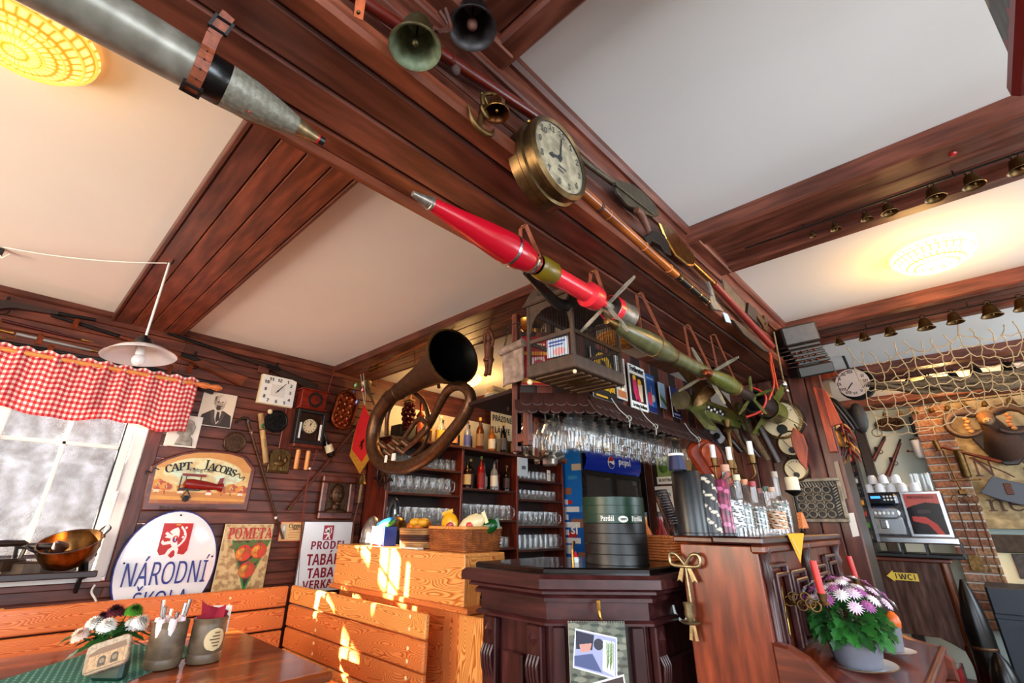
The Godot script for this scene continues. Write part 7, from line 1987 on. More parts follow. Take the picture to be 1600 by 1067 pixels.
	poster("paper_note", "slim white card leaning among the glasses of the right bay", W(-3.64, 1.81, -4.6), 0.06, 0.12, LEFTWALL, a.mat(0.7), "note")
	# things on and behind the shelf top
	t = thing("speaker_box", "black loudspeaker box lying behind the brass horn on the shelf top", "speaker", W(-3.8, 2.07, -2.68), LEFTWALL)
	put("cabinet", mb().box(Vector3.ZERO, W(0.36, 0.13, 0.16), 0.006), M.black, t)
	put("cone", mb().at(W(0.05, 0, 0.08), W(PI / 2, 0, 0)).lathe([U(0.055, 0), U(0.05, 0.006), U(0.03, -0.01), U(0, -0.005)], 20), M.iron, t)
	t = thing("grape_ornament", "cluster of dark red glass grapes hanging behind the horn's loops", "ornament", W(-3.6, 2.058, -2.494))
	var gp := mb()
	for r in 6:
		for k in 5:
			var an := k * TAU / 5 + r * 0.6
			var rad := 0.05 * (1.0 - absf(r - 3.2) / 5.0)
			gp.ball(W(cos(an) * rad, 0.02 + r * 0.042, sin(an) * rad), Vector3.ONE * 0.026, 8)
	put("berries", gp, flat(Color(0.22, 0.02, 0.03), 0.12), t)
	put("stalk", mb().tube([W(0, 0.25, 0), W(0.01, 0.33, 0)], 0.01, 6).box(W(0, 0.27, 0), W(0.12, 0.012, 0.05)), M.oldbrass, t)
	t = thing("beer_tap", "copper and orange beer tap column glimpsed inside the horn's loops", "tap", W(-3.6, 1.971, -2.632))
	put("column", mb().lathe([U(0.03, 0), U(0.035, 0.06), U(0.028, 0.2), U(0.04, 0.24), U(0.012, 0.28), U(0.02, 0.42), U(0, 0.43)], 14), M.copper, t)
	put("orange_knob", mb().ball(W(0.03, 0.12, 0.02), W(0.03, 0.07, 0.03), 10), flat(Color(0.75, 0.28, 0.08), 0.4), t)
	t = poster("empties_sign", "old white enamel sign with black capitals on the dark wall behind the bottles", W(-3.93, 2.367, -4.093), 0.4, 0.34, LEFTWALL, M.cream, "sign", M.iron)
	text(t, "PRÁZDNÉ", W(0, 0.04, 0), 0.07, M.ink, 0.34)
	text(t, "LÁHVE", W(0, -0.1, 0), 0.07, M.ink, 0.26)
	t = thing("strip_light", "grey fluorescent strip light under the bar ceiling", "light", W(-2.92, 2.35, -3.12))
	put("housing", mb().box(W(0, 0.05, 0), W(0.1, 0.05, 0.5), 0.01), M.cream, t)
	put("diffuser", mb().at(W(0, -0.03, -0.26)).prism(rounded(0.12, 0.08, 0.03), 0.52, 0.006), flat(Color(0.78, 0.83, 0.85), 0.3), t)
	t = thing("bell_hoop", "dark wooden hoop with little jingle bells hanging below the canopy post", "hoop", W(-1.86, 1.79, -2.25))
	put("hoop", mb().at(Vector3.ZERO, W(PI / 2, 0, 0)).tube(rim3(circle(0.12, 28, 0.9, 1.15), 0.0, true), 0.008, 6, true, true), M.darkwood_x, t)
	for i in 9: put("jingle_bell", mb().ball(W(cos(TAU * i / 9 + 0.5) * 0.12, sin(TAU * i / 9 + 0.5) * 0.15, 0.01), Vector3.ONE * 0.016, 10), worn(Color(0.55, 0.48, 0.4), 0.35, 0.7, 20.0), t)
	put("centre_bar", mb().box(W(-0.015, -0.02, -0.01), W(0.03, 0.3, 0.02), 0.004), M.mahog_y, t)
	t = thing("foil_parcel", "crumpled silver foil parcel behind the jingle bell hoop", "parcel", W(-1.84, 1.78, -2.36))
	var fo := mb()
	for i in 9: fo.at(W(0.03 * sin(i * 2.0), -0.14 + i * 0.034, 0.02 * cos(i * 3.0)), W(i, i * 2.0, i * 0.7)).box(Vector3.ZERO, W(0.09, 0.05, 0.05), 0.01)
	put("foil", fo, flat(Color(0.72, 0.7, 0.66), 0.25, 0.9), t)
	# fridge
	t = thing("drinks_fridge", "tall black two-door drinks fridge with a blue header and a sticker-covered blue side", "fridge", W(-3.68, 0, -5.66))
	put("body", mb().box(W(-0.01, 1.08, 0), W(0.56, 2.16, 1.4), 0.01), M.black, t)
	a = Art.new(96, 384, Color(0.07, 0.4, 0.75))
	a.rect(0, 0.35, 1, 0.4, Color(0.05, 0.32, 0.66))
	for i in 30: a.rect(fmod(i * 0.37, 0.85), 0.02 + fmod(i * 0.0331, 0.96), 0.2 + 0.06 * (i % 3), 0.022 + 0.008 * (i % 4), [Color(0.8, 0.82, 0.84), Color(0.55, 0.36, 0.26), Color(0.75, 0.7, 0.62), Color(0.66, 0.12, 0.12), Color(0.2, 0.5, 0.75)][i % 5])
	for i in 6: a.rect(0.15 + 0.3 * (i % 2), 0.28 + i * 0.04, 0.45, 0.03, Color(0.85, 0.86, 0.88))
	put("blue_side", mb().quad(W(-0.28, 0.02, 0.703), W(0.26, 0.02, 0.703), W(0.26, 2.15, 0.703), W(-0.28, 2.15, 0.703), Vector3.BACK), a.mat(0.3), t)
	text(t, "si", W(0.12, 1.17, 0.703), 0.1, M.white)
	var hd := flat(Color(0.02, 0.09, 0.32), 0.2)
	hd.emission_enabled = true
	hd.emission = Color(0.02, 0.1, 0.4)
	hd.emission_energy_multiplier = 0.25
	var hm := mb().at(W(0.27, 1.9, 0.68), W(0, 0, 0))
	hm.sheet(2, 8, func(u: float, v: float) -> Vector3: return W(0.01 + 0.05 * sin(PI * v), 0.25 * v, -1.36 * u))
	put("header", hm, hd, t)
	var lg := mb().at(W(0.332, 2.02, 0.12), W(0, PI / 2, 0))
	put("logo_red", mb().at(W(0.335, 2.02, 0.12), W(0, PI / 2, 0)).prism(v2([-0.07, 0.0, -0.06, 0.045, -0.02, 0.075, 0.03, 0.075, 0.065, 0.04, 0.03, 0.02, -0.03, 0.02]), 0.004), M.red, t)
	put("logo_white", mb().at(W(0.334, 2.02, 0.12), W(0, PI / 2, 0)).prism(circle(0.078, 24), 0.003), M.white, t)
	put("logo_blue", mb().at(W(0.335, 2.02, 0.12), W(0, PI / 2, 0)).prism(v2([-0.07, -0.01, -0.05, -0.055, -0.01, -0.075, 0.04, -0.06, 0.07, -0.02, 0.03, -0.02, -0.02, 0.0]), 0.004), M.blue, t)
	text(t, "pepsi", W(0.335, 1.985, -0.22), 0.075, M.white, 0.3, "Droid Sans", true, W(0, PI / 2, 0))
	for z in [0.36, -0.33]:
		put("door_frame", mb().box(W(0.285, 0.95, z + 0.32), W(0.03, 1.86, 0.05)).box(W(0.285, 0.95, z - 0.32), W(0.03, 1.86, 0.05)).box(W(0.285, 1.865, z), W(0.03, 0.06, 0.6)), M.darksteel, t)
		put("door_glass", mb().box(W(0.28, 0.95, z), W(0.008, 1.8, 0.6)), glass(Color(0.3, 0.28, 0.26), 0.3), t)
		put("dim_interior_panel", mb().box(W(0.272, 1.5, z), W(0.004, 0.6, 0.5)), worn(Color(0.25, 0.22, 0.19), 0.5, 0.0, 7.0), t)  # brown panel coloured as the dimly lit fridge interior, gives no light
	for i in 6: bottle(["dark bottle on the fridge top, left", "brown liqueur bottle on the fridge top behind the wine glasses", "green bottle on the fridge top", "short amber bottle on the fridge top", "clear bottle on the fridge top", "black bottle at the right of the fridge top"][i], W(-3.5, 2.16, -5.05 - 0.22 * i), 0.045, 0.3, [dark, am, dg, am, cl, dark][i], [yl, Color(0.5, 0.2, 0.15), wl, yl, wl, am][i], dark, i % 3, "bottles on the fridge")
	# far wall of the bar
	a = Art.new(96, 48, Color(0.42, 0.55, 0.12))
	a.rect(0, 0, 0.45, 1, Color(0.5, 0.58, 0.3)).disc(0.22, 0.5, 0.16, 0.32, Color(0.18, 0.32, 0.08)).disc(0.3, 0.6, 0.1, 0.2, Color(0.3, 0.45, 0.12)).rect(0.5, 0.4, 0.4, 0.08, Color(0.2, 0.3, 0.08))
	poster("poster", "wide green poster with a hop cone on the far bar wall", W(-3.1, 2.06, -6.74), 0.42, 0.28, 0.0, a.mat(0.5))
	a = Art.new(64, 64, Color(0.68, 0.56, 0.34))
	a.disc(0.5, 0.4, 0.14, 0.18, Color(0.3, 0.22, 0.15)).poly([0.3, 0.9, 0.45, 0.45, 0.65, 0.5, 0.75, 0.9], Color(0.3, 0.22, 0.15))
	poster("poster", "tan print of figures beside the green poster", W(-2.75, 2.1, -6.74), 0.3, 0.36, 0.0, a.mat(0.5))
	t = poster("notice", "white notice with two lines of black capitals on the far bar wall", W(-3.25, 1.62, -6.74), 0.26, 0.34, 0.0, M.paper, "sign")
	text(t, "ZAKÁZÁNO", W(0, 0.03, 0), 0.05, M.ink, 0.2)
	text(t, "ČEPOVÁNÍ", W(0, -0.1, 0), 0.05, M.ink, 0.2)
	t = poster("notice", "narrow white notice above the larger one on the far bar wall", W(-3.2, 1.87, -6.74), 0.26, 0.1, 0.0, M.paper, "sign")
	text(t, "NE DOTÝKAT", W(0, -0.018, 0), 0.04, M.ink, 0.2)
	# on the counter
	t = thing("keg_collars", "stack of green and black ring-shaped beer trays on the bar counter", "stack", W(-1.235, 1.134, -2.03))
	var kb := worn(Color(0.075, 0.062, 0.06), 0.42, 0.0, 26.0)
	for i in 4: put("black_ring", mb().at(W(0, i * 0.041, 0)).lathe([U(0, 0), U(0.1375, 0.0), U(0.139, 0.0012), U(0.139, 0.0392), U(0.1375, 0.0405), U(0, 0.0405)], 44), kb, t)
	var kg := flat(Color(0.03, 0.19, 0.12), 0.38)
	for i in 3: put("green_ring", mb().at(W(0, 0.164 + i * 0.036, 0)).lathe([U(0, 0), U(0.138, 0.0), U(0.139, 0.001), U(0.139, 0.035), U(0.138, 0.036), U(0, 0.036)], 44), kg, t)
	for q in [[0.35, "Pardál"], [1.3, "Pardál"]]:
		text(t, q[1], W(sin(q[0]) * 0.1395, 0.172, cos(q[0]) * 0.1395), 0.02, M.white, 0.058, "Droid Serif", true, W(0, q[0], 0))
	put("oval_badge", mb().at(W(sin(0.83) * 0.138, 0.18, cos(0.83) * 0.138), W(0, 0.83, 0)).prism(circle(0.018, 20, 1.2, 0.75), 0.003), M.white, t)
	text(t, "1891", W(sin(0.83) * 0.1415, 0.176, cos(0.83) * 0.1415), 0.009, kg, 0.026, "Droid Sans", true, W(0, 0.83, 0))
	t = thing("figurine", "tiny white figure with a red cap on the bar counter left of the beer trays", "figurine", W(-1.375, 1.134, -1.915))
	put("body", mb().lathe([U(0, 0), U(0.013, 0), U(0.016, 0.012), U(0.01, 0.024), U(0, 0.03)], 14), M.white, t)
	put("cap", mb().at(W(0, 0.022, 0)).lathe([U(0.012, 0), U(0.008, 0.01), U(0.003, 0.022), U(0, 0.024)], 12), M.red, t)
	t = thing("brass_stopper", "curved brass bottle stopper standing beside the black trays", "stopper", W(-1.37, 1.134, -1.885))
	put("stem", mb().tube(spline([Vector3.ZERO, W(0.0, 0.05, 0), W(0.005, 0.075, 0), W(0.012, 0.085, 0)], 4), 0.006, 8), M.brass, t)
	t = thing("wicker_box", "square wicker basket on the counter between the trays and the piano", "basket", W(-1.17, 1.134, -2.42))
	put("weave", basket_rows(0.13, 0.2, 0.11, 9), M.pinered_x, t)
	put("inside", mb().box(W(0, 0.05, 0), W(0.12, 0.1, 0.19)), M.leatherdark, t)
	t = thing("cup_stack", "leaning stack of steel cups behind the wicker box", "cups", W(-1.13, 1.245, -2.42))
	for i in 14: put("cup", mb().at(W(-0.003 * i, 0.012 * i, 0.002 * i), W(0, 0, 0.12)).lathe([U(0.028, 0), U(0.036, 0.05), U(0.038, 0.052), U(0.036, 0.054), U(0.03, 0.02)], 18), M.steel, t)
	for q in [[W(-1.3, 1.134, -2.62), Color(0.4, 0.02, 0.05), "bottle of dark red juice behind the beer trays"], [W(-1.36, 1.134, -2.55), Color(0.75, 0.4, 0.05), "bottle of orange juice left of the red one"], [W(-1.24, 1.134, -2.75), Color(0.75, 0.42, 0.06), "bottle of orange juice right of the red one"]]: bottle(q[2], q[0], 0.045, 0.22, q[1], Color(0.2, 0.22, 0.25), M.ink.albedo_color, 2, "juice bottles")
	# on the pine box
	t = thing("wicker_basket", "rectangular golden wicker basket full of snack bags on the pine box", "basket", W(-2.28, 1.14, -2.06))
	put("weave", basket_rows(0.3, 0.28, 0.12, 13, 0.06), wood(Color(0.78, 0.45, 0.2), 0, 0.6), t)
	var st := mb()
	for i in 13:
		for s in [-1, 1]: st.tube([W(-0.145 + i * 0.0242, 0, s * 0.139), W(-0.153 + i * 0.0255, 0.124, s * 0.15)], 0.004, 4, false).tube([W(s * 0.149, 0, -0.135 + i * 0.0225), W(s * 0.16, 0.124, -0.143 + i * 0.024)], 0.004, 4, false)
	tag(put("stakes", st, wood(Color(0.7, 0.38, 0.16), 1, 0.6), t), "", "", "", "stuff")
	put("rim", mb().at(W(0, 0.123, 0), W(PI / 2, 0, 0)).tube(rim3(rounded(0.325, 0.305, 0.02, 2), 0.0), 0.009, 6, true, true), M.pine_x, t)
	put("lining", mb().box(W(0, 0.045, 0), W(0.28, 0.08, 0.26)), M.leather, t)
	var bag := func(label: String, p: Vector3, sz: Vector3, rot: Vector3, c: Color, band: Color) -> void:
		var o := thing("snack_bag", label, "snack bag", p)
		o.rotation = rot
		put("bag", mb().ball(Vector3.ZERO, sz, 12), flat(c, 0.25), o)
		put("seal", mb().box(W(0, sz.y * 1.02, 0), W(sz.x * 1.3, sz.y * 0.25, 0.004)), flat(c, 0.3), o)
		put("brand_patch", mb().ball(W(sz.x * 0.1, -sz.y * 0.1, sz.z * 0.4), W(sz.x * 0.6, sz.y * 0.4, sz.z * 0.72), 10), flat(band, 0.3), o)
	bag.call("yellow crisp bag standing in the golden wicker basket", W(-2.33, 1.28, -1.98), W(0.06, 0.07, 0.025), W(0.0, 0.3, 0.3), Color(0.85, 0.62, 0.05), Color(0.6, 0.1, 0.2))
	bag.call("pink sweets bag at the left corner of the golden basket", W(-2.4, 1.26, -2.0), W(0.03, 0.05, 0.02), W(0, 0, 0), Color(0.85, 0.35, 0.4), Color(0.9, 0.6, 0.6))
	bag.call("cream and red crisp bag lying across the golden basket", W(-2.18, 1.285, -2.02), W(0.05, 0.085, 0.03), W(0, 0.5, -1.15), Color(0.85, 0.78, 0.6), Color(0.75, 0.1, 0.12))
	bag.call("green crisp bag at the right end of the golden basket", W(-2.14, 1.27, -2.1), W(0.045, 0.07, 0.03), W(0, 0.6, -1.3), Color(0.05, 0.3, 0.1), Color(0.8, 0.75, 0.5))
	t = thing("round_basket", "oval basket banded cream and brown on the pine box", "basket", W(-2.66, 1.14, -2.0))
	for k in 9: put("coil", mb().at(W(0, 0.008 + k * 0.0125, 0), W(PI / 2, 0, 0)).tube(rim3(circle(0.105 + 0.0015 * k, 30, 1.25, 0.85), 0.0), 0.0075, 6, true, true), [wood(Color(0.86, 0.66, 0.42), 0, 0.6), wood(Color(0.35, 0.16, 0.08), 0, 0.6)][1 if k in [3, 4, 5] else 0], t)
	put("inside", mb().at(W(0, 0.0, 0), Vector3.ZERO, W(1.2, 1, 0.82)).lathe([U(0, 0), U(0.1, 0), U(0.102, 0.085), U(0, 0.09)], 24), M.leather, t)
	for i in 13:
		var an := i * 2.4
		var o := thing("nut_packet", "small orange snack packet in the oval basket, %s from the bottom of the heap" % ordn[mini(i, 12)], "snack packet", W(-2.66 + cos(an) * 0.022 * sqrt(i), 1.265 + 0.012 * (i % 3), -2.0 + sin(an) * 0.015 * sqrt(i)), an, "orange snack packets in the oval basket")
		put("pouch", mb().ball(Vector3.ZERO, W(0.04, 0.026, 0.03), 10), flat([Color(0.8, 0.42, 0.06), Color(0.7, 0.3, 0.05), Color(0.86, 0.6, 0.12)][i % 3], 0.35), o)
		put("seal", mb().box(W(0.04, 0, 0), W(0.014, 0.004, 0.04)), flat(Color(0.72, 0.36, 0.06), 0.35), o)
	t = thing("white_carton", "white display carton with a blue side and blue bags on the pine box", "carton", W(-3.02, 1.14, -1.96))
	put("front", mb().box(W(0, 0.06, 0.03), W(0.13, 0.12, 0.02), 0.002), M.white, t)
	put("red_base", mb().box(W(0, 0.005, 0.03), W(0.131, 0.01, 0.022)), M.red, t)
	put("side", mb().box(W(0.07, 0.06, -0.02), W(0.012, 0.12, 0.1), 0.002), flat(Color(0.15, 0.25, 0.6), 0.4), t)
	put("blue_bag", mb().at(W(0.02, 0.14, -0.02), W(0.5, 0.3, 0.2)).ball(Vector3.ZERO, W(0.09, 0.03, 0.05), 12), flat(Color(0.1, 0.35, 0.6), 0.3), t)
	put("green_bag", mb().at(W(0.1, 0.14, -0.0), W(0.2, 0.3, 0.5)).ball(Vector3.ZERO, W(0.05, 0.016, 0.02), 10), flat(Color(0.2, 0.45, 0.12), 0.3), t)
	t = thing("steel_canister", "shiny domed steel canister at the left end of the pine box", "canister", W(-3.24, 1.14, -2.02))
	put("dome", mb().lathe([U(0, 0), U(0.075, 0), U(0.078, 0.01), U(0.075, 0.08), U(0.06, 0.13), U(0.035, 0.17), U(0, 0.19)], 24), worn(Color(0.8, 0.8, 0.8), 0.25, 0.8, 30.0), t)
	put("band", mb().lathe([U(0.078, 0.012), U(0.081, 0.014), U(0.081, 0.03), U(0.077, 0.032)], 24), M.steel, t)
	t = thing("tap_arch", "black arched beer tap with a brass cap behind the snack carton", "tap", W(-3.12, 1.14, -2.1))
	put("arch", mb().tube(spline([W(-0.05, 0, 0), W(-0.045, 0.2, 0), W(-0.01, 0.29, 0), W(0.03, 0.28, 0), W(0.05, 0.2, 0)], 5), 0.02, 10), flat(Color(0.06, 0.09, 0.13), 0.3), t)
	put("brass_cap", mb().at(W(0.07, 0.1, 0)).lathe([U(0.07, 0), U(0.06, 0.05), U(0.03, 0.08), U(0, 0.085)], 18), M.brass, t)
	tag(put("booklet", mb().box(W(-2.56, 1.145, -1.885), W(0.16, 0.01, 0.05), 0.002), M.paper), "white booklet lying flat before the two baskets", "booklet")
	t = thing("green_packet", "green and white packet inside the cut-out end of the pine box", "packet", W(-2.1, 0.9, -2.1))
	put("wrapper", mb().box(W(0, 0.03, 0), W(0.12, 0.05, 0.1), 0.015), flat(Color(0.05, 0.4, 0.15), 0.4), t)
	put("white_band", mb().box(W(0.02, 0.06, 0.02), W(0.06, 0.02, 0.06), 0.006), M.white, t)
	t = thing("glass_jar", "clear glass jar stored inside the cut-out end of the pine box", "jar", W(-2.2, 0.9, -2.06))
	put("jar_body", mb().lathe([U(0, 0), U(0.05, 0), U(0.05, 0.15), U(0.045, 0.16), U(0.045, 0.15), U(0.045, 0.01), U(0, 0.01)], 18), M.clear, t)
	put("rim", mb().lathe([U(0.045, 0.155), U(0.053, 0.16), U(0.053, 0.175), U(0.045, 0.178)], 18), M.clear, t)

# ---------------------------------------------------------------- piano with its bottles, candles and plant
func ring(parent: Node, called: String, p: Vector3, r: float, t: float, mat: Material, rot := Vector3.ZERO, sx := 1.0, sy := 1.0) -> void:
	put(called, mb().at(p, rot).tube(rim3(circle(r, 20, sx, sy), 0.0), t, 6, true, true), mat, parent)

func build_piano() -> void:
	var t := thing("piano", "reddish brown carved upright piano standing end-on beside the bar", "piano", Vector3.ZERO)
	var mw := wood(Color(0.62, 0.27, 0.15), 1, 0.28)
	put("side_panel", mb().box(W(-0.78, 0.62, -2.02), W(0.29, 1.21, 0.03), 0.004), mw, t)
	put("side_panel", mb().box(W(-0.78, 0.62, -3.24), W(0.29, 1.21, 0.03), 0.004), mw, t)
	put("back_panel", mb().box(W(-0.91, 0.62, -2.63), W(0.02, 1.2, 1.18)), M.darkwood_y, t)
	put("top_board", mb().box(W(-0.86, 1.242, -2.63), W(0.16, 0.024, 1.3), 0.006), M.mahog_z, t)
	put("top_lid", mb().box(W(-0.69, 1.244, -2.63), W(0.18, 0.026, 1.32), 0.008), M.bar_z, t)
	put("cornice", mb().box(W(-0.63, 1.215, -2.63), W(0.05, 0.03, 1.28), 0.01), M.mahog_z, t)
	put("front_panel", mb().box(W(-0.655, 0.99, -2.63), W(0.02, 0.44, 1.2)), M.mahog_y, t)
	for z in [-2.045, -2.62, -3.21]:
		put("column", mb().at(W(-0.63, 0.8, z)).lathe([U(0, 0), U(0.026, 0), U(0.026, 0.03), U(0.016, 0.04), U(0.024, 0.08), U(0.014, 0.12), U(0.017, 0.25), U(0.013, 0.3), U(0.025, 0.33), U(0.016, 0.36), U(0.028, 0.4), U(0.028, 0.42), U(0, 0.42)], 14), M.bar_y, t)
	for q in [[-2.19, 0.2, 0.31], [-2.44, 0.2, 0.24], [-2.8, 0.24, 0.24], [-3.06, 0.2, 0.31]]:
		for k in 2:
			var w: float = q[1] - 0.05 * k
			var h: float = q[2] - 0.06 * k
			var fr := mb()
			for s in [-1, 1]:
				fr.box(W(-0.632 + 0.008 * k, 1.0, q[0] + s * w / 2), W(0.024, h, 0.016), 0.005)
				fr.box(W(-0.632 + 0.008 * k, 1.0 + s * h / 2, q[0]), W(0.022, 0.016, w + 0.016), 0.005)
			put("panel_frame", fr, M.bar_z, t)
	put("brass_ornament", mb().at(W(-0.635, 1.0, -2.19), W(0, PI / 2, 0)).prism(v2([-0.012, -0.07, 0, -0.085, 0.012, -0.07, 0.008, -0.02, 0.016, 0.0, 0.008, 0.02, 0.012, 0.07, 0, 0.085, -0.012, 0.07, -0.008, 0.02, -0.016, 0.0, -0.008, -0.02]), 0.008, 0.002), M.brass, t)
	put("key_bed", mb().box(W(-0.49, 0.73, -2.63), W(0.36, 0.12, 1.25), 0.02), M.mahog_z, t)
	var fb := mb()
	fb.sheet(2, 12, func(u: float, v: float) -> Vector3: return W(lerpf(-0.64, -0.3, 1.0 - v), 0.79 + 0.09 * pow(v, 3.0) + 0.012 * sin(v * PI), lerpf(-2.04, -3.22, u)))
	put("key_lid", fb, wood(Color(0.5, 0.2, 0.1), 2, 0.15), t)
	put("lid_edge", mb().tube([W(-0.305, 0.782, -2.03), W(-0.305, 0.782, -3.24)], 0.014, 10), M.mahog_z, t)
	for z in [-2.005, -3.255]:
		put("cheek", mb().at(W(-0.64, 0, z - 0.03)).prism(v2([0, 0.66, 0.36, 0.66, 0.36, 0.74, 0.32, 0.785, 0.24, 0.8, 0.17, 0.83, 0.1, 0.9, 0.05, 0.925, 0, 0.93]), 0.045, 0.008), M.mahog_x, t)
		put("front_leg", mb().at(W(-0.35, 0, z)).lathe([U(0.03, 0), U(0.045, 0.1), U(0.03, 0.2), U(0.05, 0.45), U(0.035, 0.6), U(0.05, 0.66), U(0, 0.66)], 14), M.mahog_y, t)
	put("lower_panel", mb().box(W(-0.6, 0.34, -2.63), W(0.02, 0.66, 1.2)), M.mahog_y, t)
	# brass bow candle holder on the side panel
	var bowm := worn(Color(0.74, 0.66, 0.5), 0.35, 0.8, 10.0)
	t = thing("bow_candlestick", "gilt candle sconce shaped as a ribbon bow on the piano side", "sconce", W(-0.899, 1.1, -1.985))
	for s in [-1, 1]:
		put("bow_loop", mb().tube(spline([W(0, 0.05, 0.01), W(s * 0.03, 0.085, 0.012), W(s * 0.058, 0.085, 0.01), W(s * 0.055, 0.05, 0.01), W(0, 0.045, 0.012)], 5), 0.007, 8), bowm, t)
		put("ribbon_tail", mb().at(W(0, 0, 0.004)).prism(v2([s * 0.002, 0.05, s * 0.02, 0.045, s * 0.042, -0.01, s * 0.03, -0.004, s * 0.02, -0.012]), 0.008, 0.002), bowm, t)
		put("lower_tail", mb().bar(W(0, -0.12, 0.01), W(s * 0.012, -0.2, 0.012), 0.012, 0.005), bowm, t)
	put("stem", mb().tube([W(0, 0.05, 0.008), W(0.004, -0.14, 0.008)], 0.006, 8), bowm, t)
	put("cup", mb().at(W(0.004, -0.12, 0.035)).lathe([U(0, -0.02), U(0.008, -0.02), U(0.018, 0.005), U(0.016, 0.03), U(0.02, 0.045), U(0.014, 0.045), U(0, 0.02)], 16), bowm, t)
	put("drip_pan", mb().at(W(0.004, -0.145, 0.035)).lathe([U(0, 0.002), U(0.034, 0.006), U(0.036, 0.01), U(0.03, 0.002), U(0, -0.004)], 20), bowm, t)
	# tins, tubes and bottles on the top
	var top := func(v: Vector3) -> Vector3: return W(v.x, 1.257, v.z)
	var tubec := func(label: String, p: Vector3, r: float, h: float, m: Material) -> void:
		var o := thing("gift_tube", label, "tube", top.call(p))
		put("tube_body", mb().lathe([U(0, 0), U(r, 0), U(r, h), U(r * 0.96, h + 0.003), U(0, h + 0.003)], 24), m, o)
		put("rim", mb().lathe([U(r, 0), U(r + 0.002, 0.002), U(r + 0.002, 0.01), U(r, 0.012)], 24), M.darksteel, o)
	tubec.call("matt black cardboard bottle tube at the left end of the piano top", W(-0.8, 1.269, -1.865), 0.054, 0.225, flat(Color(0.035, 0.04, 0.05), 0.35))
	var a := Art.new(96, 96, Color(0.08, 0.07, 0.07))
	for i in 220: a.disc(fmod(i * 0.618, 1.0), i / 220.0, 0.02 + 0.02 * (i % 3), 0.02, [Color(0.75, 0.7, 0.62), Color(0.1, 0.08, 0.08)][i % 2])
	tubec.call("bottle tube with a black and cream skull pattern beside the black one", W(-0.76, 1.269, -1.92), 0.046, 0.215, a.mat(0.4))
	a = Art.new(96, 96, Color(0.42, 0.04, 0.2))
	for i in 90: a.disc(fmod(i * 0.618, 1.0), i / 90.0, 0.03 + 0.02 * (i % 3), 0.03, [Color(0.6, 0.1, 0.28), Color(0.25, 0.05, 0.12), Color(0.7, 0.35, 0.5)][i % 3])
	tubec.call("crimson patterned bottle tube left of the clear bottles", W(-0.72, 1.267, -1.975), 0.034, 0.2, a.mat(0.3))
	t = thing("paper_cup", "blue paper cup upside down on the black tube", "cup", Vector3.ZERO)
	t.position = top.call(W(-0.8, 1.269, -1.799)) + W(0, 0.229, 0)
	put("cup_body", mb().lathe([U(0.034, 0), U(0.026, 0.055), U(0.024, 0.056), U(0, 0.05)], 18), flat(Color(0.05, 0.09, 0.25), 0.4), t)
	put("white_rim", mb().at(W(0, 0.052, 0)).lathe([U(0.026, 0), U(0.03, 0.004), U(0.026, 0.009), U(0.0, 0.007)], 18), M.white, t)
	var arts := []
	for k in 3:
		a = Art.new(64, 64, [Color(0.72, 0.72, 0.72), Color(0.5, 0.5, 0.5), Color(0.82, 0.66, 0.5)][k])
		for i in 240: a.disc(fmod(i * 0.618 + 0.02 * sin(i * 9.0), 1.0), i / 240.0, 0.015 + 0.012 * (i % 3), 0.022, [Color(0.1, 0.1, 0.1), Color(0.85, 0.85, 0.85), Color(0.2, 0.2, 0.2), [Color(0.3, 0.3, 0.3), Color(0.3, 0.45, 0.35), Color(0.75, 0.35, 0.3)][k]][i % 4])
		arts.append(a.mat(0.5))
	var cl := Color(0.7, 0.74, 0.74, 0.05)
	var bs := [[1150, 0.042, 0.26, 0, Color(0.7, 0.5, 0.4), "clear bottle with a white skull label at the front left of the piano group"], [1166, 0.036, 0.23, 1, Color(0.8, 0.75, 0.6), "clear bottle with a gold-topped neck and dark scribbled label"], [1178, 0.034, 0.225, 0, Color(0.75, 0.5, 0.35), "clear bottle with a wooden stopper and white scribbles"], [1190, 0.034, 0.215, 1, Color(0.6, 0.12, 0.15), "clear bottle with a red wax neck"], [1201, 0.034, 0.2, 0, Color(0.6, 0.4, 0.4), "short clear bottle with a pinkish cap"], [1210, 0.034, 0.205, 1, Color(0.2, 0.35, 0.3), "clear bottle with a green stopper and green-edged label"], [1219, 0.038, 0.2, 2, Color(0.7, 0.55, 0.45), "clear bottle with a peach label at the front right of the group"], [1229, 0.036, 0.29, 1, Color(0.6, 0.55, 0.5), "tall clear bottle with a cork rising behind the peach label"]]
	var xs := [W(-0.7, 1.267, -2.011), W(-0.7, 1.267, -2.122), W(-0.73, 1.264, -2.307), W(-0.7, 1.265, -2.308), W(-0.74, 1.262, -2.539), W(-0.71, 1.263, -2.518), W(-0.68, 1.264, -2.495), W(-0.72, 1.261, -2.745)]
	for i in bs.size():
		var b: Array = bs[i]
		bottle(b[5], top.call(xs[i]), b[1], b[2], cl, M.white.albedo_color, b[4], i % 2, "bottles on the piano top", 0.5, arts[b[3]])
	t = thing("pillar_candle", "short thick ivory candle on a dark stand behind the bottles", "candle", W(-0.74, 1.507, -3.129))
	put("wax", mb().lathe([U(0, -0.03), U(0.034, -0.03), U(0.034, 0.035), U(0.03, 0.04), U(0, 0.034)], 18), flat(Color(0.88, 0.83, 0.72), 0.6), t)
	put("stand", mb().lathe([U(0.03, -0.26), U(0.008, -0.24), U(0.008, -0.06), U(0.045, -0.036), U(0.045, -0.03), U(0, -0.03)], 16), M.iron, t)
	t = thing("yellow_pennant", "yellow triangular cloth pennant hanging over the piano top edge", "pennant", Vector3.ZERO)
	var pc := mb()
	pc.tri(W(-0.595, 1.265, -2.276), W(-0.595, 1.265, -2.529), W(-0.59, 1.156, -2.358), Vector3.RIGHT, Vector3.RIGHT, Vector3.RIGHT)
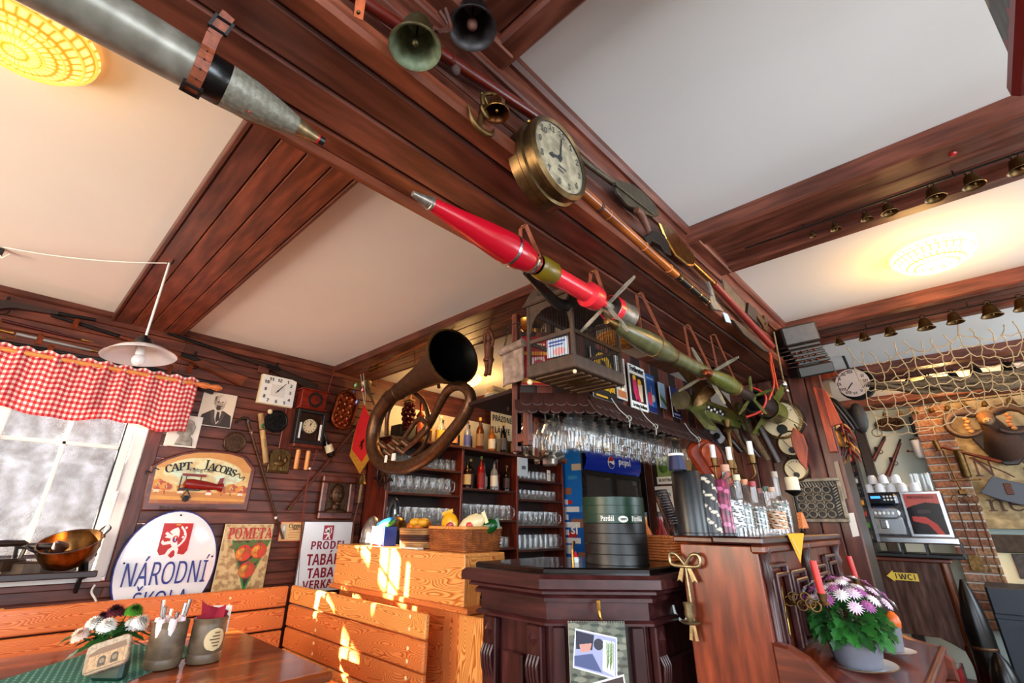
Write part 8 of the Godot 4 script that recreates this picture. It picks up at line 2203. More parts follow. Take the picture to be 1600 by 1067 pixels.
	pc.quad(W(-0.68, 1.261, -2.522), W(-0.68, 1.264, -2.799), W(-0.595, 1.265, -2.529), W(-0.595, 1.265, -2.276), Vector3.UP)
	put("cloth", pc, flat(Color(0.85, 0.62, 0.06), 0.8), t)
	put("print_band", mb().bar(W(-0.588, 1.246, -2.305), W(-0.588, 1.188, -2.369), 0.001, 0.004), M.cream, t)
	t = thing("wooden_wedge", "orange brown wooden wedge standing behind the yellow pennant", "wedge", W(-0.64, 1.293, -2.702))
	put("block", mb().at(W(0, 0, 0), W(0, PI / 2, 0)).prism(v2([-0.05, -0.01, 0.05, -0.01, 0.0, 0.06, -0.03, 0.06]), 0.02, 0.003), M.pinered_y, t)
	# swivel sconces with red candles
	for k in 2:
		var p: Vector3 = [W(-0.5, 1.128, -2.188), W(-0.5, 1.139, -2.834)][k]
		t = thing("piano_sconce", ["openwork brass swivel sconce with a tall red candle, nearer", "brass swivel sconce with a shorter red candle at the far end of the piano"][k], "sconce", W(p.x, p.y - 0.09, p.z))
		put("candle", mb().tube([W(0, 0.03, 0), W(-0.006, 0.14 - 0.02 * k, 0)], 0.012, 12), flat(Color(0.75, 0.16, 0.13), 0.45), t)
		put("candle_cup", mb().lathe([U(0, 0), U(0.02, 0.0), U(0.012, 0.01), U(0.016, 0.035), U(0, 0.03)], 14), M.oldbrass, t)
		for i in 7: ring(t, "scroll", W(-0.02 - 0.017 * i, -0.005 - 0.006 * (i % 2), 0.035 + 0.0 * i) + W(0, 0.012 * (i % 3), -0.012 * i), 0.016 - 0.001 * (i % 3), 0.0035, M.oldbrass, W(0, 0.4, 0))
		put("arm", mb().tube([W(0, 0, 0), W(-0.07, -0.01, 0.0), W(-0.125, -0.01, -0.03)], 0.005, 6), M.oldbrass, t)
	# plant
	var c := W(-0.485, 0.0, -2.43)
	t = thing("plate", "white saucer with a fluted edge under the grey flower pot", "plate", W(c.x, 0.815, c.z))
	put("dish", mb().at(Vector3.ZERO, Vector3.ZERO, W(1, 1, 1.2)).lathe([U(0, 0), U(0.07, 0.0), U(0.12, 0.014), U(0.122, 0.017), U(0.07, 0.006), U(0, 0.005)], 32), M.enamel, t)
	put("gilt_edge", mb().at(W(0, 0.016, 0), W(PI / 2, 0, 0)).tube(rim3(circle(0.121, 32, 1.0, 1.2), 0.0), 0.0018, 5, true, true), M.oldbrass, t)
	t = thing("potted_chrysanthemum", "white and purple chrysanthemums in a ribbed grey pot on the piano lid", "plant", W(c.x, 0.822, c.z))
	put("pot", mb().at(Vector3.ZERO, Vector3.ZERO, W(0.95, 1, 1.15)).lathe([U(0, 0), U(0.075, 0), U(0.082, 0.03), U(0.084, 0.033), U(0.088, 0.06), U(0.09, 0.063), U(0.094, 0.1), U(0.097, 0.102), U(0.097, 0.108), U(0.09, 0.108), U(0.085, 0.09), U(0, 0.09)], 36), flat(Color(0.42, 0.42, 0.46), 0.45), t)
	var gm := [leaf_mat(Color(0.09, 0.27, 0.09)), leaf_mat(Color(0.13, 0.36, 0.12)), leaf_mat(Color(0.17, 0.42, 0.16))]
	var lm := [leaf_mesh(0.06, 0.045, 3, 0.3), leaf_mesh(0.05, 0.035, 3, 0.2)]
	for i in 150:
		var u := (i + 0.5) / 150.0
		var an := i * 2.399
		var el := lerpf(-0.35, 1.2, u)
		var d := W(cos(an) * cos(el), sin(el), sin(an) * cos(el))
		var p := W(d.x * 0.12, 0.13 + d.y * 0.085, d.z * 0.14)
		var o := put("leaf", lm[i % 2], gm[i % 3], t)
		o.transform = Transform3D(Basis.looking_at(-(d + W(0, -0.3 - 0.4 * (1.0 - u), 0)).normalized(), W(0.1, 1, 0.1)) * Basis(Vector3.BACK, sin(i * 5.0) * 0.6), p * 0.82 + W(0, 0.02, 0))
	var fm := [flat(Color(0.86, 0.76, 0.86), 0.7), flat(Color(0.6, 0.3, 0.55), 0.7), flat(Color(0.93, 0.9, 0.92), 0.7)]
	for i in 48:
		var an := i * 2.399
		var r := sqrt((i + 0.5) / 48.0)
		var d := W(cos(an) * r * 0.8, 1.05 - r * 0.55, sin(an) * r * 0.8)
		var p := W(cos(an) * r * 0.15, 0.2 + 0.085 * (1.0 - r * r) + 0.012 * sin(i * 3.0), sin(an) * r * 0.18)
		set_on("bloom", bloom_mesh(0.026, 15, 2, 0.3, 0.1), fm[i % 3], t, p, d, i, 0.9 + 0.3 * fmod(i * 0.37, 1.0))
		set_on("flower_eye", bloom_mesh(0.026, 10, 1, 0.3, 0.1), [fm[1], fm[2]][i % 2], t, p + W(0, 0.003, 0), d, i, 0.5)
	var sm := mb()
	for i in 24:
		var an := i * 2.399
		sm.tube(spline([W(cos(an) * 0.03, 0.09, sin(an) * 0.03), W(cos(an) * 0.08, 0.15, sin(an) * 0.08), W(cos(an) * 0.1, 0.21, sin(an) * 0.12)], 3), 0.0025, 5)
	put("stem", sm, M.green, t)
	c = W(-0.43, 0.82, -2.78)
	t = thing("small_pot", "small grey pot with an orange gourd behind the chrysanthemums", "pot", c)
	put("pot", mb().at(W(0, 0.006, 0)).lathe([U(0, 0), U(0.045, 0), U(0.055, 0.09), U(0.05, 0.09), U(0, 0.07)], 20), flat(Color(0.4, 0.4, 0.43), 0.5), t)
	put("gourd", mb().ball(W(0.03, 0.11, 0.0), W(0.03, 0.04, 0.03), 12), flat(Color(0.8, 0.35, 0.04), 0.4), t)
	put("saucer", mb().lathe([U(0, 0), U(0.06, 0.0), U(0.085, 0.01), U(0.06, 0.004), U(0, 0.004)], 24), M.enamel, t)

# ---------------------------------------------------------------- pillar and what hangs on and round it
func gauge(label: String, p: Vector3, r: float) -> void:
	var t := thing("pressure_gauge", label, "gauge", p)
	put("case", mb().at(W(0, 0, -0.04), W(PI / 2, 0, 0)).lathe([U(r * 1.05, 0), U(r * 1.05, 0.03), U(0, 0.03)], 32), M.black, t)
	put("brass_bezel", mb().at(W(0, 0, -0.012), W(PI / 2, 0, 0)).lathe([U(r, 0), U(r, 0.016), U(r * 0.88, 0.02), U(r * 0.86, 0.01)], 32), M.oldbrass, t)
	put("dial", mb().at(W(0, 0, 0), W(PI / 2, 0, 0)).lathe([U(r * 0.88, 0), U(0, 0.001)], 32), M.cream, t)
	put("hub_cover", mb().at(W(0, -r * 0.5, 0.001)).prism(circle(r * 0.24, 16), 0.006), M.black, t)
	put("needle", mb().bar(W(0, -r * 0.45, 0.004), W(-r * 0.5, r * 0.3, 0.004), 0.004, 0.001), M.ink, t)
	for i in 7:
		var a := 0.6 + i * 0.32
		put("scale_mark", mb().bar(W(cos(a) * r * 0.62, sin(a) * r * 0.62, 0.002), W(cos(a) * r * 0.74, sin(a) * r * 0.74, 0.002), 0.003, 0.001), M.ink, t)

func zplate(called: String, label: String, cat: String, pts: Array, thick: float, mat: Material, bev := 0.003) -> Node3D:
	var c := Vector3.ZERO
	for p in pts: c += p / pts.size()
	var q := []
	for p in pts: q.append(U(p.x - c.x, p.y - c.y))
	var o := thing(called, label, cat, c)
	put("body", mb().prism(q, thick, bev), mat, o)
	return o

func build_pillar() -> void:
	var b := shell("trim_pillar", "boxed pillar of dark upright boards at the end of the main beam")
	put("core", mb().box(W(-0.83, 1.12, -3.76), W(0.54, 2.24, 0.36)), M.darkwood_y, b)
	planks(b, "board", W(-1.12, 0, -3.57), W(-0.54, 2.22, -3.545), 6, 0, [M.walldark_y, M.beamdark_y], 0.006)
	gauge("large brass rimmed gauge high on the pillar, partly behind the finned bomb", W(-0.815, 1.94, -3.5), 0.13)
	gauge("middle brass rimmed gauge on the pillar, left of the wooden leaf", W(-0.784, 1.78, -3.5), 0.083)
	gauge("lowest brass rimmed gauge on the pillar, above the iron grille", W(-0.791, 1.622, -3.5), 0.07)
	var t := zplate("wooden_leaf", "orange wooden leaf-shaped paddle hanging over two of the gauges", "paddle", [W(-0.736, 1.868, -3.44), W(-0.69, 1.815, -3.44), W(-0.682, 1.736, -3.44), W(-0.717, 1.605, -3.44), W(-0.745, 1.656, -3.44), W(-0.762, 1.743, -3.44), W(-0.761, 1.815, -3.44)], 0.02, wood(Color(0.72, 0.3, 0.17), 1, 0.4), 0.005)
	put("hook", mb().tube([W(0.0, 0.14, 0.0), W(0, 0.12, -0.05)], 0.004, 6), M.iron, t)
	t = thing("iron_grille", "ornate grey cast-iron vent grille low on the pillar", "grille", W(-0.713, 1.439, -3.52))
	for s in [-1, 1]:
		put("frame_bar", mb().box(W(0, s * 0.115, 0), W(0.27, 0.022, 0.02), 0.004), worn(Color(0.6, 0.56, 0.5), 0.5, 0.4), t)
		put("frame_bar", mb().box(W(s * 0.125, 0, 0), W(0.022, 0.21, 0.018), 0.004), worn(Color(0.6, 0.56, 0.5), 0.5, 0.4), t)
	var gm := worn(Color(0.6, 0.56, 0.5), 0.5, 0.4)
	put("backing", mb().box(W(0, 0, -0.012), W(0.25, 0.22, 0.006)), M.black, t)  # added black sheet standing in for shade in the grille holes
	for i in 14: put("border_slat", mb().at(W(-0.1 + 0.0155 * i, 0.09, 0.0), W(0, 0, 0.4)).box(Vector3.ZERO, W(0.006, 0.028, 0.01)), gm, t)
	for i in 11: put("border_slat", mb().at(W(0.1, -0.08 + 0.016 * i, 0.0), W(0, 0, -1.0)).box(Vector3.ZERO, W(0.006, 0.026, 0.01)), gm, t)
	for i in 4:
		for j in 4: ring(t, "scroll", W(-0.09 + 0.048 * i, -0.08 + 0.046 * j, 0), 0.02, 0.005, gm, W(0, 0, 0), 1.0, 0.9)
	for i in 3:
		for j in 3: put("rosette", mb().at(W(-0.066 + 0.048 * i, -0.057 + 0.046 * j, -0.004)).prism(v2([-0.014, 0, -0.004, 0.004, 0, 0.014, 0.004, 0.004, 0.014, 0, 0.004, -0.004, 0, -0.014, -0.004, -0.004]), 0.01, 0.002), gm, t)
	for q in [["torn strip of old stickers on the pillar edge", [W(-0.584, 1.653, -3.53), W(-0.563, 1.659, -3.53), W(-0.563, 1.447, -3.53), W(-0.589, 1.434, -3.53)], Color(0.55, 0.48, 0.4)], ["white printed card with red borders low on the pillar edge", [W(-0.586, 1.363, -3.53), W(-0.551, 1.367, -3.53), W(-0.552, 1.244, -3.53), W(-0.585, 1.237, -3.53)], Color(0.85, 0.83, 0.8)]]: zplate("sticker", q[0], "sticker", q[1], 0.003, flat(q[2], 0.6), 0.0)
	# button accordion at the beam end
	t = thing("accordion", "old dark button accordion hung at the end of the main beam", "accordion", W(-0.575, 2.33, -3.3))
	t.rotation = W(0.25, 0.5, 0.15)
	var dk := worn(Color(0.2, 0.17, 0.15), 0.45, 0.0, 8.0)
	put("upper_box", mb().box(W(0, 0.08, 0), W(0.2, 0.12, 0.2), 0.01), dk, t)
	put("lower_box", mb().box(W(0.02, -0.15, 0), W(0.2, 0.07, 0.2), 0.01), M.black, t)
	for i in 5: put("bellows_fold", mb().box(W(0.006 * i, 0.005 - i * 0.026, 0), W(0.185, 0.022, 0.185), 0.008), M.black, t)
	for i in 12: put("button", mb().ball(W(-0.06 + 0.035 * (i % 4), -0.03 - 0.03 * int(i / 4.0), 0.098), Vector3.ONE * 0.008, 8), M.copper, t)
	for i in 8: put("button", mb().ball(W(0.104, 0.1 - 0.025 * int(i / 2.0), -0.02 + 0.03 * (i % 2)), Vector3.ONE * 0.008, 8), M.copper, t)
	t = thing("beaded_rope", "thin twisted rope with a steel bead hanging from the beam end to the large gauge", "rope", W(-0.62, 2.345, -2.953))
	var r1: Vector3 = (W(-0.62, 2.021, -2.909)) - t.position
	var r2: Vector3 = (W(-0.716, 2.01, -3.42)) - t.position
	put("rope", mb().tube([Vector3.ZERO, r1 * 0.6, r1, r2], 0.005, 6), M.rope, t)
	put("bead", mb().ball(r1, W(0.015, 0.02, 0.015), 10).ball(r1 + (r2 - r1) * 0.3, Vector3.ONE * 0.014, 10), M.steel, t)
	put("loop", mb().tube(spline([r2, r2 + W(0.03, -0.08, 0.02), r2 + W(0.06, -0.14, 0.0)], 4), 0.004, 6), M.rope, t)
	var ob := wood(Color(0.8, 0.31, 0.1), 1, 0.4)
	zplate("orange_board", "long orange brown board leaning along the pillar's right edge", "board", [W(-0.586, 2.112, -3.5), W(-0.544, 2.096, -3.5), W(-0.546, 1.707, -3.5), W(-0.586, 1.707, -3.5)], 0.02, ob)
	zplate("orange_board", "short orange board with a pointed end right of the long one", "board", [W(-0.541, 2.092, -3.48), W(-0.518, 2.071, -3.48), W(-0.48, 1.866, -3.48), W(-0.542, 1.854, -3.48)], 0.02, ob)
	zplate("brown_plank", "small brown plank under the ceiling between the accordion and the station clock", "plank", [W(-0.543, 2.371, -3.7), W(-0.508, 2.376, -3.7), W(-0.462, 2.208, -3.7), W(-0.568, 2.189, -3.7)], 0.03, M.mahog_y)
	t = thing("leather_bagpipe", "dark leather pipes and straps bundled at the pillar's right side", "bagpipe", W(-0.498, 1.978, -3.75))
	for i in 4: put("pipe", mb().tube(spline([W(-0.13 + 0.02 * i, 0.17 - 0.02 * i, 0), W(-0.08 + 0.02 * i, 0.07, 0.03), W(-0.04 + 0.022 * i, -0.03, 0.02), W(-0.01 + 0.02 * i, -0.11, 0)], 5), 0.014, 8), [M.black, M.iron, M.darkwood_y, M.iron][i], t)
	put("bag", mb().ball(W(0.07, -0.04, -0.02), W(0.045, 0.1, 0.04), 14), worn(Color(0.1, 0.085, 0.07), 0.6, 0.0, 12.0), t)
	t = thing("chilli_bunch", "dried bunch of gold and dark red chillies hanging right of the orange boards", "chillies", W(-0.51, 1.799, -3.66))
	var mats := [flat(Color(0.4, 0.08, 0.05), 0.35), flat(Color(0.65, 0.42, 0.15), 0.5), flat(Color(0.25, 0.05, 0.06), 0.35)]
	for i in 30: put("chilli", mb().tube(spline([W(0.01 * sin(i), 0.1 - 0.006 * i, 0.01 * cos(i)), W(0.04 * sin(i * 2.4), 0.07 - 0.007 * i, 0.03 * cos(i * 2.4)), W(0.05 * sin(i * 2.4), 0.02 - 0.006 * i, 0.04 * cos(i * 2.4))], 2), [0.004, 0.007, 0.007, 0.006, 0.001], 6), mats[i % 3], t)
	t = thing("dull_bell", "dull olive brass bell hanging below the chilli bunch", "bell", W(-0.56, 1.747, -3.64))
	bell(t, 0.06, 0.12, M.oldbrass, M.oldbrass)
	# things between the bar and the pillar
	t = thing("candelabra", "dark bronze wall candelabra with three white candles above the bottles", "candelabra", W(-0.991, 1.552, -3.0))
	put("stem", mb().lathe([U(0.02, -0.03), U(0.01, 0.0), U(0.016, 0.06), U(0.008, 0.1), U(0.012, 0.25), U(0.028, 0.27), U(0.012, 0.29), U(0.024, 0.33), U(0, 0.33)], 12), M.oldbrass, t)
	for q in [[-0.09, 0.06], [0.0, 0.04], [0.12, 0.06]]:
		put("arm", mb().tube(spline([W(0, 0.02, 0.0), W(q[0] * 0.6, -0.02, 0.04), W(q[0], 0.0, 0.05), W(q[0], q[1], 0.05)], 4), 0.007, 6), M.oldbrass, t)
		put("cup", mb().at(W(q[0], q[1], 0.05)).lathe([U(0.035, 0.0), U(0.014, 0.006), U(0.02, 0.05), U(0, 0.05)], 12), M.oldbrass, t)
		put("candle", mb().at(W(q[0], q[1] + 0.05, 0.05)).lathe([U(0.015, 0), U(0.015, 0.075), U(0, 0.077)], 12), M.white, t)
	t = thing("leather_pouch", "bright orange leather pouch hanging left of the candelabra", "pouch", W(-1.171, 1.645, -3.1))
	put("pouch_body", mb().at(Vector3.ZERO, W(0.2, 0.5, 0.5)).prism(rounded(0.16, 0.32, 0.06), 0.07, 0.02), worn(Color(0.68, 0.23, 0.06), 0.5, 0.0, 6.0), t)
	put("flap", mb().at(W(0.05, 0.0, 0.04), W(0.2, 0.7, 0.5)).prism(rounded(0.1, 0.26, 0.05), 0.05, 0.015), worn(Color(0.78, 0.32, 0.1), 0.5, 0.0, 6.0), t)
	put("thong", mb().tube(spline([W(0.02, 0.14, 0.05), W(0.1, 0.08, 0.06), W(0.12, -0.02, 0.06), W(0.08, -0.1, 0.06)], 4), 0.01, 6), M.leatherdark, t)
	t = thing("bark_piece", "rough piece of pale bark with dark roots under the finned bomb", "driftwood", W(-0.982, 1.829, -3.3))
	for i in 5: put("root", mb().tube(spline([W(-0.16 + 0.06 * i, 0.1, 0), W(-0.1 + 0.05 * i, 0.04 * sin(i * 2.0), 0.04), W(-0.05 + 0.05 * i, -0.1 - 0.02 * i, 0)], 4), 0.02, 7), [M.darkwood_y, worn(Color(0.45, 0.35, 0.24), 0.9, 0.0, 14.0)][i % 2], t)
	t = thing("enamel_ring", "white enamel ring with a black centre on the dark wall under the launcher", "insulator", W(-1.202, 1.861, -3.4))
	put("ring", mb().at(Vector3.ZERO, W(PI / 2, 0, 0)).lathe([U(0.02, 0), U(0.03, 0.018), U(0.045, 0.02), U(0.058, 0.008), U(0.058, 0)], 24), M.enamel, t)
	put("centre", mb().at(Vector3.ZERO, W(PI / 2, 0, 0)).lathe([U(0.024, 0.004), U(0, 0.006)], 16), M.black, t)

func build_back() -> void:
	# station clock, oval plaque, pistols
	var t := thing("station_clock", "round station clock with a cream dial and black case under the net", "clock", W(-0.498, 2.361, -4.6))
	put("case", mb().at(W(0.02, -0.012, -0.06), W(PI / 2, 0, 0)).lathe([U(0, 0), U(0.125, 0), U(0.13, 0.05), U(0.12, 0.062), U(0.112, 0.055)], 36), M.black, t)
	put("dial", mb().at(Vector3.ZERO, W(PI / 2, 0, 0)).lathe([U(0.114, 0), U(0, 0.001)], 32), flat(Color(0.85, 0.76, 0.72), 0.5), t)
	for i in 12:
		var a := PI / 2 - TAU * (i + 1) / 12
		text(t, ["I", "II", "III", "IIII", "V", "VI", "VII", "VIII", "IX", "X", "XI", "XII"][i], W(cos(a) * 0.088, sin(a) * 0.088 - 0.009, 0.001), 0.02, M.ink, 0.0, "Droid Serif")
	put("hour_hand", mb().bar(W(0, 0, 0.004), W(-0.035, -0.04, 0.004), 0.008, 0.001), M.ink, t)
	put("minute_hand", mb().bar(W(0, 0, 0.005), W(-0.05, -0.06, 0.005), 0.005, 0.001), M.ink, t)
	put("hanger", mb().tube([W(0, 0.12, -0.03), W(-0.02, 0.3, -0.03)], 0.01, 8), M.black, t)
	var oz := -6.78
	t = thing("oval_plaque", "oval bronze relief plaque on the pale back wall", "plaque", W(-0.512, 2.342, -6.78))
	put("slab", mb().prism(circle(1.0, 32, 0.135, 0.075), 0.02, 0.006), M.bronze, t)
	for i in 9: put("relief_figure", mb().ball(W(-0.09 + 0.022 * i, 0.012 * sin(i * 2.0), 0.02), W(0.014, 0.03, 0.012), 8), M.bronze, t)
	for k in 2:
		var p0: Vector3 = [W(-0.58, 2.22, -6.76), W(-0.457, 2.172, -6.76)][k]
		var p1: Vector3 = [W(-0.743, 1.977, -6.76), W(-0.654, 1.808, -6.76)][k]
		t = thing("old_pistol", ["old flintlock pistol hanging muzzle up on the pale wall", "long slim musket on the pale wall right of the pistol"][k], "pistol", p0)
		var d := p1 - p0
		put("barrel", mb().tube([Vector3.ZERO, d * 0.7], 0.012 - 0.003 * k, 8), M.iron, t)
		put("stock", mb().tube([d * 0.1 + W(0.01, 0, 0), d * 0.6, d * 0.85, d + W(-0.01, -0.01, 0)], [0.012, 0.02, 0.022, 0.026], 8), M.mahog_y, t)
		ring(t, "trigger_guard", d * 0.68 + W(0.03, 0, 0.01), 0.02, 0.004, M.oldbrass)
		put("lock", mb().box(d * 0.6 + W(-0.015, 0.01, 0.015), W(0.03, 0.05, 0.012), 0.004), M.iron, t)
	# grinder on the wall
	t = thing("wall_grinder", "white wall-mounted coffee grinder with a black lever left of the chimney", "grinder", W(-0.313, 2.04, -6.55))
	put("hopper", mb().lathe([U(0.03, -0.1), U(0.05, -0.08), U(0.06, 0.08), U(0.0, 0.08)], 18), M.enamel, t)
	put("lid", mb().lathe([U(0.063, 0.08), U(0.065, 0.095), U(0, 0.1)], 18), M.oldbrass, t)
	put("glass_cup", mb().at(W(0.04, -0.2, 0)).lathe([U(0.025, 0), U(0.035, 0.07), U(0, 0.07)], 14), M.clear, t)
	put("crank", mb().tube([W(-0.06, -0.03, 0), W(-0.1, -0.02, 0)], 0.006, 6).ball(W(-0.1, -0.02, 0), Vector3.ONE * 0.014, 8), M.oldbrass, t)
	put("black_lever", mb().box(W(0.01, 0.22, 0), W(0.045, 0.2, 0.04), 0.015), M.black, t)
	# brick chimney
	var ch := shell("wall_chimney", "narrow chimney breast of red brick with pale joints")
	put("mortar", mb().box(W(-0.155, 1.45, -6.63), W(0.27, 2.0, 0.33)), flat(Color(0.78, 0.76, 0.72), 0.9), ch)
	var bm := []
	for c in [Color(0.62, 0.42, 0.33), Color(0.68, 0.5, 0.4), Color(0.55, 0.37, 0.3), Color(0.72, 0.55, 0.42)]: bm.append(worn(c, 0.9, 0.0, 10.0, 0.6))
	for i in 27:
		var y := 0.5 + 0.0735 * i
		if i % 3 == 2:
			for s in [-1, 1]: put("brick", mb().box(W(-0.155 + s * 0.07, y, -6.46), W(0.13, 0.06, 0.03), 0.005), bm[rng.randi() % 4], ch)
		else: put("brick", mb().box(W(-0.155, y, -6.46), W(0.268, 0.06, 0.03), 0.005), bm[rng.randi() % 4], ch)
	t = thing("brass_pump", "old brass hand pump with a long wooden lever on the brick chimney", "pump", W(-0.035, 1.865, -6.38))
	put("barrel", mb().lathe([U(0.03, -0.14), U(0.035, -0.13), U(0.035, 0.1), U(0.04, 0.11), U(0, 0.12)], 16), M.oldbrass, t)
	put("rod", mb().tube([W(-0.1, 0.12, 0), W(-0.09, -0.12, 0), W(-0.07, -0.26, 0)], 0.008, 8), M.oldbrass, t)
	put("lever", mb().tube([W(-0.17, 0.12, 0), W(-0.1, 0.15, 0), W(0.02, 0.09, 0.02), W(0.26, -0.02, 0.04)], [0.01, 0.014, 0.014, 0.018], 8), M.mahog_x, t)
	put("spout", mb().tube([W(-0.13, 0.12, 0), W(-0.14, 0.22, 0)], [0.02, 0.026], 10), M.oldbrass, t)
	put("foot_bar", mb().box(W(-0.02, -0.16, 0), W(0.22, 0.015, 0.03), 0.004).box(W(-0.07, -0.27, 0), W(0.06, 0.05, 0.05), 0.01), M.oldbrass, t)
	for i in 4:
		var o: Vector3 = [W(-0.173, 1.514, -6.41), W(-0.093, 1.512, -6.41), W(-0.037, 1.511, -6.41), W(-0.036, 1.423, -6.41)][i]
		t = thing("fire_iron", ["long fire shovel with a brass pan on the brick chimney", "slim iron poker right of the fire shovel", "iron fire tongs on the brick chimney", "thin toasting fork, rightmost of the fire irons"][i], "fire iron", o)
		put("rod", mb().tube([Vector3.ZERO, W(-0.01, -0.42, 0)], 0.006, 6), M.bronze, t)
		ring(t, "handle_ring", W(0, 0.03, 0), 0.024, 0.005, M.oldbrass)
		put("tip", mb().at(W(-0.01, -0.52, -0.005)).prism(rounded(0.09 if i == 0 else 0.014, 0.13, 0.006), 0.012, 0.003), M.oldbrass, t)
	# lettered board with goat trophy and cleaver
	t = thing("lettered_board", "large cream painted wall board with old brown blackletter words", "board", W(0.36, 1.88, -6.52))
	put("board", mb().box(W(0, 0, -0.02), W(0.78, 1.2, 0.04), 0.006), worn(Color(0.74, 0.65, 0.48), 0.8, 0.0, 3.0), t)
	text(t, "N", W(-0.26, -0.14, 0), 0.17, M.brownink, 0.15, "Droid Serif", false)
	text(t, "a", W(0.05, -0.14, 0), 0.17, M.brownink, 0.11, "Droid Serif", false)
	text(t, "neds", W(-0.1, -0.45, 0), 0.13, M.brownink, 0.46, "Droid Serif", false)
	put("flourish", mb().tube(spline([W(-0.3, 0.02, 0.002), W(-0.2, -0.06, 0.002), W(-0.12, -0.12, 0.002), W(-0.08, -0.16, 0.002)], 4), 0.005, 5), M.brownink, t)
	tag(put("arrow_board", mb().box(W(0.36, 1.16, -6.52), W(0.8, 0.15, 0.05), 0.006), worn(Color(0.3, 0.24, 0.18), 0.8)), "narrow dark board under the lettered board", "board")
	t = zplate("steel_cleaver", "broad blue-grey blade with a socket across the lettered board", "blade", [W(0.011, 1.591, -6.46), W(0.133, 1.733, -6.46), W(0.245, 1.683, -6.46), W(0.318, 1.658, -6.46), W(0.45, 1.578, -6.46), W(0.409, 1.442, -6.46), W(0.228, 1.487, -6.46), W(0.118, 1.532, -6.46)], 0.02, flat(Color(0.2, 0.23, 0.28), 0.4), 0.004)
	put("collar", mb().box(W(-0.03, 0.03, 0.02), W(0.05, 0.1, 0.02), 0.005), M.leatherdark, t)
	t = thing("goat_trophy", "mounted goat head with curled horns on a dark shield above the lettered board", "trophy", W(0.234, 2.164, -6.4))
	put("shield", mb().at(W(0.06, -0.14, -0.09)).prism(v2([-0.2, 0.06, -0.18, 0.14, 0.18, 0.14, 0.2, 0.06, 0.12, -0.12, 0.04, -0.2, -0.04, -0.2, -0.12, -0.12]), 0.03, 0.008), M.darkwood_y, t)
	var fur := worn(Color(0.32, 0.2, 0.13), 0.9, 0.0, 26.0, 1.0)
	var gh := mb()
	gh.tube(spline([W(0.06, -0.2, -0.08), W(0.05, -0.12, 0.04), W(0.02, 0.0, 0.1), W(0.0, 0.06, 0.12)], 5), [0.13, 0.14, 0.14, 0.135, 0.13, 0.12, 0.11, 0.1, 0.09, 0.085, 0.08, 0.075, 0.07, 0.068, 0.066, 0.06], 16)
	put("neck", gh, fur, t)
	gh = mb().at(W(0.0, 0.07, 0.12), W(1.9, 0, 0))
	gh.lathe([U(0, -0.07), U(0.05, -0.06), U(0.068, -0.02), U(0.062, 0.04), U(0.045, 0.1), U(0.036, 0.14), U(0.038, 0.165), U(0.024, 0.185), U(0, 0.19)], 18)
	put("head", gh, worn(Color(0.5, 0.36, 0.22), 0.9, 0.0, 20.0), t)
	put("muzzle", mb().at(W(0, 0.02, 0.29)).ball(Vector3.ZERO, W(0.034, 0.03, 0.02), 12), worn(Color(0.62, 0.52, 0.4), 0.8, 0.0, 20.0), t)
	put("nostril", mb().ball(W(-0.014, 0.024, 0.307), W(0.007, 0.005, 0.005), 8).ball(W(0.014, 0.024, 0.307), W(0.007, 0.005, 0.005), 8).ball(W(0, 0.008, 0.306), W(0.018, 0.003, 0.004), 8), M.black, t)
	for s in [-1, 1]:
		put("eye", mb().ball(W(s * 0.055, 0.07, 0.17), Vector3.ONE * 0.012, 10), M.black, t)
		put("ear", mb().at(W(s * 0.06, 0.1, 0.09), W(0.3, 0, s * -1.2)).ball(W(0, 0.06, 0), W(0.024, 0.07, 0.01), 10), fur, t)
		var hp := []
		var hr := []
		for i in 20:
			var a := 2.3 - i / 19.0 * 4.7
			hp.append(W(s * (0.15 + 0.13 * cos(a)), 0.03 + 0.12 * sin(a), 0.1 + 0.012 * i / 2.0))
			hr.append((0.042 - 0.0015 * i) * (1.0 + 0.1 * (i % 2)))
		put("horn", mb().tube(hp, hr, 12), worn(Color(0.25, 0.16, 0.12), 0.6, 0.0, 14.0), t)
		for i in 5: put("corn_bunch", mb().ball(W(s * 0.14 + 0.01 * sin(i * 2.0), 0.07 - 0.03 * i, 0.2), W(0.022, 0.018, 0.018), 8), flat(Color(0.62, 0.4, 0.22), 0.7), t)
	tag(put("cream_panel", mb().box(W(0.36, 0.95, -6.55), W(0.8, 0.3, 0.03), 0.004), M.cream), "plain cream wall panel right of the chimney foot", "panel")
	t = thing("wall_vent", "rough grey vent plate with a mesh on the cream panel", "vent", W(0.17, 0.98, -6.53))
	put("plate", mb().box(Vector3.ZERO, W(0.2, 0.2, 0.02), 0.004), worn(Color(0.35, 0.3, 0.28), 0.7), t)
	for i in 5: put("slot", mb().box(W(0.02, -0.05 + 0.024 * i, 0.01), W(0.1, 0.008, 0.006)), M.black, t)
	# stove
	t = thing("iron_stove", "dark blue-grey iron stove at the lower right corner", "stove", W(0.22, 0, -5.6))
	var bg := flat(Color(0.13, 0.16, 0.2), 0.5)
	put("body", mb().box(W(0, 0.44, -0.25), W(0.76, 0.86, 0.5), 0.01), bg, t)
	put("upper_plate", mb().box(W(0, 0.78, 0.006), W(0.74, 0.18, 0.02), 0.005), bg, t)
	put("door", mb().at(W(0.05, 0.0, 0.0)).prism(v2([-0.42, 0.05, -0.42, 0.66, 0.3, 0.66, 0.3, 0.05, 0.2, 0.05, 0.2, 0.45, 0.05, 0.6, -0.2, 0.45, -0.25, 0.05]), 0.02, 0.004), bg, t)
	put("opening", mb().box(W(0.03, 0.3, 0.002), W(0.46, 0.5, 0.006)), M.black, t)
	put("handle", mb().tube([W(-0.22, 0.62, 0.03), W(0.2, 0.62, 0.05)], 0.018, 8), M.darkwood_x, t)
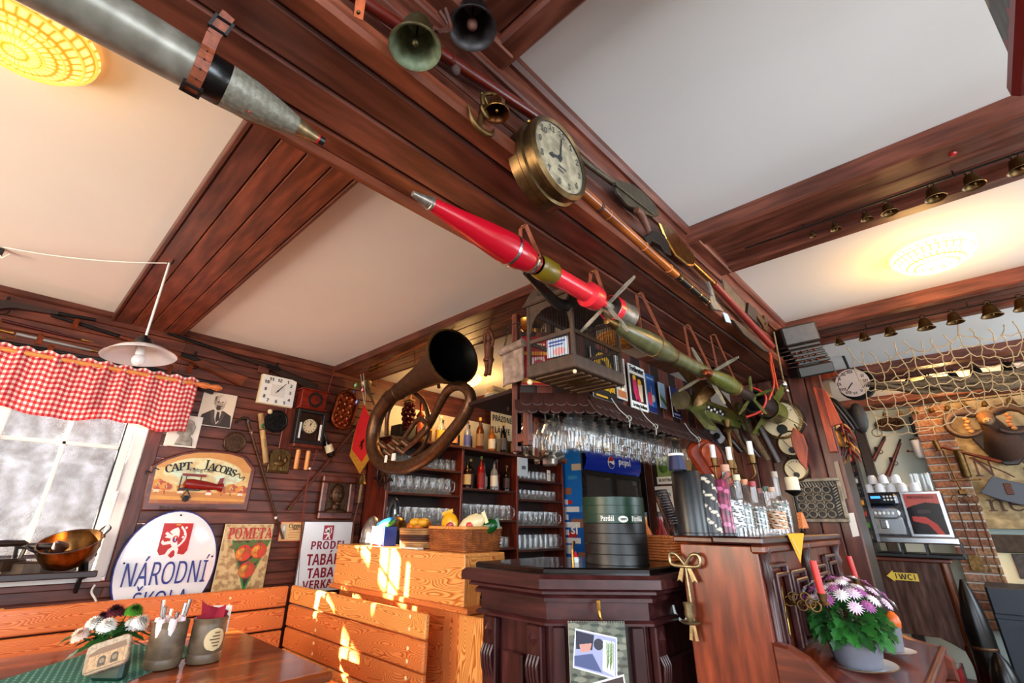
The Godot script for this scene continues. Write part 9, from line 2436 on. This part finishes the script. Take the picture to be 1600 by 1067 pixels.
	# big dark shells
	for k in 2:
		t = thing("standing_shell", ["tall dark brown artillery shell standing right of the walnut cabinet", "shorter dark shell standing in front of the stove edge"][k], "shell", [W(-0.27, 0, -5.45), W(-0.2, 0, -5.15)][k])
		var s: float = 0.92 if k == 0 else 0.5
		put("casing", mb().lathe([U(0, 0), U(0.075, 0), U(0.08, 0.02), U(0.08, s * 0.62), U(0.07, s * 0.75), U(0.045, s * 0.9), U(0.012, s), U(0, s)], 28), worn(Color(0.07, 0.05, 0.04), 0.3, 0.3, 4.0), t)
		put("band", mb().at(W(0, s * 0.5, 0)).lathe([U(0.08, 0), U(0.082, 0.003), U(0.082, 0.02), U(0.08, 0.023)], 28), M.bronze, t)
	# walnut cabinet
	var cz := -5.6
	t = thing("walnut_cabinet", "glossy dark walnut cabinet on curved legs with a yellow toilet arrow", "cabinet", W(-0.62, 0, cz))
	var wn := wood(Color(0.44, 0.34, 0.31), 1, 0.16)
	put("top", mb().box(W(0, 1.035, -0.17), W(0.64, 0.03, 0.42), 0.01), M.mahog_x, t)
	put("front", mb().at(W(0, 0, -0.01)).prism(v2([-0.28, 1.02, 0.24, 1.02, 0.24, 0.4, 0.18, 0.44, 0.1, 0.48, -0.12, 0.48, -0.2, 0.44, -0.28, 0.42]), 0.02, 0.004), wn, t)
	put("side", mb().box(W(0.27, 0.72, -0.18), W(0.02, 0.58, 0.36)), M.darkwood_y, t)
	put("edge_column", mb().tube([W(0.26, 1.02, 0), W(0.262, 0.42, 0)], 0.026, 10), wood(Color(0.5, 0.26, 0.12), 1, 0.2), t)
	for x in [-0.27, 0.26]: put("leg", mb().tube(spline([W(x, 0.45, 0), W(x * 1.06, 0.32, 0.02), W(x * 0.98, 0.14, 0.01), W(x * 1.08, 0.0, 0.03)], 5), [0.03, 0.036, 0.04, 0.038, 0.034, 0.03, 0.027, 0.024, 0.022, 0.02, 0.02, 0.02, 0.021, 0.022, 0.024, 0.026], 10), wood(Color(0.36, 0.17, 0.08), 1, 0.25), t)
	t = thing("toilet_sign", "yellow arrow sign pointing left with the letters WC on the walnut cabinet", "sign", W(-0.643, 0.903, -5.57))
	put("arrow", mb().prism(v2([-0.11, 0, -0.06, 0.045, -0.06, 0.03, 0.1, 0.03, 0.1, -0.028, -0.06, -0.028, -0.06, -0.042]), 0.004), flat(Color(0.85, 0.72, 0.25), 0.5), t)
	text(t, "WC", W(0.017, -0.02, 0.003), 0.042, M.ink)
	for x in [-0.045, 0.078]: put("figure_mark", mb().box(W(x, -0.002, 0.005), W(0.007, 0.03, 0.001)).ball(W(x, 0.018, 0.005), W(0.005, 0.005, 0.001), 8), M.ink, t)
	t = thing("red_crate", "red plastic bottle crate under the walnut cabinet", "crate", W(-0.6, 0, -5.3))
	var cr := flat(Color(0.55, 0.02, 0.06), 0.35)
	put("front", mb().box(W(0, 0.12, 0), W(0.34, 0.24, 0.02), 0.005).box(W(0, 0.31, 0), W(0.34, 0.05, 0.02), 0.005).box(W(-0.14, 0.26, 0), W(0.06, 0.06, 0.02)).box(W(0.07, 0.26, 0), W(0.03, 0.06, 0.02)).box(W(0.15, 0.26, 0), W(0.04, 0.06, 0.02)), cr, t)
	for x in [-0.16, 0.16]: put("side", mb().box(W(x, 0.165, -0.15), W(0.02, 0.33, 0.28), 0.004), cr, t)
	put("bottom", mb().box(W(0, 0.02, -0.15), W(0.32, 0.03, 0.28)), cr, t)
	for i in 6: put("bottle_cap", mb().ball(W(-0.1 + 0.05 * i, 0.33, -0.08 - 0.04 * (i % 2)), Vector3.ONE * 0.03, 8), M.glass, t)
	# coffee machine
	t = thing("coffee_machine", "chrome coffee machine with a control panel and a red and black side panel", "coffee machine", W(-0.5, 1.05, -5.62))
	put("stand", mb().box(W(0.0, 0.02, -0.1), W(0.6, 0.03, 0.4), 0.005), M.black, t)
	for x in [-0.27, -0.09, 0.07, 0.29]: put("foot", mb().box(W(x, 0.08, 0.0), W(0.015, 0.1, 0.2)), M.darksteel, t)
	put("drip_tray", mb().box(W(0.01, 0.14, 0.05), W(0.56, 0.05, 0.34), 0.008), M.steel, t)
	put("body", mb().box(W(0, 0.34, -0.1), W(0.54, 0.37, 0.24), 0.012), M.darksteel, t)
	put("control_panel", mb().box(W(-0.14, 0.46, 0.06), W(0.24, 0.1, 0.12), 0.02), flat(Color(0.04, 0.06, 0.1), 0.2), t)
	put("brew_head", mb().at(W(-0.14, 0.35, 0.03)).prism(rounded(0.22, 0.09, 0.04), 0.1, 0.01), M.steel, t)
	var sc := flat(Color(0.2, 0.45, 0.8), 0.3)
	sc.emission_enabled = true
	sc.emission = Color(0.2, 0.5, 0.9)
	put("display_screen", mb().box(W(-0.17, 0.48, 0.121), W(0.07, 0.02, 0.002)), sc, t)
	for i in 8: put("button", mb().ball(W(-0.11 + 0.024 * (i % 4), 0.485 - 0.026 * int(i / 4.0), 0.12), W(0.009, 0.009, 0.004), 8), M.white, t)
	for i in 5: put("spout", mb().ball(W(-0.2 + 0.03 * i, 0.35, 0.132), W(0.012, 0.014, 0.006), 8), M.white, t)
	put("back_splash", mb().box(W(-0.14, 0.25, 0.02), W(0.22, 0.14, 0.02), 0.004), M.steel, t)
	put("cup_grid", mb().box(W(-0.17, 0.26, 0.05), W(0.05, 0.07, 0.02), 0.01), M.steel, t)
	var a := Art.new(64, 96, Color(0.13, 0.1, 0.11))
	a.poly([0, 0, 1, 0, 1, 0.26, 0.6, 0.22, 0.2, 0.3, 0, 0.36], Color(0.72, 0.34, 0.3)).poly([0.1, 0.56, 0.5, 0.58, 0.75, 0.75, 0.9, 1.0, 0.7, 1.0, 0.5, 0.76, 0.1, 0.68], Color(0.7, 0.25, 0.22)).rect(0.3, 0.4, 0.4, 0.1, Color(0.25, 0.2, 0.2))
	put("panel_frame", mb().box(W(0.13, 0.345, 0.03), W(0.27, 0.36, 0.02), 0.005), M.steel, t)
	put("side_picture", mb().quad(W(0.015, 0.185, 0.042), W(0.245, 0.185, 0.042), W(0.245, 0.505, 0.042), W(0.015, 0.505, 0.042), Vector3.BACK), a.mat(0.12), t)
	text(t, "NESPRESSO", W(0.13, 0.465, 0.042), 0.022, M.ink, 0.17, "Droid Sans", false)
	var cup := thing("white_cup", "white espresso cup upside down on the coffee machine, leftmost", "cup", Vector3.ZERO, 0, "cups on the coffee machine")
	put("cup_body", mb().lathe([U(0.04, 0), U(0.034, 0.06), U(0.024, 0.07), U(0.024, 0.075), U(0, 0.072)], 18), M.enamel, cup)
	ring(cup, "handle", W(0.045, 0.035, 0), 0.018, 0.005, M.enamel)
	for i in 8:
		var o: Node3D = cup if i == 0 else copy(cup, Vector3.ZERO, "white espresso cup on the coffee machine, " + ["", "second from the left", "third from the left", "fourth from the left", "stacked above the leftmost pair", "stacked on top in the middle", "stacked above the right pair", "fifth from the left"][i], 0.4 * i)
		o.position = W(-0.72 + 0.082 * [0, 1, 2, 3, 0.5, 1.5, 2.6, 4][i], 1.577 + (0.076 if i in [4, 5, 6] else 0.0), -5.68 + 0.03 * (i % 2))
	for i in 4:
		var o := tumbler("latte_glass", ["left front","right front","left rear","right rear"][i] + " of four tall latte glasses on the coffee machine", 0.036, 0.15, false)
		o.set_meta("group", "latte glasses on the coffee machine")
		o.position = W(-0.37 + 0.075 * (i % 2), 1.577, -5.66 - 0.08 * int(i / 2.0))
	# capsule rack and brown post
	t = thing("capsule_rack", "tall narrow black rack of coloured coffee capsule boxes right of the pillar", "rack", W(-0.79, 1.18, -5.02))
	for s in [-1, 1]: put("side", mb().box(W(s * 0.11, 0.42, -0.04), W(0.015, 0.84, 0.16)), M.black, t)
	for i in 10: put("tray", mb().box(W(0, 0.004 + 0.085 * i, -0.04), W(0.23, 0.01, 0.16)), M.black, t)
	for i in 9:
		put("capsule_box", mb().box(W(0.0, 0.035 + 0.085 * i, -0.02), W(0.2, 0.04, 0.12), 0.006), flat([Color(0.3, 0.25, 0.2), Color(0.25, 0.5, 0.1), Color(0.65, 0.15, 0.05), Color(0.85, 0.55, 0.03), Color(0.12, 0.12, 0.13), Color(0.7, 0.68, 0.62), Color(0.3, 0.1, 0.08), Color(0.65, 0.25, 0.08), Color(0.25, 0.13, 0.1)][i], 0.4), t)
	put("white_card", mb().box(W(0.0, 0.82, 0.02), W(0.1, 0.12, 0.01)), M.paper, t)
